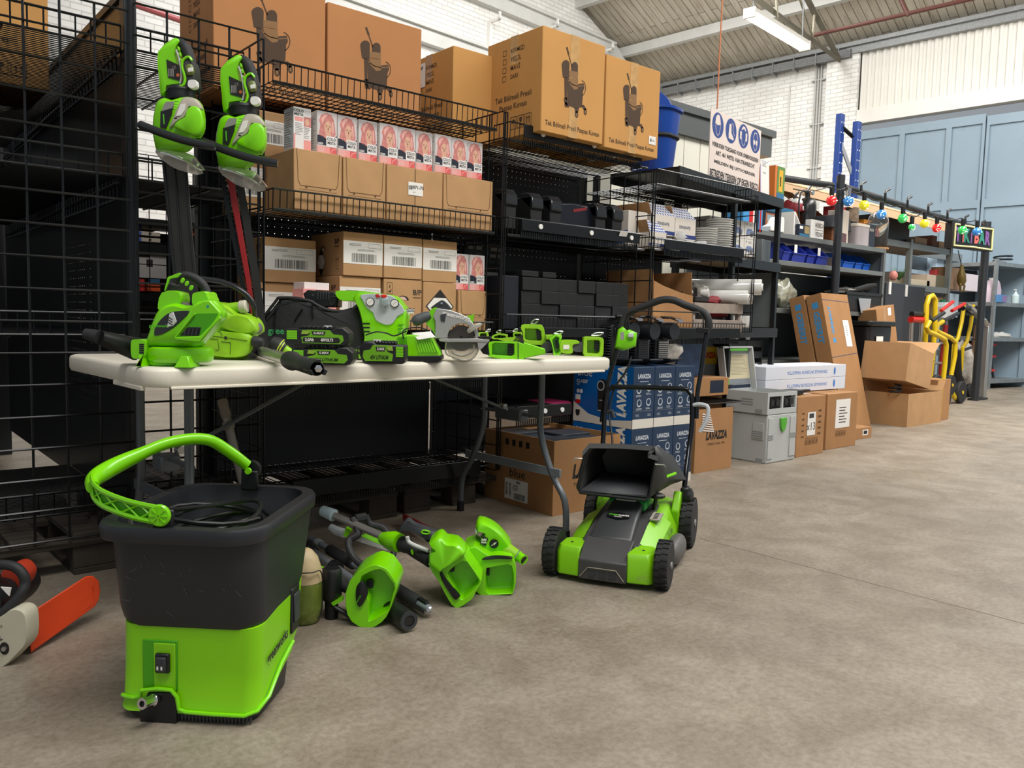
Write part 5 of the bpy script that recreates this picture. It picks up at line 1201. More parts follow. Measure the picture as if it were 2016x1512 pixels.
# three capsule machines on the boxes
def espresso(label,x):
    t=thing('coffee_machine',label,'coffee machine',(x,3.0,.654),0,'black capsule coffee machines')
    obj('machine_body',S().bx(-.055,.055,-.02,.2,0,.20),BLK,t,bev=.006)
    obj('head',S().lathe([(.035,-.0),(.048,.02),(.05,.12),(.045,.14)],20,T(0,.0,.185)@Rx(90)@T(0,0,-.03)),GLOSS,t)
    obj('lever',S().loft([[(u*.8,y,z+.008),(u,y,z),(u*.9,y,z-.006),(-u*.9,y,z-.006),(-u,y,z),(-u*.8,y,z+.008)] for u,y,z in ((.02,.12,.240),(.034,.0,.262),(.038,-.10,.262),(.02,-.15,.246))]),CHROME,t)
    g_=obj('grille_side',S().bx(-.058,-.054,-.02,.19,.01,.19),BLK,t)
    for i in range(9):obj('grille_slat',S().bx(-.060,-.056,-.015,.185,.02+i*.018,.03+i*.018),DGREY,g_,bev=.001)
    obj('front_grille',S().bx(-.035,.05,-.026,-.021,.03,.13),DGREY,t)
    for i in range(8):obj('front_slat',S().bx(-.035,.05,-.030,-.026,.035+i*.012,.042+i*.012),ALU if x>3.5 else DGREY,t)
    obj('drip_tray',S().loft([[(-.05,-.02,0),(.05,-.02,0),(.05,-.02,.03),(-.05,-.02,.03)],[(-.055,-.13,.025),(.055,-.13,.025),(.055,-.13,.034),(-.055,-.13,.034)]]),BLK,t,bev=.002)
    obj('chrome_edge',S().bx(.05,.056,-.024,-.02,.02,.19),CHROME,t)
    return t
espresso('black capsule coffee machine with chrome lever, left of three on the navy boxes',3.285)
espresso('black capsule coffee machine with chrome lever, middle of three on the navy boxes',3.455)
espresso('black capsule coffee machine with silver grille, right of three on the navy boxes',3.625)
tag(obj('ribbed_machine',S().bx(3.195,3.222,2.97,3.2,.656,.87),BLK,bev=.006),'tall black machine with ribbed front hidden behind the mower switch box','machine')
ribs=[o for o in C.objects if o.name.startswith('ribbed_machine')][0]
for i in range(14):obj('rib',S().bx(3.185,3.195,2.975,3.19,.665+i*.0145,.672+i*.0145),DGREY,ribs,bev=.002)
lumpy('crumpled clear bag right of the coffee machines on the navy boxes','plastic_bag','bag',(3.78,3.08,.72),(.09,.08,.09),BAGC,21)
# large open brown carton left with dark packs
LK=DKRAFT
Kx,Ky=2.474,2.627
t=open_carton('large open brown carton with barcode label, full of dark packs under the table end',Kx+.22,Ky+.25,0,.44,.5,.345,(None,None,None,None),m=LK)
obj('flap',S().bx(-.21,.21,.235,.239,.345,.44),mat('grey_brown_card','8d7a66',.8),t)
pk=mat('dark_slate_pack','2b3038',.5)
for i in range(3):
    for j in range(2):
        tag(obj('dark_pack',S().bx(Kx+.02+j*.2,Kx+.21+j*.2,Ky+.02+i*.155,Ky+.17+i*.155,.02,.335-.012*((i+j) % 2)),pk,bev=.002),'dark flat pack in the open brown carton, %s row %s' % (('front','middle','back')[i],('left','right')[j]),'pack','dark packs in the open carton')
s=S();F=fL(.44,0,0,.001)
s.txt('blue',.06,F@T(-.0,.155,0),sx=1.15);
for i,u in enumerate((-.08,-.03,.02,.07)):s.rect(u-.012,u+.012,.285,.315,F)
F2=fF(.5,0,0,.001);s.txt('LAVAZZA',.085,F2@T(-.10,.19,0),'LEFT',bold=.05,sx=.72,shear=.2).txt('TORINO, ITALIA, 1895',.022,F2@T(-.09,.13,0),'LEFT',bold=.01)
obj('printed_text',s,INK,t,ang=0)
l_=obj('shipping_label',S().rect(-.09,.08,.025,.125,F@T(0,0,.0006)),PAPER,t,ang=0)
s=S();Fq=F@T(0,0,.0012);barcode(s,.08,.03,Fq@T(.02,.045,0),4);
for u in (-.075,-.05):barcode(s,.06,.014,Fq@T(u,.075,0)@Rz(90),6)
textlines(s,.06,.03,5,Fq@T(.0,.085,0),4);barcode(s,.03,.012,Fq@T(.01,.113,0),8);obj('barcode',s,INK,l_,ang=0)
tag(obj('folded_cloth',S().bx(2.95,3.15,3.2,3.4,.36,.44),mat('magenta_fabric','8e1548',.6),bev=.02),'magenta folded item behind the table end on the low shelf','fabric')
# open brown carton right of mower
t=open_carton('open brown carton with striped tape, right of the lawn mower',4.065,2.99+.03,0,.37,.22,.31,(0,None,None,None),.07,m=LK)
s=S();F=fF(.22,0,0,.0012);s.mt(0).txt('LAVAZZA',.066,F@T(.02,.215,0),bold=.05,sx=.72,shear=.2).txt('TORINO, ITALIA, 1895',.018,F@T(.02,.165,0));
for i in range(8):s.mt(1).poly([(-.13,.35-i*.014,0),(-.05+i*.006,.335-i*.014,0),(-.05+i*.006,.342-i*.014,0),(-.13,.357-i*.014,0)],F@T(0,0,.003))
obj('printed_text',s,[INK,PAPER],t,ang=0)
# systainer cases
SYS=mat('light_grey_case','b4b6b4',.45,nz=.03,ns=5);LATG=mat('green_latch','4fa82c',.4)
sx,sy,sw,sd=4.546,2.854,.345,.31
t=thing('tool_case','light grey stackable tool case with green latch on the floor','tool case',(sx+sw/2,sy+sd/2,0))
obj('case_body',S().bx(-sw/2,sw/2,-sd/2,sd/2,.0,.315),SYS,t,bev=.008)
obj('latch',S().prism([(-.035,.03),(.035,.03),(.035,-.01),(.015,-.055),(-.01,-.06),(-.03,-.03)],0,.012,fF(sd,0,.26)),LATG,t,bev=.003)
for x0,x1 in ((-.165,-.11),(.09,.16)):
    obj('rib_panel',S().bx(x0,x1,-sd/2-.006,-sd/2,.03,.295),SYS,t,bev=.002)
    for k_ in range(3):obj('rib',S().bx(x0,x1,-sd/2-.009,-sd/2-.006,.18-k_*.012,.185-k_*.012),mat('mid_grey_case','8f9190',.5),t)
obj('side_ribs',S().bx(-sw/2-.006,-sw/2,-.13,-.05,.15,.26),SYS,t,bev=.002);
for k_ in range(4):obj('rib',S().bx(-sw/2-.009,-sw/2-.006,-.13,-.05,.16+k_*.014,.165+k_*.014),mat('mid_grey_case','8f9190',.5),t)
obj('foot_recess',S().bx(-sw/2-.002,-sw/2,.02-.15,.07-.15,.0,.03),mat('mid_grey_case','8f9190',.5),t)
t=thing('power_case','open light grey case with black sockets on top of the latch case','tool case',(sx+sw/2-.01,sy+sd/2,.318))
k=.01
obj('case_body',S().bx(-sw/2,sw/2,-sd/2,-sd/2+k,0,.035).bx(-sw/2,sw/2,-sd/2,-sd/2+k,.115,.14).bx(-sw/2,-sw/2+.02,-sd/2,-sd/2+k,.035,.115).bx(sw/2-.02,sw/2,-sd/2,-sd/2+k,.035,.115).bx(-.01,.01,-sd/2,-sd/2+k,.035,.115).bx(-sw/2,sw/2,sd/2-k,sd/2,0,.14).bx(-sw/2,-sw/2+k,-sd/2+k,sd/2-k,0,.14).bx(sw/2-k,sw/2,-sd/2+k,sd/2-k,0,.14).bx(-sw/2+k,sw/2-k,-sd/2+k,sd/2-k,.0,.012),SYS,t,ang=0)
obj('socket_recess',S().bx(-sw/2+.02,sw/2-.02,-sd/2+.03,-sd/2+.035,.03,.12),BLK,t)
for u in (-.115,-.055,.045,.105):obj('socket_flap',S().lathe([(.024,0),(.026,.012),(.022,.03)],16,T(u,-sd/2+.028,.075)@Rx(90)),BLK,t)
for v in (.055,.072,.089):obj('rib',S().bx(-sw/2-.003,-sw/2,-.05,.04,v,v+.004),mat('mid_grey_case','8f9190',.5),t)
for v in (-.12,.09):obj('foot_recess',S().bx(-sw/2-.003,-sw/2,v,v+.05,.0,.03),mat('mid_grey_case','8f9190',.5),t)
M=T(-sw/2+.01,.135,.14)@Rz(0)@Rx(-8)@Ry(-12)
lid=obj('lid',S(M).bx(0,.012,-sd+.03,0,0,.27).bx(0,.05,-sd+.03,-sd+.042,0,.27).bx(0,.05,-.012,0,0,.27).bx(0,.05,-sd+.03,0,.258,.27),SYS,t,bev=.003)
M2=T(-sw/2+.02,.155,.14)
for ch in (lid,):bpy.data.objects.remove(ch)
# lid stands open at the back, facing the camera side
M=T(-.05,sd/2,.135)@Rx(-10)
lid=obj('lid',S(M).bx(-sw/2,sw/2,0,.012,0,.285).bx(-sw/2,-sw/2+.012,-.04,0,0,.285).bx(sw/2-.012,sw/2,-.04,0,0,.285).bx(-sw/2,sw/2,-.04,0,.273,.285),SYS,t,bev=.003)
s=S(M);F=T(0,-.002,0)@Rx(90);s.mt(0).rect(-.15,.15,.07,.235,F);s.mt(1).rect(-.15,.15,.035,.07,F);s.mt(2);textlines(s,.20,.12,13,F@T(.035,.155,.0005),5,.3);s.mt(3).disc(-.11,.055,.024,F@T(0,0,.0006),12).rect(-.1,.1,.255,.27,F@T(0,0,.04));s.mt(4).rect(-.15,.15,.008,.03,F)
obj('instruction_sheet',s,[mat('cream_sheet','cbbf9d',.7),mat('grey_strip','7f8387',.5),mat('sheet_ink','9a9178',.8),LATG,DNV],lid,ang=0)
# brown cartons to the right
def handling(s,F,x,y,k=.024):
    for i in range(4):
        u=x+i*k*1.25;s.line2([(u-k/2,y-k*.6),(u+k/2,y-k*.6),(u+k/2,y+k*.6),(u-k/2,y+k*.6),(u-k/2,y-k*.6)],k*.07,F)
        s.poly([(u-k*.25,y-k*.4,0),(u+k*.25,y-k*.4,0),(u+k*.1,y+k*.35,0),(u-k*.1,y+k*.35,0)],F)
t=carton('brown carton marked x13 on a white slip beside the grey cases',(5.13,3.02,0),(.36,.27,.41),0,m=DKRAFT)
F=fF(.27,0,0,.0012);s=S();handling(s,F,-.05,.10,.035)
for i in range(5):
    s.rect(-.12,-.09,.29-i*.04,.30-i*.04,F);s.rect(.09,.13,.30-i*.04,.312-i*.04,F)
obj('printed_text',s,mat('faded_brown_ink','5d3a1f',.8),t,ang=0)
l_=obj('paper_slip',S().rect(-.05,.055,.14,.30,F@T(0,0,.001)),PAPER,t,ang=0);obj('handwriting',S().txt('x13',.075,F@T(.0,.20,.0018),bold=.0).rect(-.03,.03,.26,.29,F@T(0,0,.0018)),mat('pen_ink','38363a',.7),l_,ang=0)
t=thing('black_bracket','black plastic bracket lying on the carton marked x13','bracket',(5.05,3.0,.4135));obj('bracket_body',S().bx(-.08,.08,-.05,.05,0,.035),BLK,t,bev=.006);obj('tongue',S().bx(.08,.2,-.03,.0,.02,.032),BLK,t,bev=.003)
t=carton('long brown carton under the four long white boxes',(5.44,3.42,0),(1.20,.44,.41),0,m=DKRAFT)
t=carton('brown carton with large white packing list beside the leaning cartons',(5.66,3.06,0),(.44,.24,.405),0,m=DKRAFT,tape=False)
F=fF(.24,0,0,.0012);l_=obj('packing_list',S().rect(-.10,.11,.15,.36,F),PAPER,t,ang=0)
s=S();textlines(s,.14,.13,6,F@T(.02,.245,.0006),7,.3);obj('printed_text',s,INK,l_,ang=0);s=S();handling(s,F,-.07,.11,.03);obj('printed_text',s,mat('faded_brown_ink','5d3a1f',.8),t,ang=0)
SWL=mat('white_long_box_card','d9dce4',.55);PBL=mat('print_blue','3a7ac6',.6)
for r_ in range(2):
    for c_ in range(2):
        lab='long white box with blue inverted lettering, %s %s of four' % (('lower','upper')[r_],('front','back')[c_])
        t=thing('long_white_box',lab,'box',(5.47+.06*c_,3.16+.155*c_+.03,.412+r_*.094))
        W,D,H=1.10,.14,.092
        obj('box_body',box((W,D,H)),SWL,t,bev=.002)
        s=S();F=fF(D,0,H/2,.0008);s.mt(0).txt('DRAINAGE INTERIOR PARKETTA',.034,F@Rz(180),bold=.0,sx=1.1,shear=.3) if c_==0 else s.mt(0).rect(-.3,.3,-.002,.002,F)
        s.disc(.38,.0,.014,F,12,.03);F=fR(W,0,H/2,.0008);s.mt(1).rect(-.07,.07,-.046,.046,F);s.mt(2).line2([(-.06,.03),(-.04,-.02),(.05,-.03)],.002,F@T(0,0,.0003));s.mt(0).rect(-.07,-.03,.038,.046,F@T(0,0,.0003))
        obj('printed_text',s,[PBL,mat('grey_card','b3aca4',.7),GINK],t,ang=0)
# leaning cartons with blue lettering
GBB=mat('light_blue_print','3f93c9',.7)
def lean(label,x0,x1,yb,dz=1.22,thick=.15,face=True,tilt=14,stk=False):
    t=thing('leaning_carton',label,'cardboard box',M=T((x0+x1)/2,yb,0)@Rx(-tilt));W=x1-x0
    obj('carton_body',S().bx(-W/2,W/2,0,thick,0,dz),DKRAFT,t,bev=.003)
    s=S();F=T(-W/2-.001,thick/2,0)@Rz(-90)@Rx(90)
    fit(s.mt(0),'GEBERIT',.29,.062,F@T(0,dz*.755,0)@Rz(-90),.04).rect(-.03,.03,dz*.895,dz*.94,F)
    F=T(0,-.001,0)@Rx(90)
    if face:fit(s,'GEBERIT',.26,.042,F@T(-W*.30,dz*.80,0)@Rz(90),.03).rect(-W*.30-.022,-W*.30+.022,dz*.63,dz*.665,F)
    s.mt(1).line2([(-W/2,dz*.52),(W/2,dz*.55)],.006,F).line2([(-W/2,dz*.95),(W/2,dz*.94)],.006,F)
    if stk:s.mt(2).rect(W*.12,W*.34,dz*.60,dz*.80,F@T(0,0,.001));s.mt(3);textlines(s,.04,.1,5,F@T(W*.23,dz*.72,.0016),4)
    obj('printed_text',s,[GBB,mat('dark_strap','4c4f66',.6),PAPER,GINK],t,ang=0)
lean('tall leaning brown carton with blue side lettering and white sticker, the nearer of two',6.74,7.21,3.47,stk=True)
lean('tall leaning brown carton with blue side lettering, the farther of two',6.74,7.2,3.64,face=False,dz=1.2)
gbox('small_carton','small flat brown carton with label lying on the floor before the leaning cartons','box',6.12,6.42,3.08,3.28,0,.09,DKRAFT,((.5,.8,.3,.8,PAPER),(.55,.75,.4,.7,INK)))
t=open_carton('crumpled open brown carton on the floor below the tilted one',7.73,3.42,0,.72,.40,.30,(None,20,None,35),.12,m=KRAFT)
t=open_carton('large tilted brown carton resting on the crumpled one',7.70,3.55,.36,.70,.40,.34,(None,None,None,50),.2,m=KRAFT,M=T(7.62,3.46,.37)@Ry(9)@Rz(6))
obj('top_flaps',S().bx(-.349,.349,-.2,.2,.338,.342),KRAFT,t,ang=0)
tag(obj('cable_coil',S().tube([(7.35+.06*cos(a*.7),3.33+.05*sin(a*.7),.30+.004*a) for a in range(20)],.009,6),BLK),'black cable coil in the crumpled open carton','cable')
YR=mat('yellow_grille_plastic','cda21f',.5)
t=carton('brown carton strapped with yellow grille tape beside the sack trucks',(8.27,3.46,0),(.30,.36,.40),0,m=DKRAFT)
s=S();F=fF(.36,-.07,0,.002)
for i in range(22):s.rect(-.06,.05,.06+i*.016,.07+i*.016,F)
s.rect(-.008,.0,.05,.4,F);obj('yellow_grille',s,YR,t,ang=0)
t=thing('tall_carton','tall narrow brown carton leaning behind the tilted carton','cardboard box',M=T(8.55,3.86,.0)@Rx(-5)@Ry(-9));obj('carton_body',S().bx(-.2,.2,0,.2,0,1.12),DKRAFT,t,bev=.003);obj('sticker',S().rect(.05,.12,1.02,1.1,T(0,-.001,0)@Rx(90)),PAPER,t,ang=0);obj('packing_tape',S().rect(-.05,.0,0,1.12,T(0,-.0008,0)@Rx(90)),TAPE,t,ang=0)
DPN=mat('dark_grey_board','34363a',.55)
for i,(px0,px1,py) in enumerate(((1745,1782,556),(1778,1822,562))):
    a,b_=aty(px0,py,4.35+.1*i),aty(px1,py,4.35+.1*i)
    t=thing('board',('dark grey board with white clip behind the tall narrow carton','dark grey board with white clip beside the silver trolley handle')[i],'board');obj('board_panel',S().bx(a.x,b_.x,a.y,a.y+.02,0,a.z),DPN,t,ang=0);obj('white_clip',S().bx(a.x+.06,a.x+.11,a.y-.01,a.y,a.z-.13,a.z+.01),WHITE,t,ang=0)
# flamingo plant
p=aty(1760,548,4.45);t=thing('plant_ornament','pink flamingo head and green grass plant on the shelf behind the grey boards','plant',tuple(p))
obj('pink_ball',S().ell((-.02,0,.03),(.05,.05,.06),14,8),mat('flamingo_pink','d88a7e',.5),t);s=S();r_=random.Random(2)
for i in range(60):
    a=r_.uniform(0,6.28);s.poly([(.12,0,-.02),(.135,0,-.02),(.13+.13*cos(a)*r_.uniform(.4,1),.1*sin(a),.10+.06*r_.random())])
obj('grass_leaves',s,mat('plant_green','3f6b25',.6),t,ang=0)

# ================================================================ far end: brown shelves, sack trucks, galvanised shelves
BSH=mat('brown_shelf_board','6e6254',.7);
t=thing('bar_shelving','grey and brown shelving behind the sack trucks below the bar sign','shelving')
xs0,xs1,ys=9.0,11.6,4.65
for z,d2 in ((1.90,.6),(1.385,.6),(1.0,.6),(.55,.6)):obj('shelf_board',S().bx(xs0,xs1,ys,ys+d2,z,z+.05),BSH,t,bev=.002);obj('shelf_beam',S().bx(xs0,xs1,ys-.02,ys,z-.02,z+.055),GSH,t)
for x in (xs0,10.4,xs1):obj('upright_post',S().bx(x-.03,x+.03,ys-.03,ys+.03,0,2.0),GSH,t)

rb=random.Random(5)
for i,(px,py,w2,h2,c,nm_,lb) in enumerate(((1802,481,.35,.1,'a08f74','cloth_bundle','crumpled beige cloth bundle on the brown shelf under the yellow bulb'),(1829,480,.14,.16,'5e3b2e','bottle_box','dark reddish box under the red bulb'),(1848,480,.3,.1,'b49a7e','carton','pale carton left of the bar sign on the brown shelf'))):
    p=aty(px,py,ys+.1);gbox(nm_,lb,'box',p.x-w2/2,p.x+w2/2,ys+.03,ys+.25,1.952,1.952+h2,mat('c_%s' % c,c,.7))
for (p0,p1,q0,q1,c,lb) in ((1785,1830,549,560,'b8ab93','beige and yellow wrapped bundle on the shelf behind the sack trucks'),(1826,1842,540,560,'b6a691','small beige carton beside the dark brass object'),(1843,1862,541,560,'57503a','dark brass object on the middle shelf'),(1866,1890,525,560,'8a6a4b','brown box beside the frog ornament'),(1898,1925,538,560,'cfc6cc','pale box right of the frog ornament'),(1842,1856,584,624,'9b7a52','brown carton between the yellow sack truck bars'),(1815,1828,603,624,'d1c7ae','cream bottle pack behind the loop of the yellow sack truck'),(1864,1885,577,624,'9fb0bd','clear storage boxes behind the red handles')):
    a,b_=aty(p0,q0,ys+.03),aty(p1,q1,ys+.03);zb=1.437 if q1<600 else 1.052
    gbox('stored_box',lb,'box',a.x,b_.x,ys+.03,ys+.25,zb,max(zb+.08,a.z),mat('c_%s' % c,c,.6))
t=thing('glass_cabinet','pale blue panel cabinet and dark counter behind the brown shelving','cabinet')
def pb(nm,p0,p1,q0,q1,y,d_,m,z0=None):a,b_=aty(p0,q0,y),aty(p1,q1,y);obj(nm,S().bx(a.x,b_.x,y,y+d_,b_.z if z0 is None else z0,a.z),m,t,bev=.004)
pb('cabinet_body',1846,1893,500,560,5.45,.3,mat('pale_blue_panel','a9bfd0',.5),0);pb('counter',1765,1846,534,600,5.4,.35,mat('brown_grey_counter','5b524a',.6),0);pb('dark_screen',1790,1846,502,536,5.6,.03,mat('dark_blue_glass','49545c',.3));pb('top_rail',1765,1895,497,501,5.38,.03,ALU)
t=thing('jerrycan','white plastic jerrycan with green cap behind the sack trucks','jerrycan',tuple(aty(1857,603,4.5)-Vector((0,0,.16))))
obj('can_body',S().loft([[(x,y,z) for x,y in rr(w2,.18,.03)] for z,w2 in ((0,.3),(.15,.3),(.21,.2))]),mat('milky_plastic','d5d8d8',.4),t,bev=.01);obj('cap',S().lathe([(.04,.21),(.04,.245)],12,T(-.03,0,0)),mat('green_cap','1f7a55',.4),t)
t=thing('red_tin','red tin with white mark on the middle shelf','tin',(aty(1843,536,4.85).x,4.85,1.587));obj('tin_body',box((.22,.1,.26),T(0,0,-.15)),mat('coral_red','c8403f',.5),t,bev=.01);obj('mark',S().disc(0,-.02,.07,fF(.1,0,0,.002)),PAPER,t,ang=0)
t=thing('frog_ornament','bronze frog ornament hanging on the shelf edge below the bar sign','ornament',tuple(aty(1893,545,4.58)))
obj('cord',S().rod((-.02,0,.14),(-.02,.06,.36),.006,6),BLK,t)
obj('frog_body',S().tube([(-.02,0,.16),(-.01,0,.1),(0,0,.02),(.01,0,-.06),(.02,0,-.12)],[.02,.03,.055,.06,.035],12),mat('bronze','6a5a2c',.4,m=.4),t)
for u in (-1,1):obj('leg',S().tube([(.02*u,0,-.08),(.07*u,-.02,-.12),(.05*u,-.02,-.2)],.014,8),mat('bronze','6a5a2c',.4,m=.4),t)
# sack trucks
YT=mat('yellow_powder_coat','d9b70c',.35);TYRE=mat('tyre_rubber','1c1c1d',.7)
def wheel(parent,x,y,z,r,w2,rim,name='wheel'):
    M=T(x,y,z)@Rx(90)
    o=obj(name,S().lathe([(r*.62,-w2/2),(r*.92,-w2/2),(r,-w2/4),(r,w2/4),(r*.92,w2/2),(r*.62,w2/2)],28,M),TYRE,parent)
    s=S();s.lathe([(r*.5,-w2*.35),(r*.64,-w2*.4),(r*.64,w2*.4),(r*.5,w2*.35)],24,M,cap=False)
    s.lathe([(r*.16,-w2*.6),(r*.16,w2*.6)],12,M)
    for i in range(6):a=pi*i/3;s.bc((0,0,0),(.02,.012,.02)) if False else s.bx(r*.12,r*.6,-r*.07,r*.07,-w2*.15,w2*.15,M@Matrix.Rotation(a,4,'Z'))
    obj('rim',s,rim,o);return o
def P4(px,py,y):return tuple(aty(px,py,y))
def truck(label,y,loop,bars,wheels,grips,cross=(),rim=None,col=None):
    t=thing('sack_truck',label,'sack truck');col=col or YT
    for pts,r_ in loop:obj('frame_loop',S().tube([P4(px,py,y+dy) for px,py,dy in pts],r_,12),col,t)
    for pts,r_ in bars:obj('bent_tube',S().tube([P4(px,py,y+dy) for px,py,dy in pts],r_,12),col,t)
    for pts,m,r_ in grips:obj('handle_grip',S().tube([P4(px,py,y+dy) for px,py,dy in pts],r_,10),m,t)
    for pts,m,r_ in cross:obj('cross_tube',S().tube([P4(px,py,y+dy) for px,py,dy in pts],r_,8),m,t)
    for px,py,r_ in wheels:
        p=aty(px,py,y-.02);wheel(t,p.x,p.y,max(p.z,r_+.001),r_,.05,rim or YT)
    return t
YK=3.72
truck('yellow stair climbing sack truck with tall loop back, nearest the cartons',YK,[([(1817,760,.15),(1821,680,.15),(1824,600,.15),(1829,585,.15),(1836,582,.15),(1841,590,.15),(1840,640,.15),(1836,700,.15),(1830,750,.15)],.028)],
      [([(1830,633,0),(1824,645,0),(1828,653,0),(1845,660,0),(1860,668,0),(1863,680,0),(1860,720,0),(1856,752,0)],.026)],
      [(1843,760,.125),(1858,793,.14)],[([(1834,632,0),(1858,616,0)],BLK,.022),([(1853,612,.1),(1876,594,.1)],RED,.02)],[([(1838,758,0),(1842,780,0),(1856,794,0)],YT,.03),([(1815,709,.15),(1838,709,.1)],YT,.02)])
truck('yellow stair climbing sack truck right of the one with the loop back',YK+.22,[],[([(1856,633,0),(1845,640,0),(1843,650,0),(1850,655,0),(1872,665,0),(1881,674,0),(1880,700,0),(1873,735,0),(1870,760,0),(1862,775,0)],.026)],
      [(1871,758,.12),(1890,789,.135)],[([(1857,632,0),(1886,617,0)],BLK,.022),([(1874,612,.12),(1899,598,.12)],RED,.02)],[([(1870,756,0),(1876,778,0),(1887,790,0)],YT,.03),([(1862,775,0),(1850,780,.05)],YT,.02)])
truck('yellow folding sack truck with black frame beside the silver crowd barrier',4.25,[],[([(1898,600,0),(1893,635,0),(1886,665,0),(1878,680,0),(1875,720,0)],.024),([(1916,600,0),(1911,640,0),(1904,672,0),(1895,685,0),(1892,730,0)],.024)],
      [(1908,777,.09)],[([(1895,607,0),(1916,607,0)],BLK,.03),([(1897,618,0),(1918,618,0)],BLK,.02)],[([(1884,690,0),(1886,740,0),(1892,770,0)],BLK,.05),([(1895,690,0),(1912,684,0)],BLK,.02)])
truck('red and silver sack truck behind the yellow ones',4.3,[([(1841,640,0),(1833,700,0),(1832,752,0)],.03)],[([(1862,640,0),(1855,700,0),(1850,755,0)],.03)],[(1887,760,.15)],[],[([(1836,676,0),(1858,676,0)],ALU,.018),([(1834,715,0),(1854,715,0)],ALU,.018),([(1845,640,0),(1838,750,0)],ALU,.014)],RED,mat('dark_red_paint','8e1717',.4))
t=thing('folding_trolley','silver telescopic trolley handle with red joints left of the yellow sack trucks','trolley')
for a,b_ in (((1795,633),(1792,700)),((1815,633),(1810,705))):obj('telescopic_tube',S().rod(P4(*a,3.9),P4(*b_,3.9),.02,10),ALU,t)
obj('handle_grip',S().rod(P4(1795,618,3.9),P4(1816,619,3.9),.028,10),BLK,t);obj('red_joint',S().rod(P4(1793,629,3.9),P4(1816,630,3.9),.035,10),RED,t)
p=aty(1800,700,3.9);obj('trolley_base',S().bx(p.x-.15,p.x+.2,3.8,4.0,0,.1).bx(p.x-.1,p.x+.15,3.88,3.92,.1,p.z),BLK,t,bev=.01)
# silver barrier stand
t=thing('barrier_stand','silver tubular stand with slanted arm and dark foot beside the scaffold pole','stand');q_=atz(1934,786)
zt=aty(1940,642,q_.y).z
obj('post',S().loft([[(q_.x+dx*.045,q_.y+dy*.03,z) for dx,dy in ((-1,-1),(1,-1),(1,1),(-1,1))] for z in (.02,zt)]),ALU,t,bev=.006);obj('foot',S().bx(q_.x-.35,q_.x+.05,q_.y-.05,q_.y+.05,0,.025),BLK,t,bev=.006)
obj('slanted_arm',S().tube([(q_.x,q_.y,zt-.0),tuple(aty(1938,634,q_.y)),tuple(aty(1905,602,q_.y+.3))],.04,10),ALU,t)
t=thing('cardboard_tube_roll','tall brown cardboard roll wrapped with black straps beside the silver stand','roll');p=aty(1922,700,4.35);obj('roll',S().rod((p.x,4.35,.15),(p.x+.12,4.35,aty(1926,640,4.35).z),.09,16),mat('brown_roll','8a6a50',.8),t)
for z in (.45,.75,.95):obj('strap',S().lathe([(.093,0),(.093,.015)],16,T(p.x+.05,4.35,z),cap=False),BLK,t)
obj('dark_foot',S().rod((p.x-.05,4.35,0),(p.x,4.35,.2),.07,12),BLK,t)
lumpy('clear crumpled wrapping around the brown roll','plastic_bag','bag',(p.x-.28,4.4,.42),(.17,.12,.3),BAGC,33)
# galvanised shelves by the doors
ZN=mat('galvanised_steel','9a9e9e',.35,m=.6,nz=.15,ns=12)
t=thing('galvanised_shelving','galvanised shelving with cleaning products at the far right before the doors','shelving',M=T(13.7,4.62,0)@Rz(-8))
for x in (-.38+.02,.95):
    for y in (0,.75):obj('upright_post',S().bx(x-.03,x+.03,y-.02,y+.02,0,1.95),ZN,t)
for z in (1.85,1.25,.72,.08):obj('shelf_panel',S().bx(-.4,1.0,.0,.77,z,z+.06),ZN,t,bev=.003)
obj('back_panel',S().bx(-.4,1.0,.79,.8,.1,1.85),mat('dark_back_sheet','35383b',.6),t)
t=thing('detergent_bottle','large pale pink detergent jug on the galvanised shelving','bottle',(13.55,4.80,1.31));obj('jug_body',S().loft([[(x,y,z) for x,y in rr(w2,.2,.05)] for z,w2 in ((0,.36),(.18,.38),(.28,.26),(.33,.12))]),mat('pale_pink_plastic','cdb7c2',.4),t);obj('cap',S().lathe([(.035,.33),(.035,.37)],12),WHITE,t)
gbox('blue_tub','blue and purple tub before the pink jug on the galvanised shelving','tub',13.35,13.7,4.62,4.70,1.31,1.42,mat('blue_tub','4f84b8',.4),((.5,1,.1,.9,mat('purple_tub','8c6a9c',.4)),))
t=thing('soap_pump','white pump soap bottle on the galvanised shelving','bottle',(14.05,4.62,1.31));obj('bottle_body',S().lathe([(.05,0),(.055,.02),(.055,.12),(.02,.16),(.015,.18)],16),mat('aqua_white','c7dada',.3),t);obj('pump',S().bx(-.05,.012,-.01,.01,.2,.215).bx(-.006,.006,-.006,.006,.17,.2),WHITE,t)
lumpy('crumpled white cloth on the second shelf of the galvanised shelving','cloth','cloth',(13.9,4.75,.80),(.28,.12,.06),mat('white_cloth','b9b9b4',.7),41)
t=thing('step_stool','red and black step stool on the bottom of the galvanised shelving','stool',(13.72,4.9,.14));
for z in (.1,.32,.5):obj('step',S().bx(-.2,.2,-.12,.12,z,z+.04),RED,t,bev=.005)
for x in (-.2,.2):obj('leg',S().rod((x,-.1,0),(x*.8,0,.56),.018,8),BLK,t)
t=thing('cable_reel','black cables coiled on top of the galvanised shelving','cable',(13.95,4.8,1.915));obj('coil',S().tube([(.16*cos(a*.5),.12*sin(a*.5),.03+.004*a) for a in range(26)],.014,6),BLK,t)
t=thing('wall_cable','black cable drooping at the right edge beside the galvanised shelving','cable');obj('cable_run',S().tube([P4(1998,640,4.9),P4(2006,660,4.9),P4(2012,690,4.9),P4(2018,720,4.9)],.02,8),BLK,t)
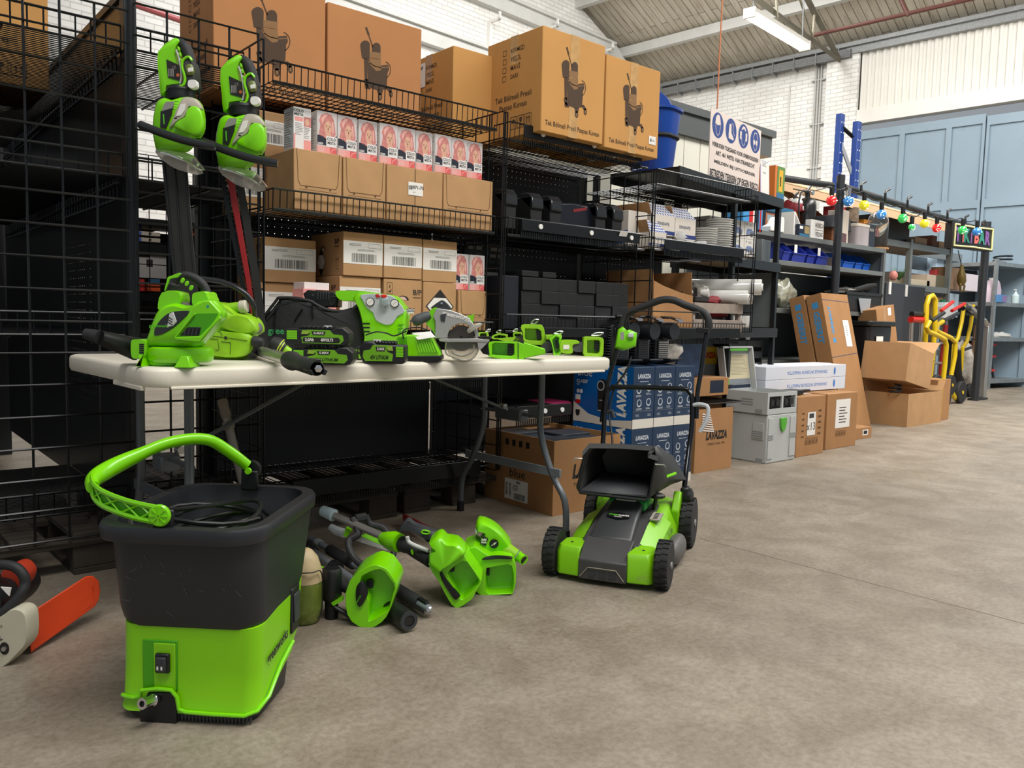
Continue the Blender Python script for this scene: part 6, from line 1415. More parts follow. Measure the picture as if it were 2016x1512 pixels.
# orange cord from the roof down to the sign
tag(obj('hanging_rope',S().tube([tuple(aty(1412,214,3.3)),tuple(aty(1416,120,3.3)),tuple(aty(1423,-15,3.3))],.005,6),mat('orange_cord','d98252',.5)),'thin orange cord hanging from the roof to the pale board','cord')
# crates under the black rack
for i,(px,py) in enumerate(((1500,690),)):
    t=thing('plastic_crate','black folding crate with small white labels under the black rack','crate',(5.02,3.5,.485));
    for z in (0,.08,.16,.24):obj('slat',S().bx(-.2,.2,-.15,-.138,z,z+.05),BSK,t,bev=.002)
    for x in (-.2,0,.188):obj('rib',S().bx(x,x+.012,-.152,.15,0,.29),BSK,t,bev=.002)
    for x in (-.15,.08):obj('label_card',S().bx(x,x+.06,-.154,-.152,.09,.12),PAPER,t,ang=0)
    obj('crate_floor',S().bx(-.2,.2,-.15,.15,0,.01),BSK,t)
t=thing('snack_bag','yellow and white sack with red letters behind the open grey case','sack',(4.72,3.52,.485));obj('sack_body',S().loft([[(x,y,z) for x,y in rr(w2,d2,.04)] for z,w2,d2 in ((0,.3,.1),(.2,.3,.12),(.27,.2,.06))]),mat('silver_sack','a9aaa6',.35),t,bev=.01);obj('yellow_panel',S().bx(-.10,.12,-.062,-.058,.12,.24),mat('bright_yellow','e2b91a',.5),t);obj('lettering',S().txt('MASSA',.06,T(.01,-.0635,.18)@Rx(90),bold=.04,sx=.8),RED,t,ang=0)
gbox('stored_box','blue wrapped block on the low shelf behind the mower handle','box',4.05,4.3,3.2,3.4,.55,.76,mat('deep_blue_wrap','2b4f7e',.3,nz=.4,ns=14))
gbox('stored_box','brown carton with dark print on the low shelf right of the mower handle','box',4.1,4.46,3.1,3.4,.43,.545,DKRAFT,((.45,.85,.15,.85,DNV),))

# ================================================================ back aisle seen through the grid
YB=4.75
t=thing('back_aisle_rack','dark rack in the next aisle seen between the perforated wall and hedge trimmers','shelving')
for py,h in ((428,.035),(478,.045),(577,.04)):
    a,b_=aty(266,py,YB),aty(500,py,YB);obj('shelf_beam',S().bx(a.x-.1,b_.x,YB,YB+.02,a.z-h,a.z),GONDM,t,ang=0);obj('shelf_board',S().bx(a.x-.1,b_.x,YB+.02,YB+.5,a.z-.02,a.z),GONDM,t,ang=0)
a,b_=aty(421,500,YB),aty(500,500,YB);obj('dark_side_panel',S().bx(a.x,b_.x,YB-.03,YB-.01,0,1.6),GONDM,t,ang=0)
a=aty(266,500,YB);obj('dark_back_panel',S().bx(a.x-.1,b_.x,YB+.52,YB+.53,.62,1.36),mat('dim_grey_sheet','2c2e30',.6),t,ang=0)
def bb(name,label,p0,p1,m,prints=(),d_=.3):a,b_=aty(p0[0],p0[1],YB-.0),aty(p1[0],p1[1],YB-.0);return gbox(name,label,'box',a.x,b_.x,YB+.03,YB+.03+d_,b_.z,a.z,m,prints)
TAN=mat('tan_grey_card','a0978a',.7);CBL=mat('cobalt_card','2b4590',.5);ORC=mat('bright_orange_card','d9561f',.5);RDC=mat('bright_red_card','c22723',.5)
for i in range(3):bb('flat_carton','tan carton with blue end in the back aisle, %s of three' % ('top','middle','lowest')[i],(268,441+i*12.2),(319,453+i*12.2),TAN,((0,.26,.05,.95,CBL),(.55,.65,.3,.8,INK)))
bb('white_carton','white carton with a black round mark in the back aisle',(269,496),(332,549),mat('greyish_white_card','a9a6a4',.6),((.35,.55,.45,.75,INK),(.1,.45,.82,.92,INK)))
for i in range(3):bb('red_pack','red pack in the back aisle, %s of three' % ('top','middle','lowest')[i],(270,549+i*8.3),(288,557+i*8.3),RDC)
for i in range(2):bb('orange_pack','%s orange pack in the back aisle' % ('upper','lower')[i],(295,558+i*8.2),(319,566+i*8.2),ORC)
bb('blue_pack','blue pack on the orange packs in the back aisle',(297,549),(318,557.5),mat('petrol_card','2d5f86',.5))
bb('tan_carton','tan carton with white labels in the back aisle right of the hedge trimmer sheath',(384,494),(419,541),DKRAFT,((.1,.4,.4,.8,PAPER),(.5,.9,.3,.9,PAPER)))
bb('orange_tub','orange tub in the back aisle right of the hedge trimmer sheath',(383,447),(400,464),ORC)
bb('dark_carton','dark grey carton in the back aisle above the orange tub',(384,405),(418,445),mat('dim_card','4b4d50',.6))
tag(obj('added_dark_sheet',S().bx(-.75,.81,5.62,5.64,0,2.0),mat('dim_grey_sheet','2c2e30',.6),ang=0),'dark sheet added behind the far left shelving to darken the view through it','panel')  # added sheet, its dark colour stands in for the gloom behind the shelves
# ================================================================ folding table and the tools on it
class Loc:
    """frame of a tool: origin on its support, x to the right and z up as one stands before it, y away; crop = scale of the survey picture"""
    def __init__(s,px,py,z,crop=(0,0,1),back=0.0,yaw=None):
        s.B=atz(px,py,z)
        d=Vector((CF.x,CF.y,0)).normalized()
        s.B=s.B+d*back;s.B.z=z
        s.k=(s.B-Vector((0,0,CAMH))).dot(CF)/F_;s.px,s.py=px,py;s.c=crop
        if back:
            v=(s.B-Vector((0,0,CAMH)));w_=v.dot(CF);s.px=CX_+F_*v.dot(CR)/w_;s.py=CY_-F_*v.dot(CU)/w_
        s.M=T(*s.B)@Matrix.Rotation(math.atan2(CR.y,CR.x),4,'Z')
    def p(s,u,v,y=0.0):
        d=_ray(s.c[0]+u/s.c[2],s.c[1]+v/s.c[2]);h=Vector((-s.M[1][0],s.M[0][0],0));o=Vector((0,0,CAMH))
        t_=(y-(o-s.B).dot(h))/d.dot(h);q=s.M.inverted()@(o+d*t_);return (q.x,y,q.z)
    def P(s,pts,y=0.0):return [s.p(u,v,y) for u,v in pts]
    def d(s,du):return du/s.c[2]*s.k
def slab(s,L,pts,y0,y1,e=None,ins=None):
    """outline with thickness and softened rims"""
    c=[sum(a[0] for a in pts)/len(pts),sum(a[1] for a in pts)/len(pts)]
    e=e if e is not None else (y1-y0)*.18;ins=ins if ins is not None else .93
    def ring(k,y):return [(lambda q:(q[0],y,q[2]))(L.p(c[0]+(u-c[0])*k,c[1]+(v-c[1])*k,y0+e)) for u,v in pts]
    return s.loft([ring(ins,y0),ring(1-(1-ins)*.3,y0+e*.45),ring(1,y0+e),ring(1,y1-e),ring(1-(1-ins)*.3,y1-e*.45),ring(ins,y1)])
def patch(s,L,pts,y,t=.002):
    r=L.P(pts,y);r2=[(q[0],y+t,q[2]) for q in r]
    return s.loft([r,r2])
def smooth_pts(pts,n=3):
    o=[];k=len(pts)
    for i in range(k):
        p0,p1,p2,p3=(Vector(pts[(i+j-1) % k]) for j in range(4))
        for j in range(n):
            t=j/n;o.append(tuple(.5*((2*p1)+(-p0+p2)*t+(2*p0-5*p1+4*p2-p3)*t*t+(-p0+3*p1-3*p2+p3)*t**3)))
    return o
def path_s(pts,n=4):
    o=[];k=len(pts)
    for i in range(k-1):
        p0,p1,p2,p3=Vector(pts[max(i-1,0)]),Vector(pts[i]),Vector(pts[i+1]),Vector(pts[min(i+2,k-1)])
        for j in range(n):
            t=j/n;o.append(tuple(.5*((2*p1)+(-p0+p2)*t+(2*p0-5*p1+4*p2-p3)*t*t+(-p0+3*p1-3*p2+p3)*t**3)))
    o.append(tuple(pts[-1]));return o
def oval(cu,cv,ru,rv,n=16,rot=0):
    c,q=cos(radians(rot)),sin(radians(rot))
    return [(cu+ru*cos(2*pi*i/n)*c-rv*sin(2*pi*i/n)*q,cv+ru*cos(2*pi*i/n)*q+rv*sin(2*pi*i/n)*c) for i in range(n)]
TZ=0.742
TOPW=mat('cream_white_table_plastic','e4dccb',.42,nz=.02,ns=3,bump=.05,bs=120)
TLEG=mat('grey_tube_steel','5f6468',.35,m=.35)
t=thing('folding_table','long cream white folding table with grey tube legs covered in green power tools','table',(.613,2.171,0),2.6)
W,D=1.84,.77
s=S();pr=rr(W,D,.055,6,W/2,D/2)
def ins(p,k):return [(W/2+(x-W/2)*(1-k/(W/2)),D/2+(y-D/2)*(1-k/(D/2))) for x,y in p]
s.loft([[(x,y,TZ-.052) for x,y in ins(pr,.012)],[(x,y,TZ-.05) for x,y in ins(pr,.004)],[(x,y,TZ-.040) for x,y in pr],[(x,y,TZ-.012) for x,y in pr],[(x,y,TZ-.004) for x,y in ins(pr,.003)],[(x,y,TZ) for x,y in ins(pr,.012)]])
obj('tabletop',s,TOPW,t,ang=50)
obj('edge_lip',S().bx(.06,W-.06,.0,.012,TZ-.058,TZ-.05).bx(-.0,.012,.05,.28,TZ-.062,TZ-.05),TOPW,t,bev=.002)
# legs
def legpath(x,yt,yb,yk,zk,x2=None):x2=x2 or x;return path_s([(x,yt,TZ-.05),(x,yt,zk+.14),(x+(x2-x)*.2,yt,zk),(x+(x2-x)*.6,(yt+yk)/2,zk*.62),(x2,yk,.16),(x2,yb,.02)],4)
for x,yt,yk,yb in ((.17,.17,.10,.08),(.17,.58,.66,.68)):
    l_=obj('leg',S().tube(legpath(x,yt,yb,yk,.36),.0135,12),TLEG,t);obj('foot_cap',S().lathe([(.017,0),(.017,.045),(.0145,.046)],14,T(x,yb,0)),BLK,l_)
for x,yt,yk,yb,x2 in ((1.62,.20,.06,.05,1.63),(1.62,.56,.70,.71,1.62)):
    l_=obj('leg',S().tube(legpath(x,yt,yb,yk,.42,x2),.0135,12),TLEG,t);obj('foot_cap',S().lathe([(.017,0),(.017,.045),(.0145,.046)],14,T(x2,yb,0)),BLK,l_)
obj('leg_crossbar',S().bx(1.615,1.625,.08,.68,.255,.29),mat('grey_flat_steel','80878c',.4,m=.3),t,bev=.002);obj('leg_crossbar',S().bx(.165,.175,.12,.64,.30,.335),TLEG,t,bev=.002)
obj('leg_hinge_bar',S().rod((1.62,.18,TZ-.06),(1.62,.58,TZ-.06),.012),TLEG,t);obj('leg_hinge_bar',S().rod((.17,.15,TZ-.06),(.17,.6,TZ-.06),.012),TLEG,t)
for a,b_ in (((1.10,.38,TZ-.055),(1.60,.38,.50)),((.72,.38,TZ-.055),(.19,.38,.44))):
    o=obj('folding_brace',S().tube([a,((a[0]*.35+b_[0]*.65),.38,a[2]*.35+b_[2]*.65),b_],.011,8,sy=.6),TLEG,t)
    obj('rivet',S().lathe([(.012,-.016),(.012,.016)],12,T(b_[0]-(.03 if b_[0]>1 else -.03),.38,b_[2]+.02)@Rx(90)),ALU,o)
obj('brace_hub',S().bx(1.595,1.645,.30,.46,.46,.51),TLEG,t,bev=.006);obj('brace_hub',S().bx(.15,.21,.34,.42,.40,.45),TLEG,t,bev=.006)
obj('brace_link',S().rod((1.62,.2,.49),(1.62,.56,.49),.008).rod((.18,.17,.44),(.18,.58,.44),.008),TLEG,t)

# ---- leaf blower
L=Loc(355,722,TZ,(260,520,6.72))
t=thing('leaf_blower','bright green cordless leaf blower with black tube at the left end of the table','leaf blower',M=L.M)
rw=L.d(440);cx,_,cz=L.p(632,1190,rw*.55)
s=S(T(cx,rw*.55,0));z0,z1=L.p(0,1290)[2],L.p(0,1085)[2]
s.lathe([(rw*.9,z0),(rw*.98,z0+.006),(rw,z0+.014),(rw,z1-.012),(rw*.97,z1-.004),(rw*.9,z1)],40,sy=.85);obj('fan_housing',s,GREEN,t)
obj('intake_ring',S(T(cx-.03,rw*.5,0)).lathe([(rw*.55,.001),(rw*.6,.004),(rw*.6,z0+.004)],32),GREEN,t)
for u0,u1 in ((640,820),(130,185)):a,b_=L.p(u0,0)[0],L.p(u1,0)[0];obj('foot',S().loft([[(a-.004,-.04,0),(b_+.004,-.04,0),(b_+.004,.03,0),(a-.004,.03,0)],[(a+.012,-.032,z0+.02),(b_-.006,-.032,z0+.02),(b_-.006,.03,z0+.02),(a+.012,.03,z0+.02)]]),GREEN,t,bev=.002)
s=S();slab(s,L,rrp := smooth_pts([(12,1020),(60,995),(190,1000),(230,1080),(200,1230),(110,1255),(20,1230)]),-.01,.07);obj('outlet',s,GREEN,t,ang=50)
s=S()
for i in range(6):a=L.p(122,1060+i*26);s.bx(a[0],a[0]+.012,-.012,.0,a[2]-.0016,a[2]+.0016)
obj('vent_rib',s,BLK,t)
body=smooth_pts([(190,1075),(225,940),(300,720),(370,600),(470,535),(600,512),(740,545),(850,530),(930,480),(1000,470),(1070,490),(1165,630),(1150,740),(1000,930),(880,1050),(820,1100),(500,1110),(300,1100)],2)
s=S();slab(s,L,body,-.012,.10,e=.03,ins=.80);obj('motor_housing',s,GREEN,t,ang=60)
s=S();patch(s,L,smooth_pts([(290,930),(300,850),(370,740),(470,655),(590,622),(775,622),(700,700),(560,830),(400,925),(310,945)]),-.0145,.006);obj('dark_window',s,mat('smoked_panel','2c2d2f',.3),t,ang=60,bev=.002)
s=S();patch(s,L,[(490,655),(545,632),(590,760),(545,815),(455,840)],-.017,.004);v_=obj('silver_vent',s,mat('silver_plastic','c9c9c6',.35),t,bev=.002)
s=S()
for i in range(4):
    for j in range(3):a=L.p(515+i*16,700+j*34+i*10);s.disc(0,0,.0018,T(a[0],-.0176,a[2])@Rx(90),8)
obj('vent_hole',s,INK,v_,ang=0)
s=S();a=L.p(392,818);s.txt('greenworks',.011,T(a[0],-.0155,a[2])@Rx(90),bold=.02);obj('lettering',s,mat('logo_green','58c21a',.5),t,ang=0)
s=S();slab(s,L,smooth_pts([(430,560),(520,495),(600,482),(690,500),(760,545),(640,540),(520,545)]),.015,.08);obj('grey_cap',s,mat('brushed_grey_cap','77736c',.35),t,ang=60)
# battery dock
s=S();patch(s,L,[(790,560),(940,480),(1030,475),(1165,635),(1160,690),(1010,900),(880,1045),(560,985)],-.028,.02);obj('battery_dock',s,GREEN,t,bev=.004)
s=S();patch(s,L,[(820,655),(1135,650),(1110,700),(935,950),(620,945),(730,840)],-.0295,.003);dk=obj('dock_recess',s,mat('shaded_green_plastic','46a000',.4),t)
s=S();patch(s,L,[(735,835),(910,835),(885,948),(635,945)],-.032,.003);c_=obj('contact_block',s,BLK,dk,bev=.001)
for i in range(4):s=S();patch(s,L,[(705+i*50,850),(720+i*50,850),(700+i*50,935),(680+i*50,935)],-.0345,.003);obj('contact',s,DGREY,c_)
s=S();patch(s,L,[(545,970),(620,880),(800,690),(830,640),(835,665),(640,900),(570,985)],-.035,.01);obj('dock_rail',s,GREEN,t,bev=.002)
s=S();patch(s,L,[(560,965),(900,950),(1140,700),(1165,690),(1165,720),(900,1040),(560,1000)],-.036,.012);obj('dock_rail',s,GREEN,t,bev=.003)
a=L.p(1055,560);obj('round_mark',S().disc(0,0,.0035,T(a[0],-.029,a[2])@Rx(90)),mat('teal_mark','1f9a9a',.5),t,ang=0)
# handle
hp=[(455,350),(475,240),(530,165),(640,140),(760,180),(850,250),(900,330),(925,400)]
s=S();s.tube([(q[0],.04,q[2]) for q in path_s([L.p(*p_) for p_ in hp])],[L.d(88)]*4+[L.d(60)]*25,14,sy=.95);obj('grip',s,RUB,t)
s=S();slab(s,L,smooth_pts([(355,600),(410,372),(650,370),(660,540),(560,560),(450,580)]),.01,.075);obj('handle_post',s,GREEN,t,ang=60)
s=S();slab(s,L,smooth_pts([(820,540),(815,420),(850,375),(985,360),(1020,420),(1040,490),(940,520),(870,560)]),.0,.08);obj('handle_post',s,GREEN,t,ang=60)
s=S();s.tube(path_s([L.p(790,400,.04),L.p(800,470,.04),L.p(790,560,.04)]),L.d(32),10);obj('trigger_guard',s,RUB,t)
s=S();patch(s,L,[(422,350),(470,170),(620,115),(650,125),(600,175),(500,195),(435,350)],.008,.006);obj('accent',s,GREEN,t,bev=.001)
for u,v in ((660,215),(717,255),(775,312)):s=S();patch(s,L,oval(u,v,22,38,10,18),.002+.0,.008);obj('accent',s,GREEN,t,bev=.001)
# long black tube to the back left
a=L.p(60,1120,.06);inv=L.M.inverted();e1=inv@atz(196,664,TZ+.075);e0=Vector(L.p(60,1125,.05))
tip=inv@aty(168,657,atz(196,664,TZ+.075).y+.03)
s=S();s.tube([tuple(e0),tuple(e0.lerp(e1,.5)),tuple(e1)],[.031,.025,.018],20);tb=obj('blower_tube',s,BLK,t)
s=S();s.tube([tuple(e1),tuple(tip)],[.019,.014],16);obj('nozzle',s,RUB,tb)

# ---- worn chainsaw behind the blower
L=Loc(450,712,TZ,(260,520,6.72),back=.10)
t=thing('chainsaw','worn yellow green cordless chainsaw with black front handle behind the leaf blower','chainsaw',M=L.M)
s=S();slab(s,L,smooth_pts([(880,1000),(1000,700),(1040,520),(1120,500),(1290,540),(1420,640),(1560,690),(1640,790),(1655,900),(1560,960),(1580,1090),(1520,1210),(1430,1285),(1110,1275),(900,1230)],2),0,.13,e=.03,ins=.86);obj('motor_housing',s,DGREEN,t,ang=60)
s=S();slab(s,L,smooth_pts([(1150,800),(1210,700),(1400,660),(1560,700),(1640,800),(1650,890),(1560,930),(1300,890)],2),-.025,.06,e=.015,ins=.85);obj('top_cover',s,DGREEN,t,ang=60)
s=S();slab(s,L,smooth_pts([(850,1080),(980,900),(1060,880),(1330,900),(1560,930),(1575,1060),(1540,1180),(1390,1235),(1090,1215)],2),-.03,.02,e=.008,ins=.95);obj('side_cover',s,DGREEN,t,ang=60)
s=S();
for pts in ([(1000,930),(1180,955),(1400,985),(1570,1010)],[(1060,980),(1180,990),(1200,1120),(1175,1140),(1150,1130)],[(1220,1020),(1350,1035),(1345,1190)],[(1180,885),(1215,890),(1240,940)]):
    for (a0,a1) in zip(pts[:-1],pts[1:]):s.rod(tuple((lambda q:(q[0],-.0315,q[2]))(L.p(*a0))),tuple((lambda q:(q[0],-.0315,q[2]))(L.p(*a1))),.0009,4)
obj('seam',s,mat('dirty_seam','3f5208',.8),t);a=L.p(1285,972);obj('screw_hole',S().disc(0,0,.005,T(a[0],-.032,a[2])@Rx(90)),INK,t,ang=0)
s=S();M_=T(*L.p(1300,585,.03))@Ry(82);s.lathe([(.017,-.01),(.017,.03)],20,M_);obj('filler_neck',s,DGREEN,t);obj('oil_cap',S().lathe([(.019,.03),(.021,.034),(.021,.05),(.018,.054)],12,M_),mat('beige_cap','c9c4ae',.5),t)
s=S();s.tube(path_s([L.p(880,215,.05),L.p(960,200,.045),L.p(1180,232,.04),L.p(1380,310,.035),L.p(1530,420,.035),L.p(1610,560,.04),L.p(1625,700,.06),L.p(1600,850,.08)]),.0085,12);obj('front_handle',s,GLOSS,t)
s=S();M_=T(*L.p(1590,1020,-.02))@Ry(94);s.lathe([(.013,0),(.0165,.004),(.0165,.024),(.012,.034),(.004,.037)],16,M_);obj('tension_knob',s,RUB,t)
s=S();a=L.p(1670,850,.03);s.ell(a,(.012,.03,.018),14,8);obj('rear_bumper',s,mat('grey_bumper','6a6b6a',.5),t)
s=S();slab(s,L,[(1560,1250),(1640,1130),(1655,1080),(1620,1070),(1540,1200)],.0,.09);obj('base_plate',s,DGREY,t)

# ---- pole with coupling, sticking out over the front edge
a,b_=atz(500,688,TZ+.024),atz(627,726,TZ+.026);d_=(b_-a)
t=thing('extension_pole','silver extension pole with black coupling end sticking out over the table edge','pole',M=T(*a)@d_.to_track_quat('Z','Y').to_matrix().to_4x4());Lp=d_.length
obj('pole_tube',S().lathe([(.0165,-.12),(.0165,Lp*.70)],24),ALU,t)
obj('collar',S().lathe([(.0165,Lp*.64),(.0245,Lp*.65),(.0255,Lp*.69),(.021,Lp*.73),(.019,Lp*.83),(.020,Lp*.84),(.018,Lp*.98),(.015,Lp*.985)],28,cap=False),RUB,t)
obj('coupling',S().lathe([(.006,Lp*.88),(.009,Lp*.92),(.009,Lp*1.0),(.004,Lp*1.003)],6),CHROME,t)
for k_ in range(3):obj('claw',S().bx(-.006,.006,.014,.021,Lp*.93,Lp*1.0,Matrix.Rotation(2.1*k_,4,'Z')),BLK,t,bev=.001)
t=thing('line_head','black trimmer cap with yellow green rings lying behind the pole','cap',M=T(*atz(553,706,TZ))@Rz(-39)@T(0,.05,.028)@Ry(-62));obj('cap_body',S().lathe([(.026,0),(.028,.01),(.028,.03),(.022,.05),(.012,.055)],24),RUB,t)
for z in (.006,.014):obj('ring',S().lathe([(.0285,z),(.0285,z+.004)],24,cap=False),mat('lime_ring','b6cc3a',.4),t)
obj('hub',S().lathe([(.012,-.03),(.016,0)],14),DGREEN,t)

# ---- battery packs
def battery(label,px,py,w_,txt1,txt2,mirror=False,z=TZ,back=0,dz=0,yaw=0):
    L=Loc(px,py,TZ,back=back);t=thing('battery_pack',label,'battery',M=L.M@T(0,0,dz)@Rz(yaw));h=w_*.29;d2=.075;X=-1 if mirror else 1
    pr=[(-w_/2,.006),(-w_/2+.006,0),(w_/2-.012,0),(w_/2,.016),(w_/2,h*.72),(w_/2-.018,h),(w_/2-.04,h),(w_/2-.05,h*.86),(-w_/2+.0,h*.86)]
    pr=[(x*X,z_) for x,z_ in pr][::X]
    obj('pack_body',S().prism(pr,-d2,0,Rx(90)),mat('black_battery_plastic','1b1b1d',.45,nz=.1,ns=30),t,bev=.004)
    F=T(0,-.0012,0)@Rx(90)
    def q(*p_):return [(x*w_*X,y*h,0) for x,y in p_][::X]
    s=S();s.mt(0).poly(q((-.26,.80),(-.14,.80),(-.10,.62),(-.12,.55),(-.14,.52),(-.24,.44),(-.22,.12),(.36,.10),(.42,.30),(.40,.58),(.26,.62),(.20,.84),(-.12,.84)),F)
    s.mt(1).poly(q((-.46,.32),(-.30,.32),(-.30,.78),(-.46,.78)),F@T(0,0,.001))
    for k_ in range(3):s.mt(0).poly(q((-.46,.40+k_*.13),(-.30,.40+k_*.13),(-.30,.44+k_*.13),(-.46,.44+k_*.13)),F@T(0,0,.0016))
    obj('green_panel',s,[mat('battery_green','6fae1c',.4),GREEN],t,ang=0)
    s=S();s.mt(0).poly(q((-.24,.60),(-.13,.60),(-.10,.78),(-.22,.80)),F@T(0,0,.0006))
    s.mt(1).poly(q((-.06,.56),(.12,.56),(.14,.76),(-.08,.76)),F@T(0,0,.0006));s.mt(2).txt('G-MAX',h*.17,F@T(.03*w_*X,h*.66,.0012),bold=.03)
    if txt2:s.mt(1).poly(q((-.20,.16),(.34,.16),(.37,.28),(.34,.44),(-.20,.44),(-.22,.3)),F@T(0,0,.0006));s.mt(2).txt(txt1,h*.22,F@T(-.11*w_,h*.30,.0012),bold=.04,sx=.9).txt(txt2,h*.22,F@T(.16*w_,h*.30,.0012),bold=.04,sx=.75)
    else:s.mt(3).txt(txt1,h*.25,F@T(.06*w_*X,h*.28,.0012),bold=.03,sx=.95,shear=.2)
    obj('printed_text',s,[mat('lime_dots','93b53a',.5),INK,PAPER,mat('dark_green_ink','22380c',.6)],t,ang=0)
    obj('top_rail',S().bx(-w_*.3 if X>0 else -w_*.45,w_*.28 if X<0 else w_*.36,.012,d2-.01,h*.86,h*.98),BLK,t,bev=.002)
    for k_ in range(8):obj('rail_tooth',S().bx(-w_*.25+k_*w_*.07,-w_*.22+k_*w_*.07,.010,d2-.012,h*.98,h*1.03),DGREY,t)
    obj('white_clip',S().bx(w_*.14*X-.01,w_*.14*X+.01,.02,.035,h*.98,h*1.07),PAPER,t)
    return t
battery('lower battery pack of the stacked pair, reading 40V lithium',634,718,.182,'40V LITHIUM',None)
battery('upper battery pack of the stacked pair, reading 2.0Ah 40 volts',634,718,.190,'2.0Ah','40VOLTS',dz=.057,back=.0,yaw=1)
bt=[o for o in C.objects if o.get('label','').startswith('upper battery')][0];bt.matrix_world=bt.matrix_world@T(-.016,0.0,-.001)
battery('battery pack standing mirrored right of the stacked pair',752,716,.135,'40V LITHIUM',None,mirror=True)
for ch in [o for o in C.objects if o.get('label','')=='battery pack standing mirrored right of the stacked pair']:ch.scale=(1.06,1,1.75)
battery('battery pack end-on between the stacked pair and the mirrored one',705,712,.06,'Li',None,back=.08,yaw=10)
for ch in [o for o in C.objects if o.get('label','').startswith('battery pack end-on')]:ch.scale=(1,1,2.6)

# ---- tool bag with charger
L=Loc(620,700,TZ,(480,550,5.305),back=.12)
t=thing('tool_bag','black fabric tool bag with green lettering behind the battery packs','bag',M=L.M)
BAGF=mat('black_bag_fabric','1e1f20',.75,bump=.5,bs=60,nz=.15,ns=12)
s=S();out=[(165,450),(210,390),(350,225),(370,195),(520,190),(700,215),(790,290),(960,330),(1130,290),(1215,300),(1255,420),(1258,600),(1240,760),(700,800),(330,800),(180,760)]
n=len(out);rings=[]
for y,k in ((-.01,.88),(.0,.97),(.02,1),(.10,1.0),(.15,.97),(.17,.86)):
    rings.append([(lambda q:(q[0]+.003*sin(i*2.3+y*40),y+.006*sin(i*1.7),max(q[2],0.001)))(L.p(700+(u-700)*k,560+(v-560)*k)) for i,(u,v) in enumerate(smooth_pts(out,2))])
s.loft(rings);obj('bag_body',s,BAGF,t,ang=70)
s=S();s.tube(path_s([(lambda q:(q[0],-.008,q[2]))(L.p(u,v)) for u,v in ((180,440),(340,230),(380,195),(540,195),(700,225),(760,260),(900,320),(1100,330),(1200,260))]),.0055,8);obj('piping',s,BLK,t)
s=S();a=L.p(400,540);s.txt('green',.034,T(a[0]-.01,-.0125,a[2])@Rx(90),bold=.02);obj('lettering',s,mat('teal_green_print','3a9a5a',.6),t,ang=0)
for pts in ([(350,300),(330,450),(330,620)],[(620,310),(570,390),(540,440)],[(730,240),(720,330),(735,400)]):
    s=S();s.tube([(lambda q:(q[0],-.013,q[2]))(L.p(u,v)) for u,v in pts],.008,6,sy=.35);obj('strap',s,BLK,t)
L2=Loc(620,700,TZ,(480,550,5.305),back=.16)
t=thing('battery_charger','black ribbed battery charger lying on top of the tool bag','charger',M=L2.M)
s=S();slab(s,L2,[(620,150),(670,110),(760,118),(950,130),(985,175),(980,290),(760,290),(640,200)],-.01,.08,e=.006,ins=.95);obj('charger_body',s,BLK,t,bev=.002)
for i in range(5):a,b_=L2.p(785+i*28,135),L2.p(785+i*28,215);obj('rib',S().bx(a[0]-.002,a[0]+.002,-.017,-.009,b_[2],a[2]),DGREY,t,bev=.001)
s=S();s.tube([(lambda q:(q[0],-.014,q[2]))(L2.p(u,v)) for u,v in smooth_pts([(915,190),(965,185),(960,245),(925,265),(910,240)])],.0018,6,closed=True);obj('hook_slot',s,DGREY,t)
a=L2.p(730,165);obj('screw',S().lathe([(.005,0),(.005,.004)],12,T(a[0],-.009,a[2])@Rx(90)),DGREY,t)

# ---- inflator
L=Loc(755,706,TZ,(480,550,5.305),back=.16)
GPL=mat('light_grey_panel_plastic','b9bfc0',.4)
t=thing('air_compressor','green inflator with grey panel, two gauges and a red topped dial','compressor',M=L.M)
out=smooth_pts([(1140,200),(1180,150),(1260,135),(1560,165),(1640,240),(1695,330),(1690,470),(1650,600),(1600,740),(1290,760),(1260,600),(1230,420),(1190,280)],2)
s=S();slab(s,L,out,0,.17,e=.03,ins=.88);obj('compressor_body',s,GREEN,t,ang=60)
s=S();slab(s,L,smooth_pts([(960,125),(1140,118),(1300,128),(1400,150),(1300,230),(1130,230),(1000,215)]),.05,.16);obj('carry_handle',s,GREEN,t,ang=60)
s=S();patch(s,L,smooth_pts([(1220,160),(1380,150),(1545,172),(1620,240),(1680,335),(1605,385),(1560,455),(1490,478),(1380,430),(1350,350),(1285,300),(1240,220)],2),-.006,.01);pn=obj('grey_panel',s,GPL,t,ang=60,bev=.002)
for u,v in ((1325,236),(1580,250)):
    a=L.p(u,v);g_=obj('gauge',S().lathe([(.0155,0),(.0155,.007),(.0135,.0075)],28,T(a[0],-.005,a[2])@Rx(90)),BLK,t)
    obj('gauge_face',S().disc(0,0,.0130,T(a[0],-.0127,a[2])@Rx(90),24),PAPER,g_,ang=0);obj('needle',S().line2([(-.006,-.006),(.006,.006)],.0012,T(a[0],-.0130,a[2])@Rx(90)).line2([(-.009,.0),(-.007,.0)],.001,T(a[0],-.0130,a[2])@Rx(90)),GINK,g_,ang=0)
a=L.p(1475,218);M_=T(a[0],-.016,a[2]-.012)@Rx(24);kb=obj('dial',S().lathe([(.0165,0),(.0155,.02),(.012,.026)],20,M_),mat('grey_dial','9fb0b4',.4),t)
for k_ in range(14):obj('dial_rib',S().bx(.0150,.0172,-.001,.001,.0,.020,M_@Matrix.Rotation(2*pi*k_/14,4,'Z')),GPL,kb)
obj('red_cap',S().lathe([(.011,.026),(.0105,.031),(.004,.033)],18,M_),RED,t)
s=S();patch(s,L,[(1370,160),(1400,150),(1425,180),(1390,195)],-.010,.01);obj('switch',s,RED,t,bev=.001)
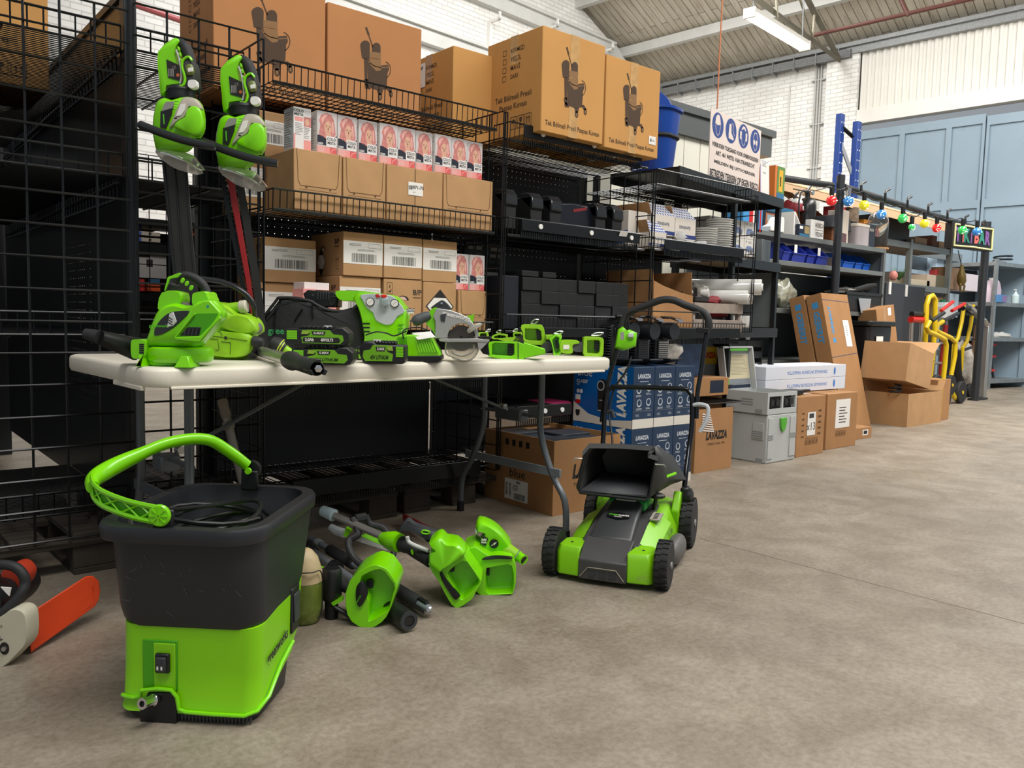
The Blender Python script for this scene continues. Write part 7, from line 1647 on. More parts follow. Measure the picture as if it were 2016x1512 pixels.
a=L.p(1690,330);obj('brass_outlet',S().lathe([(.008,0),(.008,.008),(.012,.009),(.012,.016),(.009,.017),(.009,.024),(.0115,.025),(.0115,.03)],14,T(a[0]-.004,.05,a[2])@Ry(90)),CHROME,t)
s=S()
for i in range(3):patch(s,L,[(1230+i*6,455+i*42),(1312,455+i*42),(1318,470+i*42),(1234+i*6,470+i*42)],-.002,.006)
obj('vent',s,BLK,t);s=S()
for i in range(3):patch(s,L,[(1610,470+i*40),(1675-i*8,466+i*40),(1672-i*8,480+i*40),(1608,484+i*40)],-.002,.006)
obj('vent',s,mat('shaded_green_plastic','46a000',.4),t)
s=S();a=L.p(1478,292);s.disc(0,0,.002,T(a[0],-.0066,a[2])@Rx(90),8);obj('screw_hole',s,INK,t,ang=0)

# ---- green charger with paper
L=Loc(828,712,TZ,(480,420,3.877))
t=thing('battery_charger','green ribbed battery charger with black base and white paper on top','charger',M=L.M)
s=S();slab(s,L,[(1150,1000),(1180,930),(1290,925),(1430,940),(1500,1060),(1505,1100),(1220,1100),(1160,1095)],0,.09,e=.01,ins=.93);obj('charger_body',s,GREEN,t,bev=.003)
s=S();slab(s,L,[(1215,1090),(1505,1085),(1510,1115),(1490,1135),(1230,1150),(1210,1140)],-.006,.10,e=.004,ins=.97);obj('base',s,BLK,t,bev=.002)
for i in range(8):s=S();patch(s,L,[(1312+i*18,970),(1319+i*18,970),(1343+i*20,1062),(1335+i*20,1062)],-.004,.006);obj('rib',s,mat('lime_rib','93e02a',.4),t,bev=.0006)
for i in range(6):s=S();patch(s,L,[(1175+i*12,945),(1180+i*12,945),(1200+i*10,1020),(1194+i*10,1020)],-.002,.003);obj('rib',s,mat('shaded_green_plastic','46a000',.4),t)
s=S();q_=[(1275,915),(1420,905),(1465,945),(1330,965)];s.loft([[(L.p(u,v)[0],y,L.p(u,v)[2]+.0+dz) for (u,v),y in zip(q_,(.02,.03,-.012,-.012))] for dz in (0,.0012)]);obj('paper_note',s,PAPER,t,ang=0)
s=S();s.tube(path_s([L.p(1220,960,-.012),L.p(1215,900,-.012),L.p(1260,878,0),L.p(1340,872,.02),L.p(1400,890,.03)]),.0022,8);s.tube(path_s([L.p(930,930,.06),L.p(1010,905,.05),L.p(1090,915,.05),L.p(1150,935,.04),L.p(1240,900,.03)]),.0025,8);obj('cord',s,BLK,t)

# ---- circular saw
L=Loc(915,712,TZ,(800,560,4.582))
t=thing('circular_saw','cordless circular saw with silver guard, clear lower guard and dark grey front grip','circular saw',M=L.M)
SIL=mat('cast_aluminium','b9b8b4',.38,m=.5);BLD=mat('saw_blade_steel','5d5852',.3,m=.8,nz=.1,ns=20)
def arcp(cu,cv,r0,a0,a1,n=14):return [(cu+r0*cos(radians(a0+(a1-a0)*i/n)),cv-r0*sin(radians(a0+(a1-a0)*i/n))) for i in range(n+1)]
s=S();patch(s,L,arcp(495,485,118,0,360,40)[:-1],.0,.002);obj('blade',s,BLD,t,ang=20)
a=L.p(495,478);obj('arbor_bolt',S().lathe([(.006,0),(.005,.008)],6,T(a[0],0,a[2])@Rx(90)),BLK,t)
g_=[(255,488),(262,330),(240,290),(270,215),(340,222),(400,232),(480,262),(560,300),(620,380),(650,440),(662,488)]
inn=arcp(495,485,122,-1,181,16);
for y0,y1 in ((-.016,-.012),):
    s=S();patch(s,L,[(255,488),(262,330),(240,290),(270,215),(340,222),(400,232),(480,262),(560,300),(620,380),(650,440),(662,488)]+[(u,v) for u,v in arcp(495,478,125,0,180,16)],-.016,.02);obj('upper_guard',s,SIL,t,bev=.002)
s=S();a=L.p(455,285);s.txt('greenworks',.020,T(a[0],-.0175,a[2])@Ry(12)@Rx(90),bold=.04);s.txt('7.25in',.012,T(*(L.p(548,325)[0],-.0175,L.p(548,325)[2]))@Ry(20)@Rx(90),bold=.03);obj('lettering',s,PAPER,t,ang=0)
s=S();patch(s,L,[(305,275),(360,262),(345,340),(310,330)],-.019,.003);obj('dark_label',s,DGREY,t)
s=S();slab(s,L,smooth_pts([(205,250),(250,205),(290,215),(262,330),(260,450),(225,400),(180,350)]),-.005,.06);obj('motor_housing',s,GREEN,t,ang=60)
s=S();slab(s,L,smooth_pts([(215,215),(300,150),(340,150),(405,225),(330,225),(270,205)]),-.004,.05);obj('top_handle',s,DGREY,t,ang=60);a=L.p(320,170);obj('screw',S().lathe([(.005,0),(.004,.004)],12,T(a[0],-.004,a[2])@Rx(90)),CHROME,t)
s=S();q0,q1=L.p(55,345,-.01),L.p(215,275,.0);s.tube(path_s([q0,L.p(95,325,-.008),L.p(150,300,-.004),q1]),[.010,.0125,.0155,.018,.019,.0195,.019,.0185,.018,.0175,.016,.014,.012],16);obj('front_grip',s,mat('grey_rubber','4c4f50',.6),t)
s=S();patch(s,L,[(290,492),(640,488),(745,500),(742,520),(350,520),(300,512)],-.03,.10);obj('base_plate',s,SIL,t,bev=.001)
s=S();patch(s,L,[(640,520),(740,518),(680,580),(655,590)],-.028,.003);obj('base_bracket',s,SIL,t)
CLR=mat('clear_smoked_guard','cfcabd',.1,tr=.88)
s=S();patch(s,L,arcp(512,560,145,182,372,26)+[(660,520),(360,520)],-.012,.003);obj('lower_guard',s,CLR,t,bev=.001)
s=S();s.tube(path_s([(lambda q:(q[0],-.012,q[2]))(L.p(u,v)) for u,v in ((360,525),(362,620),(430,655),(520,682),(600,665),(648,590),(655,525))]),.003,8);s.tube(path_s([(lambda q:(q[0],-.013,q[2]))(L.p(u,v)) for u,v in ((415,600),(440,625),(520,640),(600,600),(612,540))]),.004,8);obj('guard_rim',s,mat('milky_clear_rim','d8d4c8',.2,tr=.5),t)
s=S();slab(s,L,smooth_pts([(548,425),(560,395),(640,350),(675,350),(680,370),(620,405),(570,440)]),-.03,-.012);obj('guard_lever',s,mat('milky_clear_rim','d8d4c8',.2,tr=.5),t,ang=60)
s=S();slab(s,L,[(550,285),(612,268),(600,350),(560,300)],.02,.05);obj('green_lever',s,GREEN,t)
s=S();slab(s,L,[(645,470),(760,470),(770,490),(640,490)],-.02,.05);obj('bevel_knob',s,BLK,t);s=S();slab(s,L,[(660,580),(735,520),(750,640),(690,625)],.0,.05);obj('rear_block',s,BLK,t)

# ---- drills and their battery feet on the right half
def rayres(poly,c,n=28):
    o=[]
    for i in range(n):
        a=2*pi*i/n;dx,dy=cos(a),sin(a);best=0
        for (x0,y0),(x1,y1) in zip(poly,poly[1:]+poly[:1]):
            ex,ey=x1-x0,y1-y0;den=dx*ey-dy*ex
            if abs(den)<1e-12:continue
            t_=((x0-c[0])*ey-(y0-c[1])*ex)/den;u_=((x0-c[0])*dy-(y0-c[1])*dx)/den
            if t_>0 and -1e-9<=u_<=1+1e-9:best=max(best,t_)
        o.append((c[0]+dx*best,c[1]+dy*best))
    return o
def foot(label,name,L,out,rec,con,m,hook=None,y0=-.03,y1=.05,extra=None):
    t=thing(name,label,'power tool',M=L.M)
    k=len(out);c=(sum(a[0] for a in rec)/len(rec),sum(a[1] for a in rec)/len(rec))
    o_=[(q[0],q[2]) for q in L.P(rayres(out,c))];r_=[(q[0],q[2]) for q in L.P(rayres(rec,c))];r0=(sum(a[0] for a in r_)/len(r_),sum(a[1] for a in r_)/len(r_));yr=y0+min(y1-y0-.01,.05)
    s=S() # open frame: outer wall and the recess floor
    rings=[[(x,y1,z) for x,z in o_],[(x,y0,z) for x,z in o_],[(x,y0,z) for x,z in r_],[(x*.9+r0[0]*.1,yr,z*.9+r0[1]*.1) for x,z in r_]]
    s.loft(rings);obj('battery_foot',s,m,t,bev=.0015)
    s=S();patch(s,L,con,yr-.022,.02);cb=obj('contact_block',s,BLK,t)
    us=[a[0] for a in con];vs=[a[1] for a in con]
    for i in range(4):
        v=min(vs)+(max(vs)-min(vs))*(i+.3)/4.4;s=S();patch(s,L,[(min(us)+3,v),(max(us),v),(max(us),v+8),(min(us)+3,v+8)],yr-.026,.005);obj('contact',s,DGREY,cb)
    if hook:
        for off in (0,12):
            s=S();s.tube([L.p(u+off,v,.0+off*.0006) for u,v in smooth_pts(hook,3)],.0016,6,closed=True);obj('belt_hook',s,CHROME,t)
    return t
CW=(800,560,4.582)
L=Loc(1000,706,TZ,CW)
t=foot('green battery housing lying on its side with a tapered end, nearest the table edge','work_light',L,[(750,512),(1062,520),(1062,680),(945,680),(740,650),(735,580)],[(775,520),(975,530),(975,645),(770,635)],[(915,542),(972,548),(972,645),(910,635)],GREEN)
s=S();a=[L.p(1058,520),L.p(1058,665)];b_=[L.p(1250,580),L.p(1255,625)]
s.loft([[(a[0][0],y,a[0][2]) for y in (-.03,)]+[(a[0][0],.05,a[0][2]),(a[1][0],.05,a[1][2]),(a[1][0],-.03,a[1][2])],[(b_[0][0],-.015,b_[0][2]),(b_[0][0],.03,b_[0][2]),(b_[1][0],.03,b_[1][2]),(b_[1][0],-.015,b_[1][2])]]);obj('tapered_head',s,GREEN,t,bev=.003)
s=S();patch(s,L,[(1005,522),(1012,522),(1012,675),(1005,675)],-.0315,.002);obj('seam',s,INK,t)
L=Loc(1050,696,TZ,CW,back=.06)
t=foot('upright yellow green battery foot with belt hook, tallest in the drill group','cordless_drill',L,[(1032,372),(1055,358),(1220,362),(1240,395),(1258,520),(1245,545),(1095,540),(1055,510),(1050,420),(1035,410)],[(1070,395),(1190,400),(1215,420),(1225,510),(1090,505),(1068,490)],[(1170,408),(1205,425),(1222,500),(1180,495)],DGREEN,[(1120,350),(1150,318),(1180,318),(1160,350)])
s=S();slab(s,L,smooth_pts([(960,500),(1000,470),(1060,460),(1100,500),(1100,560),(1180,560),(1240,590),(1150,600),(980,540)]),.03,.09);obj('drill_body',s,DGREY,t,ang=60)
s=S();slab(s,L,smooth_pts([(830,498),(900,480),(990,478),(1040,500),(960,520)]),.03,.08);obj('drill_nose',s,DGREEN,t,ang=60)
L=Loc(1092,699,TZ,CW,back=.02)
t=foot('battery foot turned edge-on, left of the silver bodied drill','cordless_drill',L,[(1285,490),(1340,445),(1400,470),(1390,500),(1405,600),(1365,660),(1310,650),(1325,600),(1305,520)],[(1310,500),(1345,465),(1380,480),(1372,510),(1385,600),(1350,630),(1330,600),(1318,525)],[(1345,500),(1375,515),(1380,580),(1350,580)],GREEN,[(1330,440),(1370,422),(1400,425),(1380,445)])
s=S();slab(s,L,[(1250,455),(1400,450),(1405,490),(1260,500)],.05,.12);obj('battery_foot_rear',s,DGREEN,t,bev=.003)
s=S();slab(s,L,smooth_pts([(1215,560),(1260,520),(1310,510),(1330,560),(1300,600),(1230,610)]),.03,.09);obj('grip',s,DGREY,t,ang=60)
L=Loc(1166,701,TZ,CW,back=.0)
t=foot('square yellow green battery foot with belt hook at the right end of the table','cordless_drill',L,[(1595,480),(1620,470),(1760,475),(1775,500),(1770,640),(1750,650),(1600,645),(1590,630)],[(1625,500),(1740,500),(1745,525),(1740,605),(1725,625),(1625,620)],[(1698,508),(1742,515),(1738,605),(1700,600)],DGREEN,[(1670,460),(1700,438),(1765,436),(1740,458)])
s=S();slab(s,L,smooth_pts([(1500,530),(1600,525),(1600,605),(1500,600)]),.0,.05);obj('grip',s,mat('grey_rubber','4c4f50',.6),t,ang=60)
s=S();slab(s,L,smooth_pts([(1385,600),(1385,520),(1430,500),(1540,505),(1560,530),(1500,545),(1500,620),(1420,625)]),-.01,.06);obj('drill_body',s,DGREEN,t,ang=60)
s=S();patch(s,L,[(1415,545),(1470,545),(1470,585),(1415,585)],-.014,.004);obj('silver_window',s,PAPER,t,bev=.001)
for (px,py,o_,r_,c_,lab) in ((965,690,[(655,430),(735,430),(745,470),(740,500),(640,495)],[(670,440),(725,440),(725,480),(660,485)],[(700,445),(725,445),(725,475),(700,475)],'small battery foot at the back left, directly behind the saw base'),
                         (990,690,[(770,462),(830,440),(915,450),(915,490),(770,495)],[(790,465),(840,455),(900,462),(900,482),(790,485)],[(870,460),(900,465),(900,480),(870,480)],'low battery foot at the back, second from the saw'),
                         (1018,690,[(960,440),(980,428),(1045,430),(1045,475),(965,480)],[(975,445),(1035,445),(1035,468),(975,470)],[(1010,447),(1033,447),(1033,466),(1010,466)],'small battery foot at the back, directly behind the tallest one')):
    L=Loc(px,py,TZ,CW,back=.10);t=foot(lab,'cordless_drill',L,o_,r_,c_,DGREEN,[(o_[1][0]-20,o_[1][1]-8),(o_[1][0],o_[1][1]-26),(o_[1][0]+14,o_[1][1]-22),(o_[1][0]+4,o_[1][1]-4)])
    bx_=L.p(o_[0][0],0)[0];obj('tool_body',S().bx(bx_,bx_+.05,.03,.12,0,L.p(0,o_[-1][1])[2]+.004),DGREY,t,bev=.01)

# ---- two hedge trimmers standing on their blades behind the table, against the grid
def trimmer(label,px,py,du,dv,red=False,lean=0):
    cr=(270+du,60+dv,5.04);L=Loc(px,py,TZ-.25,cr)
    L.B=aty(px,py,2.80);L.k=(L.B-Vector((0,0,CAMH))).dot(CF)/F_;L.px,L.py=px,py;L.M=T(*L.B)@Matrix.Rotation(math.atan2(CR.y,CR.x),4,'Z')
    t=thing('hedge_trimmer',label,'hedge trimmer',M=L.M)
    s=S();hl=smooth_pts([(212,215),(360,85),(400,80),(425,110),(385,190),(400,330),(430,500),(425,545),(300,560),(295,620),(240,645),(225,480)],2)
    slab(s,L,hl,-.005,.045,e=.01,ins=.95);obj('handle_shell',s,GREEN,t,ang=60)
    s=S();patch(s,L,[(290,285),(420,345),(425,500),(305,465)],-.0075,.002);lb=obj('rating_label',s,INK,t)
    s=S();a=L.p(375,375);s.txt('CE',.012,T(a[0],-.0082,a[2])@Ry(-10)@Rx(90));
    for i in range(4):q_=L.p(355,340+i*0);s.rect(q_[0]-.012+i*.005,q_[0]-.009+i*.005,q_[2]-.04,q_[2]-.015,T(0,-.0082,0)@Rx(90))
    obj('printed_text',s,GINK,lb,ang=0);s=S();a=L.p(415,450);s.disc(0,0,.006,T(a[0],-.0082,a[2])@Rx(90),12);obj('round_icon',s,mat('orange_print','c9673a',.5),lb,ang=0)
    s=S();pts=path_s([L.p(u,v,.015) for u,v in ((400,100),(455,140),(495,210),(522,300),(540,400))]);s.tube(pts,[L.d(26)+L.d(26)*min(1,i/6) for i in range(len(pts))],14,sy=1.1);obj('grip',s,RUB,t)
    s=S();s.tube(path_s([L.p(u,v,-.008) for u,v in ((386,190),(415,270),(435,380),(440,460),(425,530))]),.0035,8);obj('lever_bar',s,mat('silver_plastic','c9c9c6',.35),t)
    s=S();slab(s,L,smooth_pts([(440,560),(480,470),(450,340),(470,280),(520,265),(560,330),(575,470),(580,560),(520,590),(400,590),(300,615),(300,590),(380,560)]),-.02,.05);obj('switch_housing',s,RUB,t,ang=60)
    s=S();s.tube(path_s([L.p(u,v,-.022) for u,v in ((400,550),(455,545),(475,470),(445,360),(460,290),(510,262),(545,300))]),.0045,8);obj('accent',s,GREEN,t)
    for u,v in ((408,178),(424,236),(437,300)):s=S();patch(s,L,oval(u,v,10,24,10,-12),-.014,.01);obj('accent',s,GREEN,t,bev=.001)
    s=S();slab(s,L,smooth_pts([(482,350),(540,335),(560,420),(500,440)]),-.026,-.015);obj('window',s,mat('olive_window','6f7a3a',.3),t,ang=60);s=S();slab(s,L,[(500,375),(548,365),(552,405),(505,412)],-.031,-.024);obj('slide_switch',s,WHITE,t,bev=.001)
    s=S();slab(s,L,smooth_pts([(505,520),(520,492),(570,490),(592,510),(590,560),(545,578),(510,560)]),-.035,-.01);obj('lock_button',s,WHITE,t,ang=60)
    a=L.p(438,640,.015);obj('swivel_collar',S().lathe([(L.d(135),-.020),(L.d(142),-.012),(L.d(132),.0),(L.d(140),.012),(L.d(125),.022)],28,T(*a)),BLK,t)
    s=S();slab(s,L,smooth_pts([(165,950),(185,800),(215,705),(290,670),(370,690),(470,655),(590,680),(640,780),(645,950),(600,1050),(470,1190),(300,1220),(190,1180)],2),-.035,.06,e=.035,ins=.78);obj('motor_housing',s,GREEN,t,ang=60)
    s=S();slab(s,L,smooth_pts([(320,970),(360,870),(440,690),(500,662),(590,685),(640,770),(600,780),(520,750),(480,850),(400,900)]),-.045,-.02);obj('silver_trim',s,mat('pearl_plastic','b5ac9c',.3),t,ang=60)
    s=S();patch(s,L,[(430,730),(480,725),(470,790),(435,840),(385,850)],-.048,.005);vt=obj('vent_panel',s,PAPER,t)
    s=S()
    for i in range(3):
        for j in range(4):a=L.p(440+i*14-j*11,745+j*26);s.disc(0,0,.0017,T(a[0],-.0485,a[2])@Rx(90),6)
    obj('vent_hole',s,INK,vt,ang=0)
    s=S();slab(s,L,smooth_pts([(370,960),(400,905),(480,855),(500,780),(560,750),(630,790),(645,950),(590,1045),(480,1010)]),-.054,-.02,ins=.88);obj('side_cover',s,GREEN,t,ang=60)
    a=L.p(450,912);obj('screw_hole',S().disc(0,0,.005,T(a[0],-.0545,a[2])@Rx(90),12,ry=.003),INK,t,ang=0)
    s=S();patch(s,L,[(232,800),(350,770),(340,830),(285,970),(228,960)],-.040,.004);obj('dark_panel',s,BLK,t);s=S();patch(s,L,[(255,830),(265,830),(272,930),(262,930)],-.0412,.002);obj('logo_strip',s,mat('logo_green','58c21a',.5),t)
    s=S();patch(s,L,[(262,740),(290,705),(365,705),(355,765),(245,805)],-.040,.004);obj('grey_vent',s,mat('grey_mesh','8a8983',.5),t)
    s=S();pp=path_s([L.p(35,935,-.06),L.p(70,950,-.065),L.p(250,1020,-.07),L.p(450,1085,-.07),L.p(680,1140,-.07),L.p(775,1155,-.068)]);s.tube(pp,L.d(36),14,sy=1.1);obj('front_guard_bar',s,GLOSS,t)
    s=S();s.tube([L.p(60,955,-.05),L.p(190,1000,-.01)],.009,8).tube([L.p(740,1140,-.05),L.p(600,1090,.0)],.009,8);obj('guard_arm',s,BLK,t)
    SH=mat('smoked_clear_shield','9c968a',.15,tr=.75)
    top=[(190,1170),(260,1160),(340,1160),(430,1200),(560,1250),(620,1320),(672,1390)];bot=[(225,1270),(270,1300),(330,1345),(400,1380),(500,1410),(590,1435),(655,1420)]
    s=S();rg_=[]
    for (u0,v0),(u1,v1) in zip(top,bot):
        a,b_=Vector(L.p(u0,v0,-.0)),Vector(L.p(u1,v1,-.06));mdl=(a+b_)/2+Vector((0,-.02,.0));rg_.append([tuple(a),tuple(mdl),tuple(b_),tuple(b_+Vector((0,.003,.003))),tuple(mdl+Vector((0,.003,.003))),tuple(a+Vector((0,.003,.003)))])
    s.loft(rg_);obj('clear_shield',s,SH,t,ang=70)
    # blade or sheath down to behind the table
    z_end=-(L.B.z-.70)
    def at_(u,v,y):return L.p(u,v,y)
    if not red:
        s=S();a0,a1=(240,1250),(490,1250);b0,b1=(352,2420),(585,2420)
        s.loft([[at_(a0[0],a0[1],0),at_(a1[0],a1[1],0),at_(a1[0],a1[1],.025),at_(a0[0],a0[1],.025)],[at_(b0[0],b0[1],0),at_(b1[0],b1[1],0),at_(b1[0],b1[1],.025),at_(b0[0],b0[1],.025)],[at_(b0[0]+75,3120,0),at_(b1[0]+50,3120,0),at_(b1[0]+50,3120,.025),at_(b0[0]+75,3120,.025)]])
        o=obj('blade_sheath',s,mat('dark_sheath','232221',.55,nz=.15,ns=14),t,bev=.003)
        for f_ in (.08,.48,.9):
            s=S();s.rod(at_(a0[0]+(a1[0]-a0[0])*f_,1255,-.003),at_(b0[0]+(b1[0]-b0[0])*f_,2420,-.003),.0028,6);obj('sheath_rib',s,BLK,o)
    else:
        s=S();s.loft([[at_(190,1250,.0),at_(235,1250,.0),at_(235,1250,.02),at_(190,1250,.02)],[at_(395,2300,0),at_(435,2300,0),at_(435,2300,.02),at_(395,2300,.02)],[at_(530,3000,0),at_(570,3000,0),at_(570,3000,.02),at_(530,3000,.02)]]);obj('blade_rail',s,BMET,t)
        s=S();s.loft([[at_(262,1250,-.004),at_(330,1250,-.004),at_(330,1250,.015),at_(262,1250,.015)],[at_(455,2300,-.004),at_(505,2300,-.004),at_(505,2300,.015),at_(455,2300,.015)],[at_(560,3000,-.004),at_(600,3000,-.004),at_(600,3000,.015),at_(560,3000,.015)]]);obj('red_blade_cover',s,mat('dark_red_blade','9c1c20',.4),t,bev=.001)
        s=S();s.loft([[at_(345,1250,.002),at_(420,1250,.002),at_(420,1250,.02),at_(345,1250,.02)],[at_(520,2300,.002),at_(600,2300,.002),at_(600,2300,.02),at_(520,2300,.02)],[at_(610,3000,.002),at_(690,3000,.002),at_(690,3000,.02),at_(610,3000,.02)]]);obj('blade_rail',s,mat('dark_sheath','232221',.55),t)
        for i in range(20):
            f_=i/20;a=Vector(at_(245,1300,.004)).lerp(Vector(at_(450,2300,.004)),f_);obj('blade_tooth',S().bx(a.x-.005,a.x+.004,.004,.008,a.z-.006,a.z+.006),BMET,t)
    return t
trimmer('hedge trimmer with black sheath, left of the two propped on the grid',350,200,0,0)
trimmer('hedge trimmer with red blade, right of the two propped on the grid',470,235,123,33,red=True)
# ================================================================ bucket pressure washer in the foreground
BM_=T(.687,1.863,0)@Rz(math.degrees(math.atan2(-.69,.723)))
t=thing('pressure_washer','large black bucket pressure washer with green base and lime handle in the foreground','pressure washer',M=BM_)
TUB=mat('scuffed_black_tub','212226',.42,nz=.06,ns=6,dirt='4a4a4c',ds=9,dt=.66,bump=.08,bs=60)
def rg(z,u0,u1,v0,v1,r,n=8,tilt=0):return [(x,y,z+tilt*(y-v0)) for x,y in rr(u1-u0,v1-v0,r,n,(u0+u1)/2,(v0+v1)/2)]
s=S().loft([rg(.0,-.135,.13,-.16,.02,.05),rg(.008,-.15,.15,-.178,.05,.05),rg(.03,-.152,.152,-.18,.07,.05,tilt=.25)]);obj('black_base',s,BLK,t,ang=50)
s=S();i_=0
while i_<22:s.bx(.0+i_*.008-.03,.0+i_*.008-.026,-.1795,-.176,.004,.02);i_+=1
obj('base_ribs',s,DGREY,t)
s=S().loft([rg(.022,-.157,.157,-.184,.07,.035,tilt=.26),rg(.03,-.155,.155,-.18,.075,.035,tilt=.26),rg(.12,-.152,.158,-.178,.11,.035),rg(.214,-.150,.160,-.178,.13,.035,tilt=.1)],cap0=True);obj('green_shell',s,WGREEN,t,ang=50)
# recessed switch bay, trim and outlet on the front
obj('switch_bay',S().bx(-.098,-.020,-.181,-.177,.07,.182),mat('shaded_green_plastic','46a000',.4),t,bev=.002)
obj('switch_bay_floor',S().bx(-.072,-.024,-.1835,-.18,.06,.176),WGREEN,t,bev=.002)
sw=obj('rocker_switch',S().bx(-.066,-.034,-.192,-.182,.112,.156),BLK,t,bev=.004);obj('rocker',S().bx(-.061,-.039,-.198,-.19,.118,.150,T(0,0,0)),DGREY,sw,bev=.003)
s=S();
for u in (-.056,-.047):s.rect(u-.002,u+.002,.123,.131,T(0,-.1985,0)@Rx(90))
obj('symbol',s,PAPER,sw,ang=0)
s=S().prism([(-.102,.0),(-.02,.0),(-.02,.062),(-.035,.07),(-.085,.066),(-.09,.05),(-.102,.04)],.180,.1885,Rx(90));obj('outlet_recess',s,BLK,t,bev=.003)
s=S();s.tube([(-.150,-.170,.05),(-.135,-.181,.052),(-.115,-.185,.052),(-.100,-.187,.058),(-.096,-.19,.072),(-.060,-.19,.078),(-.03,-.19,.076),(-.018,-.19,.062),(-.014,-.189,.034),(.0,-.188,.028),(.06,-.188,.026),(.13,-.187,.026),(.152,-.172,.03),(.163,-.13,.045),(.163,-.05,.085),(.163,.03,.105)],.0045,8);obj('green_trim',s,GREEN,t)
s=S();M_=T(-.063,-.19,.055)@Rx(78)@Ry(-12);s.lathe([(.010,0),(.013,.012),(.0105,.016),(.0105,.036),(.012,.038),(.012,.045),(.0065,.045),(.0065,.03)],20,M_,cap=False);obj('hose_outlet',s,CHROME,t);obj('outlet_hole',S().disc(0,0,.0065,M_@T(0,0,.038)),INK,t,ang=0)
s=S();s.txt('greenworks',.034,T(.1622,-.07,.135)@Rz(90)@Rx(90)@Rz(6),bold=.03,sx=.80);obj('lettering',s,INK,t,ang=0)
obj('side_panel',S().bx(.157,.164,.02,.075,.125,.235),BLK,t,bev=.004);obj('side_panel_inner',S().bx(.163,.168,.030,.068,.15,.22),DGREY,t,bev=.004)
s=S().loft([rg(.212,-.150,.158,-.180,.12,.055),rg(.225,-.158,.160,-.186,.13,.055),rg(.25,-.163,.161,-.190,.15,.055),rg(.395,-.178,.164,-.205,.225,.075),rg(.40,-.178,.164,-.205,.225,.075),rg(.405,-.200,.172,-.222,.240,.085),rg(.428,-.203,.174,-.226,.245,.088),rg(.438,-.198,.168,-.221,.240,.084),rg(.438,-.172,.145,-.195,.215,.075),rg(.40,-.165,.15,-.19,.21,.07),rg(.23,-.15,.145,-.17,.12,.05)],cap0=True,cap1=True)
obj('black_tub',s,TUB,t,ang=55)
s=S();r_=random.Random(8)
for i in range(16):
    u,z=r_.uniform(-.14,.13),r_.uniform(.235,.38);y=-.1895-(z-.25)*.104;a=r_.uniform(-1,1);L_=r_.uniform(.004,.02)
    s.line2([(u,z),(u+L_*cos(a*1.4),z+L_*sin(a*1.4))],.0008,T(0,y-.0016,0)@Rx(90))
obj('scratches',s,mat('light_scratch','55565a',.7),t,ang=0)
# handle: lime arc with lattice end, two pivots
hp=path_s([(-.045,-.212,.466),(-.12,-.195,.474),(-.205,-.155,.488),(-.258,-.09,.502),(-.262,-.03,.515),(-.225,.03,.54),(-.165,.09,.568),(-.10,.14,.57),(-.055,.175,.535),(-.02,.205,.495)],5)
n=len(hp);s=S();s.tube([p for p in hp[int(n*.30):]],[.0135+.006*sin(pi*min(1,i/14)) for i in range(n-int(n*.30))],14,sy=1.1);hd=obj('handle',s,GREEN,t)
lat=hp[:int(n*.42)]
for off in (-.017,.015):s=S();s.tube([(x,y-.002,z+off) for x,y,z in lat],.004,6,sy=1.5);obj('handle_flange',s,GREEN,hd)
s=S();s.loft([[(x,y+.004,z-.016),(x,y+.008,z-.016),(x,y+.008,z+.014),(x,y+.004,z+.014)] for x,y,z in lat]);obj('handle_web',s,mat('shaded_green_plastic','46a000',.4),hd)
k_=0
while k_<len(lat)-3:
    a,b_=Vector(lat[k_]),Vector(lat[k_+3]);s=S();s.rod(tuple(a+Vector((0,-.002,-.016))),tuple(b_+Vector((0,-.002,.014))),.0022,4).rod(tuple(a+Vector((0,-.002,.014))),tuple(b_+Vector((0,-.002,-.016))),.0022,4);obj('lattice_rib',s,GREEN,hd);k_+=3
pv=obj('pivot_cap',S().lathe([(.023,0),(.024,.006),(.021,.009)],22,T(-.04,-.208,.464)@Rx(90)),GREEN,t)
for i in range(4):a=pi*i/4;obj('spoke',S().bx(-.019,.019,-.0015,.0015,0,.0025,T(-.04,-.217,.464)@Rx(90)@Matrix.Rotation(a,4,'Z')),GREEN,pv)
obj('pivot_bracket',S().bx(-.06,-.015,-.205,-.195,.42,.475),BLK,t,bev=.006)
obj('pivot_bracket',S().lathe([(.024,-.014),(.024,.004)],20,T(-.012,.212,.482)@Rx(90)),BLK,t);obj('pivot_bracket',S().bx(-.034,.01,.198,.212,.43,.482),BLK,t,bev=.004);obj('pivot_button',S().lathe([(.009,0),(.008,.006)],16,T(-.012,.196,.482)@Rx(90)),GREEN,t)
# hose coil lying in the tub
s=S();pts=[]
for i in range(70):a=i*.36;rr_=.11+.02*sin(i*.31);pts.append((-.02+rr_*cos(a),.03+rr_*1.25*sin(a),.37+.0008*i+.012*sin(a*1.7)))
tag(obj('pressure_hose',S(BM_).tube(pts,.0055,8),BLK),'black hose coiled inside the bucket of the pressure washer','hose')
s=S(BM_);s.tube([(-.16,-.12,.33),(-.15,-.13,.42),(-.15,-.135,.45)],.007,8);tag(obj('spray_gun',s,ALU),'silver rod of a spray gun sticking up inside the bucket left edge','spray gun')

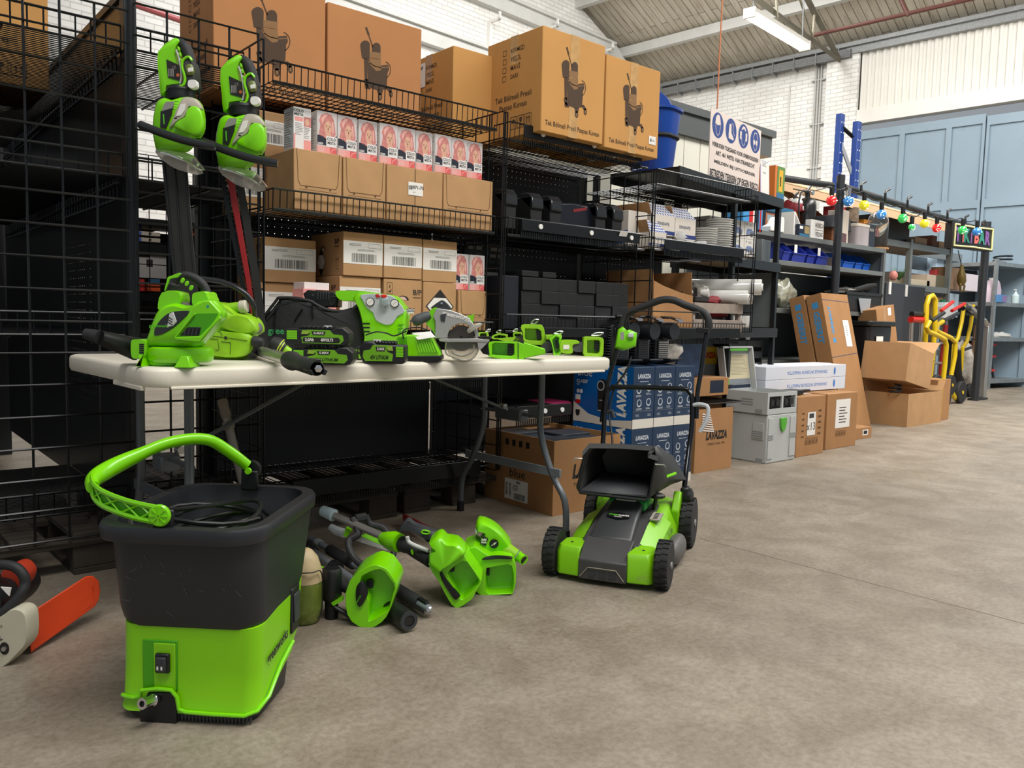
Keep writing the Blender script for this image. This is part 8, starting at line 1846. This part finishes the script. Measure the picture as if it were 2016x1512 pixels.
# ================================================================ chainsaw at lower left
L=Loc(60,1288,0,(0,1080,5.814))
t=thing('chainsaw','orange and white petrol chainsaw with orange bar cover, cut by the left photo edge','chainsaw',M=L.M)
def yy(u):return (u-330)/815*.24
def sh(pts,dy,w):return [[L.p(u,v,yy(u)+dy) for u,v in pts],[L.p(u,v,yy(u)+dy+w) for u,v in pts]]
out=[(325,745),(980,318),(1060,310),(1132,372),(1146,480),(1130,590),(1085,665),(350,1195)]
s=S().loft(sh(out,-.012,.024));sc_=obj('bar_cover',s,ORANGE,t,bev=.003)
s=S().loft(sh([(365,1060),(600,920),(1010,625),(1060,560),(1075,480),(1060,440),(1085,470),(1090,560),(1055,645),(620,945),(370,1085)],-.0155,.004));obj('ridge',s,ORANGE,sc_)
s=S();a,b_=Vector(L.p(760,700,yy(760)-.0135)),Vector(L.p(1000,585,yy(1000)-.0135));d_=(b_-a);M_=T(*((a+b_)/2))@Matrix(((d_.normalized().x,0,0,0),(d_.normalized().y,1,0,0),(d_.normalized().z,0,1,0),(0,0,0,1)))@Rx(90);s.txt('STIHL',d_.length*.31,M_,bold=.04,sx=1.1,shear=.2);obj('lettering',s,mat('shaded_orange','a8320c',.5),sc_,ang=0)
for u,v in ((560,760),(690,660),(705,800),(410,860),(570,895),(400,1000)):q_=L.p(u,v,yy(u)-.0135);obj('moulded_mark',S().bc(q_,(.006,.002,.006)),ORANGE,sc_)
COV=mat('stained_cream_cover','c5c0aa',.45,nz=.05,ns=12,dirt='8f8868',ds=14,dt=.62)
s=S();slab(s,L,smooth_pts([(-220,900),(0,785),(120,700),(190,672),(265,680),(325,740),(342,880),(332,1060),(245,1175),(0,1395),(-220,1395)],2),-.075,-.02,e=.012,ins=.95);obj('clutch_cover',s,COV,t,ang=60)
a=L.p(130,925);s=S();s.txt('STIHL',.017,T(a[0],-.0765,a[2])@Ry(-22)@Rx(90),bold=.03,sx=1.2,shear=.25);q_=L.p(210,765);s.txt('026',.009,T(q_[0],-.0765,q_[2])@Ry(-15)@Rx(90),shear=.25);obj('lettering',s,mat('grey_black_ink','3f3e36',.7),t,ang=0)
a=L.p(262,1005);n_=obj('nut_recess',S().disc(0,0,.012,T(a[0],-.0762,a[2])@Rx(90),20,ry=.016),INK,t,ang=0);obj('bar_nut',S().lathe([(.006,0),(.006,.01)],6,T(a[0]+.001,-.072,a[2])@Rx(90)),ALU,n_)
s=S();s.tube(path_s([L.p(-60,190,-.02),L.p(60,185,-.02),L.p(180,215,-.02),L.p(265,300,-.02),L.p(288,400,-.02),L.p(250,500,-.03),L.p(150,620,-.04),L.p(20,740,-.05),L.p(-80,800,-.05)]),.0125,12);obj('front_handle',s,RUB,t)
s=S();slab(s,L,smooth_pts([(40,250),(150,175),(230,190),(290,260),(300,330),(250,440),(150,440),(40,430)]),.02,.08);obj('starter_housing',s,mat('stained_red_orange','a83218',.5),t,ang=60)
s=S();slab(s,L,smooth_pts([(-220,420),(0,400),(90,480),(110,600),(0,760),(-220,860)]),-.05,.12);obj('engine_block',s,BLK,t,ang=60)
s=S();patch(s,L,[(5,440),(125,450),(105,545),(60,500)],-.054,.003);lb=obj('warning_sticker',s,PAPER,t);a=L.p(85,480);obj('lettering',S().txt('=S',.010,T(a[0],-.055,a[2])@Rx(90),bold=.04),INK,lb,ang=0)
s=S();slab(s,L,[(-220,1150),(200,1150),(240,1190),(0,1388),(-220,1388)],-.02,.12);obj('crankcase',s,BLK,t,bev=.004)

# ================================================================ power heads and poles on the floor
HW,IW=(560,980,5.817),(720,980,5.93)
L=Loc(735,1222,0,HW)
t=foot('green pole tool power head with open battery bay, nearest on the floor','pole_power_head',L,[(880,790),(1045,700),(1190,740),(1260,830),(1330,940),(1290,1050),(1250,1190),(1180,1330),(1060,1410),(960,1430),(830,1380),(760,1270),(735,1150),(740,1020),(790,880)],[(915,840),(1000,790),(1115,750),(1180,785),(1300,945),(1265,1060),(1230,1210),(1100,1300),(960,1360),(985,1240),(1008,1120),(940,1000),(895,930)],[(935,960),(985,945),(1015,980),(1010,1035),(960,1040)],GREEN,y0=-.05,y1=.09)
s=S()
for i in range(5):q_=(L.p(1150+i*28,830+i*60),L.p(1060+i*35,900+i*75));s.rod((q_[0][0],.055,q_[0][2]),(q_[1][0],.055,q_[1][2]),.0016,4)
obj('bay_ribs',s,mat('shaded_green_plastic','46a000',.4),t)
s=S();slab(s,L,smooth_pts([(815,1130),(825,1020),(870,965),(900,960),(955,1075),(920,1180),(865,1250),(830,1215)]),-.058,-.045);obj('dark_window',s,BLK,t,ang=60);a=L.p(875,1110);obj('lettering',S().txt('greenworks',.009,T(a[0],-.0595,a[2])@Ry(-62)@Rx(90)),mat('logo_green','58c21a',.5),t,ang=0)
s=S();pts=path_s([L.p(430,880,.10),L.p(520,930,.08),L.p(640,990,.05),L.p(780,1060,.02)]);s.tube(pts,[.024-.008*min(1,i/6) if i<7 else .017 for i in range(len(pts))],14);obj('grip',s,RUB,t)
s=S();s.tube([L.p(270,830,.14),L.p(350,840,.12),L.p(440,880,.10)],[.010,.020,.024],14);obj('nose',s,GREEN,t)
s=S();s.tube(path_s([L.p(390,960,.06),L.p(420,1080,.03),L.p(540,1220,.0),L.p(660,1300,-.01),L.p(800,1385,-.01)]),.007,8);obj('lower_guard',s,BLK,t)
s=S();s.tube([L.p(410,930,.06),L.p(480,1110,.03),L.p(560,1230,.0)],[.016,.02,.008],10);obj('trigger_housing',s,RUB,t)
s=S();patch(s,L,[(535,1205),(655,1140),(668,1180),(560,1240)],-.012,.02);obj('accent',s,GREEN,t);s=S();slab(s,L,[(515,905),(580,882),(592,900),(530,930)],.045,.06);obj('slide_switch',s,WHITE,t)
for u,v in ((575,1020),(630,1040),(685,1062)):s=S();patch(s,L,oval(u,v,12,24,10,-10),.028,.012);obj('accent',s,GREEN,t)
def tubet(name,label,a,b_,r,m,parts,cat='pole'):
    a,b_=Vector(a),Vector(b_);d_=b_-a;t=thing(name,label,cat,M=T(*a)@d_.to_track_quat('Z','Y').to_matrix().to_4x4());Ln=d_.length
    obj('pole_tube',S().lathe([(r,0),(r,Ln)],20),m,t)
    for nm_,z0,z1,rr_,m2 in parts:obj(nm_,S().lathe([(rr_*.86,z0*Ln),(rr_,z0*Ln+.006),(rr_,z1*Ln-.006),(rr_*.9,z1*Ln)],22),m2,t)
    return t
GT2=mat('grey_lacquered_tube','74777c',.4,m=.3)
a,b_=atz(592,1068,.04),atz(805,1222,.035)
t=tubet('extension_pole','thick grey extension pole with black sleeve running under the green power head',a,b_,.0135,GT2,(('sleeve',-.04,.16,.021,RUB),('clamp_ring',.36,.41,.024,BLK),('end_socket',.74,1.0,.026,BLK)))
Ln=(b_-a).length;obj('socket_bore',S().disc(0,0,.015,T(0,0,Ln+.001),20),INK,t,ang=0);obj('socket_rim',S().lathe([(.016,Ln-.002),(.0265,Ln-.002),(.0265,Ln+.003),(.016,Ln+.003)],24,cap=False),DGREY,t)
a,b_=atz(612,1060,.05),atz(846,1200,.03)
t=tubet('extension_pole','grey extension pole with foam sleeve and metal coupling tip, beside the thick one',a,b_,.0115,mat('pale_grey_tube','9298a0',.4,m=.3),(('joint',.06,.10,.016,GPL),('foam_sleeve',.19,.42,.020,RUB),('end_sleeve',.74,.93,.021,RUB)))
Ln=(b_-a).length;obj('coupling',S().lathe([(.008,Ln*.92),(.009,Ln*1.0),(.005,Ln*1.005)],6),CHROME,t)
for k_ in range(3):obj('claw',S().bx(-.007,.007,.013,.019,Ln*.92,Ln*.985,Matrix.Rotation(2.1*k_,4,'Z')),BLK,t,bev=.001)
# upper power head with silver pole and bow handle
L=Loc(905,1185,0,IW)
t=foot('green pole saw power head with long silver pole and black bow handle on the floor','pole_saw',L,[(735,520),(860,438),(950,510),(1060,525),(1130,580),(1170,640),(1270,780),(1370,920),(1290,1040),(1265,1110),(1085,1240),(1010,1180),(930,1040),(850,880),(750,770),(750,660),(800,620)],[(965,815),(1060,730),(1170,665),(1260,790),(1345,925),(1280,1000),(1200,1085),(1115,1150),(1060,1020),(1000,900)],[(975,790),(1030,790),(1035,860),(990,870)],GREEN,y0=-.05,y1=.09)
s=S();slab(s,L,smooth_pts([(745,760),(745,650),(810,590),(740,520),(860,440),(950,515),(1060,525),(1140,590),(1160,655),(960,800),(900,830),(850,870)]),-.07,.05,ins=.85);obj('motor_housing',s,GREEN,t,ang=60)
s=S();slab(s,L,smooth_pts([(860,860),(880,855),(940,950),(1030,1060),(1100,1140),(1085,1165),(1040,1190),(960,1080),(890,960)]),-.058,-.045);obj('dark_window',s,BLK,t,ang=60)
s=S()
for i in range(5):q_=(L.p(1180+i*30,740+i*48),L.p(1120+i*34,800+i*56));s.rod((q_[0][0],.055,q_[0][2]),(q_[1][0],.055,q_[1][2]),.0016,4)
obj('bay_ribs',s,mat('shaded_green_plastic','46a000',.4),t)
s=S();pts=[L.p(385,520,.12),L.p(480,560,.09),L.p(600,640,.05),L.p(700,700,.02),L.p(760,740,.0)];s.tube(path_s(pts),[.026]*5+[.021]*12,14);obj('grip',s,RUB,t)
s=S();slab(s,L,smooth_pts([(385,380),(480,250),(560,300),(720,360),(850,420),(740,520),(680,470),(540,390),(430,380)]),.06,.10);obj('top_cover',s,DGREY,t,ang=60)
s=S();s.tube([L.p(u,v,.056) for u,v in smooth_pts([(655,395),(685,380),(740,395),(735,420),(690,420),(660,412)])],.003,6,closed=True);obj('green_ring',s,GREEN,t)
s=S();s.tube(path_s([L.p(485,455,.03),L.p(500,510,.03),L.p(560,550,.02),L.p(660,590,.01),L.p(735,620,.0)]),.0065,8);obj('trigger',s,mat('silver_plastic','c9c9c6',.35),t)
s=S();s.tube([L.p(200,470,.16),L.p(260,490,.14),L.p(330,510,.12),L.p(400,530,.10)],[.02,.028,.034,.03],14);obj('nose',s,GREEN,t)
for u,v in ((540,640),(610,680),(675,710)):s=S();patch(s,L,oval(u,v,10,30,10,-25),.02,.014);obj('accent',s,GREEN,t)
q0,q1=L.p(-480,160,.30),L.p(215,455,.16);s=S();s.tube([q0,q1],.0125,16);po=obj('pole_tube',s,ALU,t);s=S();v0,v1=Vector(q0),Vector(q1);s.tube([tuple(v0.lerp(v1,-.03)),tuple(v0.lerp(v1,.10)),tuple(v0.lerp(v1,.16)),tuple(v0.lerp(v1,.17))],[.019,.021,.022,.014],18);obj('sleeve',s,mat('pale_blue_grey_sleeve','a8bcc2',.5),po)
L3=Loc(905,1185,0,HW);L3.k,L3.px,L3.py,L3.M,L3.B=L.k,L.px,L.py,L.M,L.B
s=S();s.tube(path_s([L3.p(u,v,y) for u,v,y in ((780,240,.24),(830,340,.22),(840,420,.2),(750,480,.19),(735,560,.17),(790,680,.15),(880,770,.13))]),.0125,10);s.tube(path_s([L3.p(u,v,y) for u,v,y in ((930,200,.27),(980,300,.27),(1120,340,.27),(1200,440,.25),(1250,560,.22),(1240,660,.2),(1170,730,.18))]),.0115,10);obj('bow_handle',s,RUB,t)
s=S();s.tube([L3.p(810,250,.25),L3.p(930,230,.27)],.02,10);obj('handle_clamp',s,BLK,t)
t=thing('edger_guard','green and silver wedge guard lying under the silver pole','guard',M=L.M);s=S();s.loft([[L3.p(u,v,.22) for u,v in ((810,490),(890,450),(1170,570),(1185,610))],[L3.p(u,v,.24) for u,v in ((810,490),(890,450),(1170,570),(1185,610))]]);obj('silver_blade',s,mat('silver_plastic','c9c9c6',.35),t)
s=S();s.loft([[L3.p(u,v,.245) for u,v in ((880,430),(930,410),(1150,500),(1170,565),(890,455))],[L3.p(u,v,.27) for u,v in ((880,430),(930,410),(1150,500),(1170,565),(890,455))]]);obj('green_back',s,GREEN,t);s=S();s.tube([L3.p(525,330,.34),L3.p(600,380,.33),L3.p(690,410,.3)],[.012,.016,.016],10);obj('pole_end',s,GPL,t);s=S();slab(s,L3,[(680,430),(700,350),(760,390),(720,450)],.26,.3);obj('green_joint',s,GREEN,t)
# right power head with curved neck and nozzle
L=Loc(985,1166,0,IW)
t=foot('green blower head with curved neck and open battery bay, rightmost on the floor','blower_head',L,[(1140,560),(1195,512),(1330,560),(1430,660),(1560,650),(1700,660),(1755,740),(1755,860),(1750,970),(1720,1090),(1500,1105),(1290,1105),(1290,1020),(1310,900),(1290,780),(1200,680)],[(1405,790),(1560,760),(1700,740),(1725,850),(1730,960),(1715,1080),(1560,1085),(1410,1090),(1400,940)],[(1400,800),(1445,795),(1445,910),(1400,905)],GREEN,y0=-.03,y1=.12)
s=S();slab(s,L,smooth_pts([(1355,722),(1420,690),(1560,680),(1700,692),(1700,715),(1560,712),(1420,722)]),-.038,-.025);obj('dark_window',s,BLK,t,ang=60)
s=S();slab(s,L,smooth_pts([(1285,320),(1320,255),(1440,290),(1560,370),(1680,510),(1700,580),(1640,600),(1600,660),(1430,660),(1300,580),(1380,420),(1380,370),(1290,350)],2),.03,.14,e=.03,ins=.82);obj('neck_housing',s,GREEN,t,ang=60)
s=S();patch(s,L,[(1375,445),(1430,480),(1400,565),(1330,530)],.024,.005);lb=obj('label',s,INK,t);a=L.p(1378,515);obj('lettering',S().txt('24V',.011,T(a[0],.0232,a[2])@Rx(90),bold=.05).txt('MAX',.008,T(a[0],.0232,a[2]-.009)@Rx(90),bold=.05),PAPER,lb,ang=0)
a=L.p(1495,565);bd=obj('round_badge',S().lathe([(.0155,0),(.0145,.004)],24,T(a[0],.028,a[2])@Rx(90)),BLK,t);obj('badge_mark',S().line2([(-.008,-.006),(.004,.006),(.0,-.004),(.008,.007)],.0018,T(a[0],.0235,a[2])@Rx(90)),PAPER,bd,ang=0)
s=S();s.tube([L.p(1600,590,.06),L.p(1740,660,.03),L.p(1800,690,.02)],[.028,.020,.017],16);nz_=obj('nozzle',s,DGREEN,t);s=S();s.tube([L.p(1790,685,.02),L.p(1848,728,.0)],[.016,.017],16);obj('nozzle_tip',s,GREEN,nz_);s=S();s.tube([L.p(1846,726,.0),L.p(1850,729,-.001)],.0125,16);obj('nozzle_bore',s,INK,nz_);s=S();s.rod(L.p(1745,700,-.01),L.p(1800,610,.0),.0022,6);obj('screw',s,CHROME,t)
s=S();s.ell(L.p(1298,380,.07),(.007,.03,.012),10,8);obj('trigger',s,PAPER,t)
a,b_=atz(795,1018,.03),atz(908,1078,.05)
t=thing('hedge_blade_cover','long dark red blade cover lying behind the pole saw power head','blade',M=T(*a)@(b_-a).to_track_quat('X','Z').to_matrix().to_4x4());obj('cover_body',S().bx(0,(b_-a).length+.02,-.006,.006,-.014,.014),mat('dark_red_blade','9c1c20',.4),t,bev=.002)
L=Loc(590,1238,0,(560,980,5.817))
t=thing('sprayer_bottle','dirty cream and green canister half hidden behind the bucket','canister',M=L.M@T(.0,.06,0));obj('canister_body',S().lathe([(.038,0),(.046,.01),(.05,.05),(.05,.12)],24,sx=.95),mat('mossy_plastic','66752a',.5,nz=.25,ns=20,dirt='a8a06a',ds=20,dt=.55),t);obj('cream_shoulder',S().lathe([(.0495,.121),(.048,.15),(.036,.19),(.02,.21),(.012,.215)],24),mat('dirty_cream','b8a37c',.5,nz=.15,ns=20),t)
obj('wire_bail',S().tube(path_s([(-.03,-.05,.155),(.03,-.05,.16),(.052,-.02,.15),(.054,-.02,.05),(.045,-.03,.02)]),.0018,6),BLK,t);obj('black_cap',S().lathe([(.026,.06),(.03,.07),(.03,.14),(.024,.15)],18,T(.07,.03,0)),BLK,t);obj('cap_foot',S().lathe([(.02,0),(.02,.06)],14,T(.07,.03,0)),BLK,t)
a,b_=aty(437,786,2.62),aty(482,912,2.50);t=tubet('leaning_pole','tan grey pole leaning under the table behind the bucket',Vector((b_.x+.06,b_.y-.05,.0)),a,.014,mat('tan_grey_tube','8b857b',.4,m=.4),(('joint',.84,.88,.019,mat('tan_plastic','7d7263',.5)),('end_sleeve',.9,1.0,.0165,mat('tan_plastic','7d7263',.5))))

# ================================================================ lawn mower
MG=mat('mower_green','80c40c',.38,nz=.05,ns=5,dirt='8a8a5c',ds=7,dt=.60,bump=.1,bs=30);MD=mat('dusty_charcoal','403f3f',.5,nz=.12,ns=10,dirt='8a7d6b',ds=6,dt=.68)
MZ=T(0,0,.05)@Sc(1,1,.74)@T(0,0,-.05)
t=thing('lawn_mower','green cordless lawn mower with open black grass chute and chrome handle','lawn mower',(2.262,1.996,0),-60.67)
def whl(x,y,r,w_):
    o=obj('wheel',S().lathe([(r*.62,-w_/2),(r*.93,-w_/2),(r,-w_*.36),(r,w_*.36),(r*.93,w_/2),(r*.62,w_/2)],36,T(x,y,r)@Ry(90)),TYRE,t);s=S();n=22
    for i in range(n):
        M_=T(x,y,r)@Rx(360*i/n);s.bx(-w_*.46,-.001,-.0045,.0045,r-.002,r+.0035,M_);s.bx(.001,w_*.46,-.0045+.005,.0045+.005,r-.002,r+.0035,M_)
    obj('tread',s,TYRE,o);sd=1 if x>0 else -1
    s=S(T(x+sd*w_*.42,y,r)@Ry(90*sd));s.lathe([(r*.64,-.004),(r*.66,.002),(r*.58,.003),(r*.16,-.006),(r*.14,.008),(.001,.009)],28,cap=False);obj('hub_cap',s,mat('grey_hub','8b8a88',.5),o)
for x,y,r,w_ in ((-.193,-.277,.083,.046),(.193,-.277,.083,.046),(-.193,.277,.10,.048),(.193,.277,.10,.048)):whl(x,y,r-.003,w_)
def sec(y,wb,wt,zb,zt,r=.02):return [(-wb,y,zb),(-wb,y,zb+(zt-zb)*.35),(-wt,y,zt-.012),(-wt+.02,y,zt),(wt-.02,y,zt),(wt,y,zt-.012),(wb,y,zb+(zt-zb)*.35),(wb,y,zb)]
s=S(MZ).loft([sec(-.335,.085,.08,.03,.095),sec(-.30,.12,.10,.035,.115),sec(-.22,.150,.115,.045,.15),sec(-.05,.165,.125,.045,.20),sec(.15,.165,.13,.045,.235),sec(.33,.150,.12,.05,.225)]);obj('deck',s,MG,t,ang=50,bev=.004)
for sg in (-1,1):
    s=S();pr=[(.082,-.352),(.155,-.345),(.168,-.325),(.168,-.255),(.150,-.235),(.095,-.235)];pr=[(x*sg,y) for x,y in pr][::sg]
    s.loft([[(x,y,.022) for x,y in pr],[(x,y,.10) for x,y in pr],[(x*.96,y+.014,.122) for x,y in pr]]);bp2=obj('corner_bumper',s,MG,t,bev=.005);obj('screw',S().lathe([(.005,.122),(.005,.124)],10,T(.125*sg,-.29,0)),INK,bp2)
    obj('axle_arm',S().bx(min(.15*sg,.175*sg),max(.15*sg,.175*sg),-.31,-.24,.05,.11),BLK,t,bev=.006)
    s=S(MZ);s.loft([[(sg*.10,y-.01,z),(sg*.155,y-.01,z-.045),(sg*.16,y,z-.05),(sg*.10,y,z)] for y,z in ((-.22,.155),(-.1,.20),(.05,.225))]);obj('side_bulge',s,MG,t,ang=60)
    s=S();pr=[(.20,.05),(.34,.05),(.36,.11),(.33,.20),(.22,.23),(.17,.16)];s.prism(pr if True else pr,sg*.15-.012,sg*.15+.018,Matrix(((0,0,1,0),(1,0,0,0),(0,1,0,0),(0,0,0,1))));obj('rear_fender',s,MG,t,bev=.006)
s=S().loft([[(-.083,-.356,.018),(.083,-.356,.018),(.083,-.356,.085),(-.083,-.356,.085)],[(-.083,-.31,.03),(.083,-.31,.03),(.083,-.31,.118),(-.083,-.31,.118)],[(-.085,-.25,.05),(.085,-.25,.05),(.085,-.25,.142),(-.085,-.25,.142)]]);obj('front_bumper',s,MD,t,bev=.004)
s=S();s.tube([(-.075,-.359,.028),(-.048,-.360,.062),(.048,-.360,.062),(.075,-.359,.028)],.002,6);obj('bumper_line',s,mat('dusty_edge','8f8878',.6),t)
for x in (-.035,0,.035):obj('bumper_fin',S().bx(x-.012,x+.012,-.3585,-.355,.03,.05),DGREY,t)
s=S(MZ).loft([[(-.105,y,z-.03),(-.10,y,z+.004),(.10,y,z+.004),(.105,y,z-.03)] for y,z in ((-.255,.143),(-.05,.205),(.12,.238))]);obj('centre_trim',s,MD,t,bev=.003)
s=S(MZ).loft([[(-w_,y,z-.05),(-w_,y,z-.012),(-w_+.012,y,z),(w_-.012,y,z),(w_,y,z-.012),(w_,y,z-.05)] for w_,y,z in ((.072,-.262,.150),(.076,-.255,.178),(.072,-.18,.222),(.060,-.02,.278),(.056,.03,.288))]);hd=obj('battery_cover',s,mat('dusty_dark_cover','37383a',.42,nz=.12,ns=9,dirt='6f675c',ds=6,dt=.66),t,ang=50,bev=.004)
s=S(MZ).loft([[(-w_,y,z-.05),(-w_,y,z-.01),(-w_+.016,y,z),(w_-.016,y,z),(w_,y,z-.01),(w_,y,z-.05)] for w_,y,z in ((.068,.0,.283),(.075,.03,.295),(.078,.09,.30),(.070,.12,.29))]);obj('latch_cover',s,mat('teal_green_cover','2fae4a',.2,tr=.25),t,ang=50,bev=.004)
obj('latch',S(MZ).bx(-.04,.035,-.015,.02,.282,.292),mat('silver_plastic','c9c9c6',.35),t,bev=.003);obj('latch_tab',S(MZ).bx(-.02,.015,-.008,.012,.292,.298),GREEN,t,bev=.002)
M_=MZ@T(0,-.135,.2465)@Rx(19.5);obj('badge',S().poly([(-.042,.012,0),(0,.026,0),(.042,.012,0),(.042,-.012,0),(0,-.026,0),(-.042,-.012,0)],M_),BLK,hd,ang=0)
obj('lettering',S().txt('green',.017,M_@T(-.001,.003,.0007),'RIGHT',bold=.03,sx=.9),mat('logo_green','58c21a',.5),hd,ang=0);obj('lettering',S().txt('works',.017,M_@T(0,.003,.0007),'LEFT',bold=.03,sx=.9).txt('TOOLS',.009,M_@T(0,-.011,.0007),bold=.03),PAPER,hd,ang=0)
s=S();s.tube([(.085,.07,.17),(.095,.06,.21),(.10,.05,.235)],.008,8);lv=obj('height_lever',s,BLK,t);obj('lever_knob',S().ell((.10,.05,.24),(.035,.022,.013),14,8),BLK,lv)
pl_=obj('height_scale',S(MZ).bx(.098,.135,-.03,.05,.218,.226,Rx(8)),mat('dusty_scale','9d968c',.6),t);
for i in range(5):obj('notch',S(MZ).bx(.108,.124,-.022+i*.014,-.017+i*.014,.226,.228,Rx(8)),INK,pl_)
obj('discharge_cover',S().ell((.185,.02,.055),(.035,.13,.05),18,10),mat('dusty_grey_cover','5a5754',.5),t)
obj('side_mark',S().txt('16in',.03,T(.166,.02,.12)@Rz(90)@Rx(75),shear=.2,bold=.02),INK,t,ang=0)
CHB=mat('black_chrome_tube','3a3b3e',.16,m=.9)
s=S();s.tube(path_s([(-.175,.27,.16),(-.18,.30,.24),(-.19,.37,.42),(-.195,.41,.57),(-.175,.42,.605),(-.14,.42,.612),(.12,.42,.618),(.15,.42,.61),(.168,.41,.58),(.175,.385,.47),(.172,.35,.38),(.172,.28,.27),(.172,.26,.16)]),.0105,12);obj('lower_handle',s,CHB,t)
s=S();s.tube(path_s([(-.205,.39,.46),(-.20,.42,.58),(-.175,.47,.74),(-.155,.49,.86)]),.0095,12);obj('upper_handle',s,CHB,t);s=S();s.tube(path_s([(.19,.40,.50),(.187,.42,.60),(.195,.45,.70),(.20,.47,.79),(.208,.49,.87)]),.0095,12);obj('upper_handle',s,CHB,t)
s=S();s.tube(path_s([(-.158,.49,.86),(-.145,.495,.905),(-.11,.50,.938),(-.05,.50,.962),(.01,.50,.985),(.06,.50,.985),(.11,.50,.965),(.16,.50,.948),(.195,.495,.93),(.210,.49,.90),(.210,.49,.865)]),.0155,14);obj('foam_grip',s,RUB,t)
s=S();s.tube([(-.14,.485,.86),(-.135,.48,.92),(-.11,.48,.937),(.17,.48,.935),(.19,.48,.91),(.19,.48,.87)],.003,6);obj('bail_bar',s,BLK,t);obj('bail_clip',S().bx(.165,.215,.465,.485,.85,.872),BLK,t,bev=.003)
s=S();s.tube(path_s([(-.105,.47,.74),(-.12,.45,.68),(-.165,.43,.60),(-.175,.40,.5),(-.15,.36,.40),(-.14,.33,.33)]),.0045,8).tube([(-.13,.48,.92),(-.12,.475,.87),(-.115,.47,.84)],.0022,6);obj('cable',s,BLK,t)
sbx=[(-.032,.042),(-.015,.052),(.001,.036),(.014,.040),(.046,.026),(.041,-.031),(.014,-.043),(-.010,-.049),(-.046,-.038)]
M_=T(-.130,.462,.815)@Rz(25)@Rx(80)
s=S();s.loft([[(x*k_,y*k_,z) for x,y in sbx[::-1]] for z,k_ in ((-.022,.9),(-.016,1),(.014,1),(.022,.88))],M=M_);sb=obj('switch_box',s,GREEN,t,ang=60);s=S();s.loft([[(x*k_+.014,y*k_+.008,z) for x,y in rr(.036,.03,.012,4)] for z,k_ in ((.02,1),(.03,.9))],M=M_);obj('button_ring',s,GREEN,sb,bev=.002);obj('button',S().bc((.014,.011,.033),(.024,.018,.012),M_),PG,sb,bev=.003);obj('label',S().rect(-.028,-.012,-.006,.026,M_@T(0,0,.0228)),GINK,sb,ang=0)
for x,y in ((.205,.40),):obj('cam_lever',S().tube(path_s([(x-.03,y,.555),(x,y-.005,.56),(x+.03,y-.01,.55),(x+.028,y-.02,.50),(x+.005,y-.03,.45)]),.0085,8),mat('light_grey_plastic','b9bcc0',.4),t)
obj('cam_lever',S().tube([(-.19,.40,.50),(-.165,.40,.51),(-.155,.40,.48)],.009,8),DGREY,t)
obj('handle_bracket',S().lathe([(.03,-.02),(.035,-.01),(.035,.012),(.02,.02)],18,T(.188,.27,.20)@Ry(90)),BLK,t);obj('handle_bracket',S().bx(.16,.19,.24,.30,.12,.24),BLK,t,bev=.006)
# open grass chute resting on the mower
L=Loc(1205,1150,0,(1030,820,4.2));yo=(Vector((2.262,1.996,0))-L.B).dot(Vector((CF.x,CF.y,0)).normalized())-.085
t=thing('grass_catcher','black grass catcher with open mouth lying on top of the lawn mower','grass catcher',M=L.M)
CB_=mat('dusty_black_plastic','2b2b2b',.5,nz=.15,ns=10,dirt='57524a',ds=8,dt=.62)
mo=[(465,615),(485,450),(505,310),(560,236),(820,236),(1085,250),(1100,350),(1065,510),(1035,668),(750,640)];bk=[(690,455),(670,400),(650,330),(690,268),(860,264),(1140,262),(1240,330),(1345,520),(1220,560),(900,520)]
def rngp(pts,y):return [L.p(u,v,yo+y) for u,v in pts]
mid_=[((a[0]*.55+b_[0]*.45),(a[1]*.55+b_[1]*.45)) for a,b_ in zip(mo,bk)]
s=S().loft([rngp(mo,-.02),rngp(mid_,.11),rngp(bk,.25)],cap0=False,cap1=True);obj('chute_shell',s,CB_,t,ang=40,solid=.005)
s=S();s.tube([L.p(u,v,yo-.025) for u,v in ((505,320),(485,450),(452,590),(470,628),(760,662),(1010,690),(1045,660),(1070,510),(1095,370))],.006,8);obj('mouth_frame',s,BLK,t)
s=S();s.loft([[L.p(u,v,yo-.03+dy) for dy in (0,.05)]+[L.p(u,v+40,yo-.03+dy) for dy in (.05,0)] for u,v in ((490,290),(545,222),(800,225),(1085,245),(1030,300),(1115,330))]);obj('top_rim',s,mat('dusty_rim','57585a',.5,nz=.1,ns=10),t,ang=50)
s=S();s.loft([rngp([(480,612),(1020,655),(1060,500),(680,450)],.0),[tuple(Vector(q)+Vector((0,0,.004))) for q in rngp([(480,612),(1020,655),(1060,500),(680,450)],.0)]]) if False else s.poly([L.p(478,612,yo-.018),L.p(1022,655,yo-.018),L.p(1062,500,yo+.15),L.p(672,462,yo+.15)]);obj('chute_floor',s,mat('dusty_floor_plastic','4c4d50',.6,bump=.3,bs=200),t,solid=.003)
for pts in (((490,348),(430,345),(415,372)),((1090,395),(1165,400),(1175,420))):s=S();s.tube([L.p(u,v,yo-.03) for u,v in pts],.0025,6);obj('wire_hook',s,ALU,t)
s=S();s.tube([L.p(1180,500,yo+.10),L.p(1260,470,yo+.14)],.006,6);obj('green_stripe',s,GREEN,t)
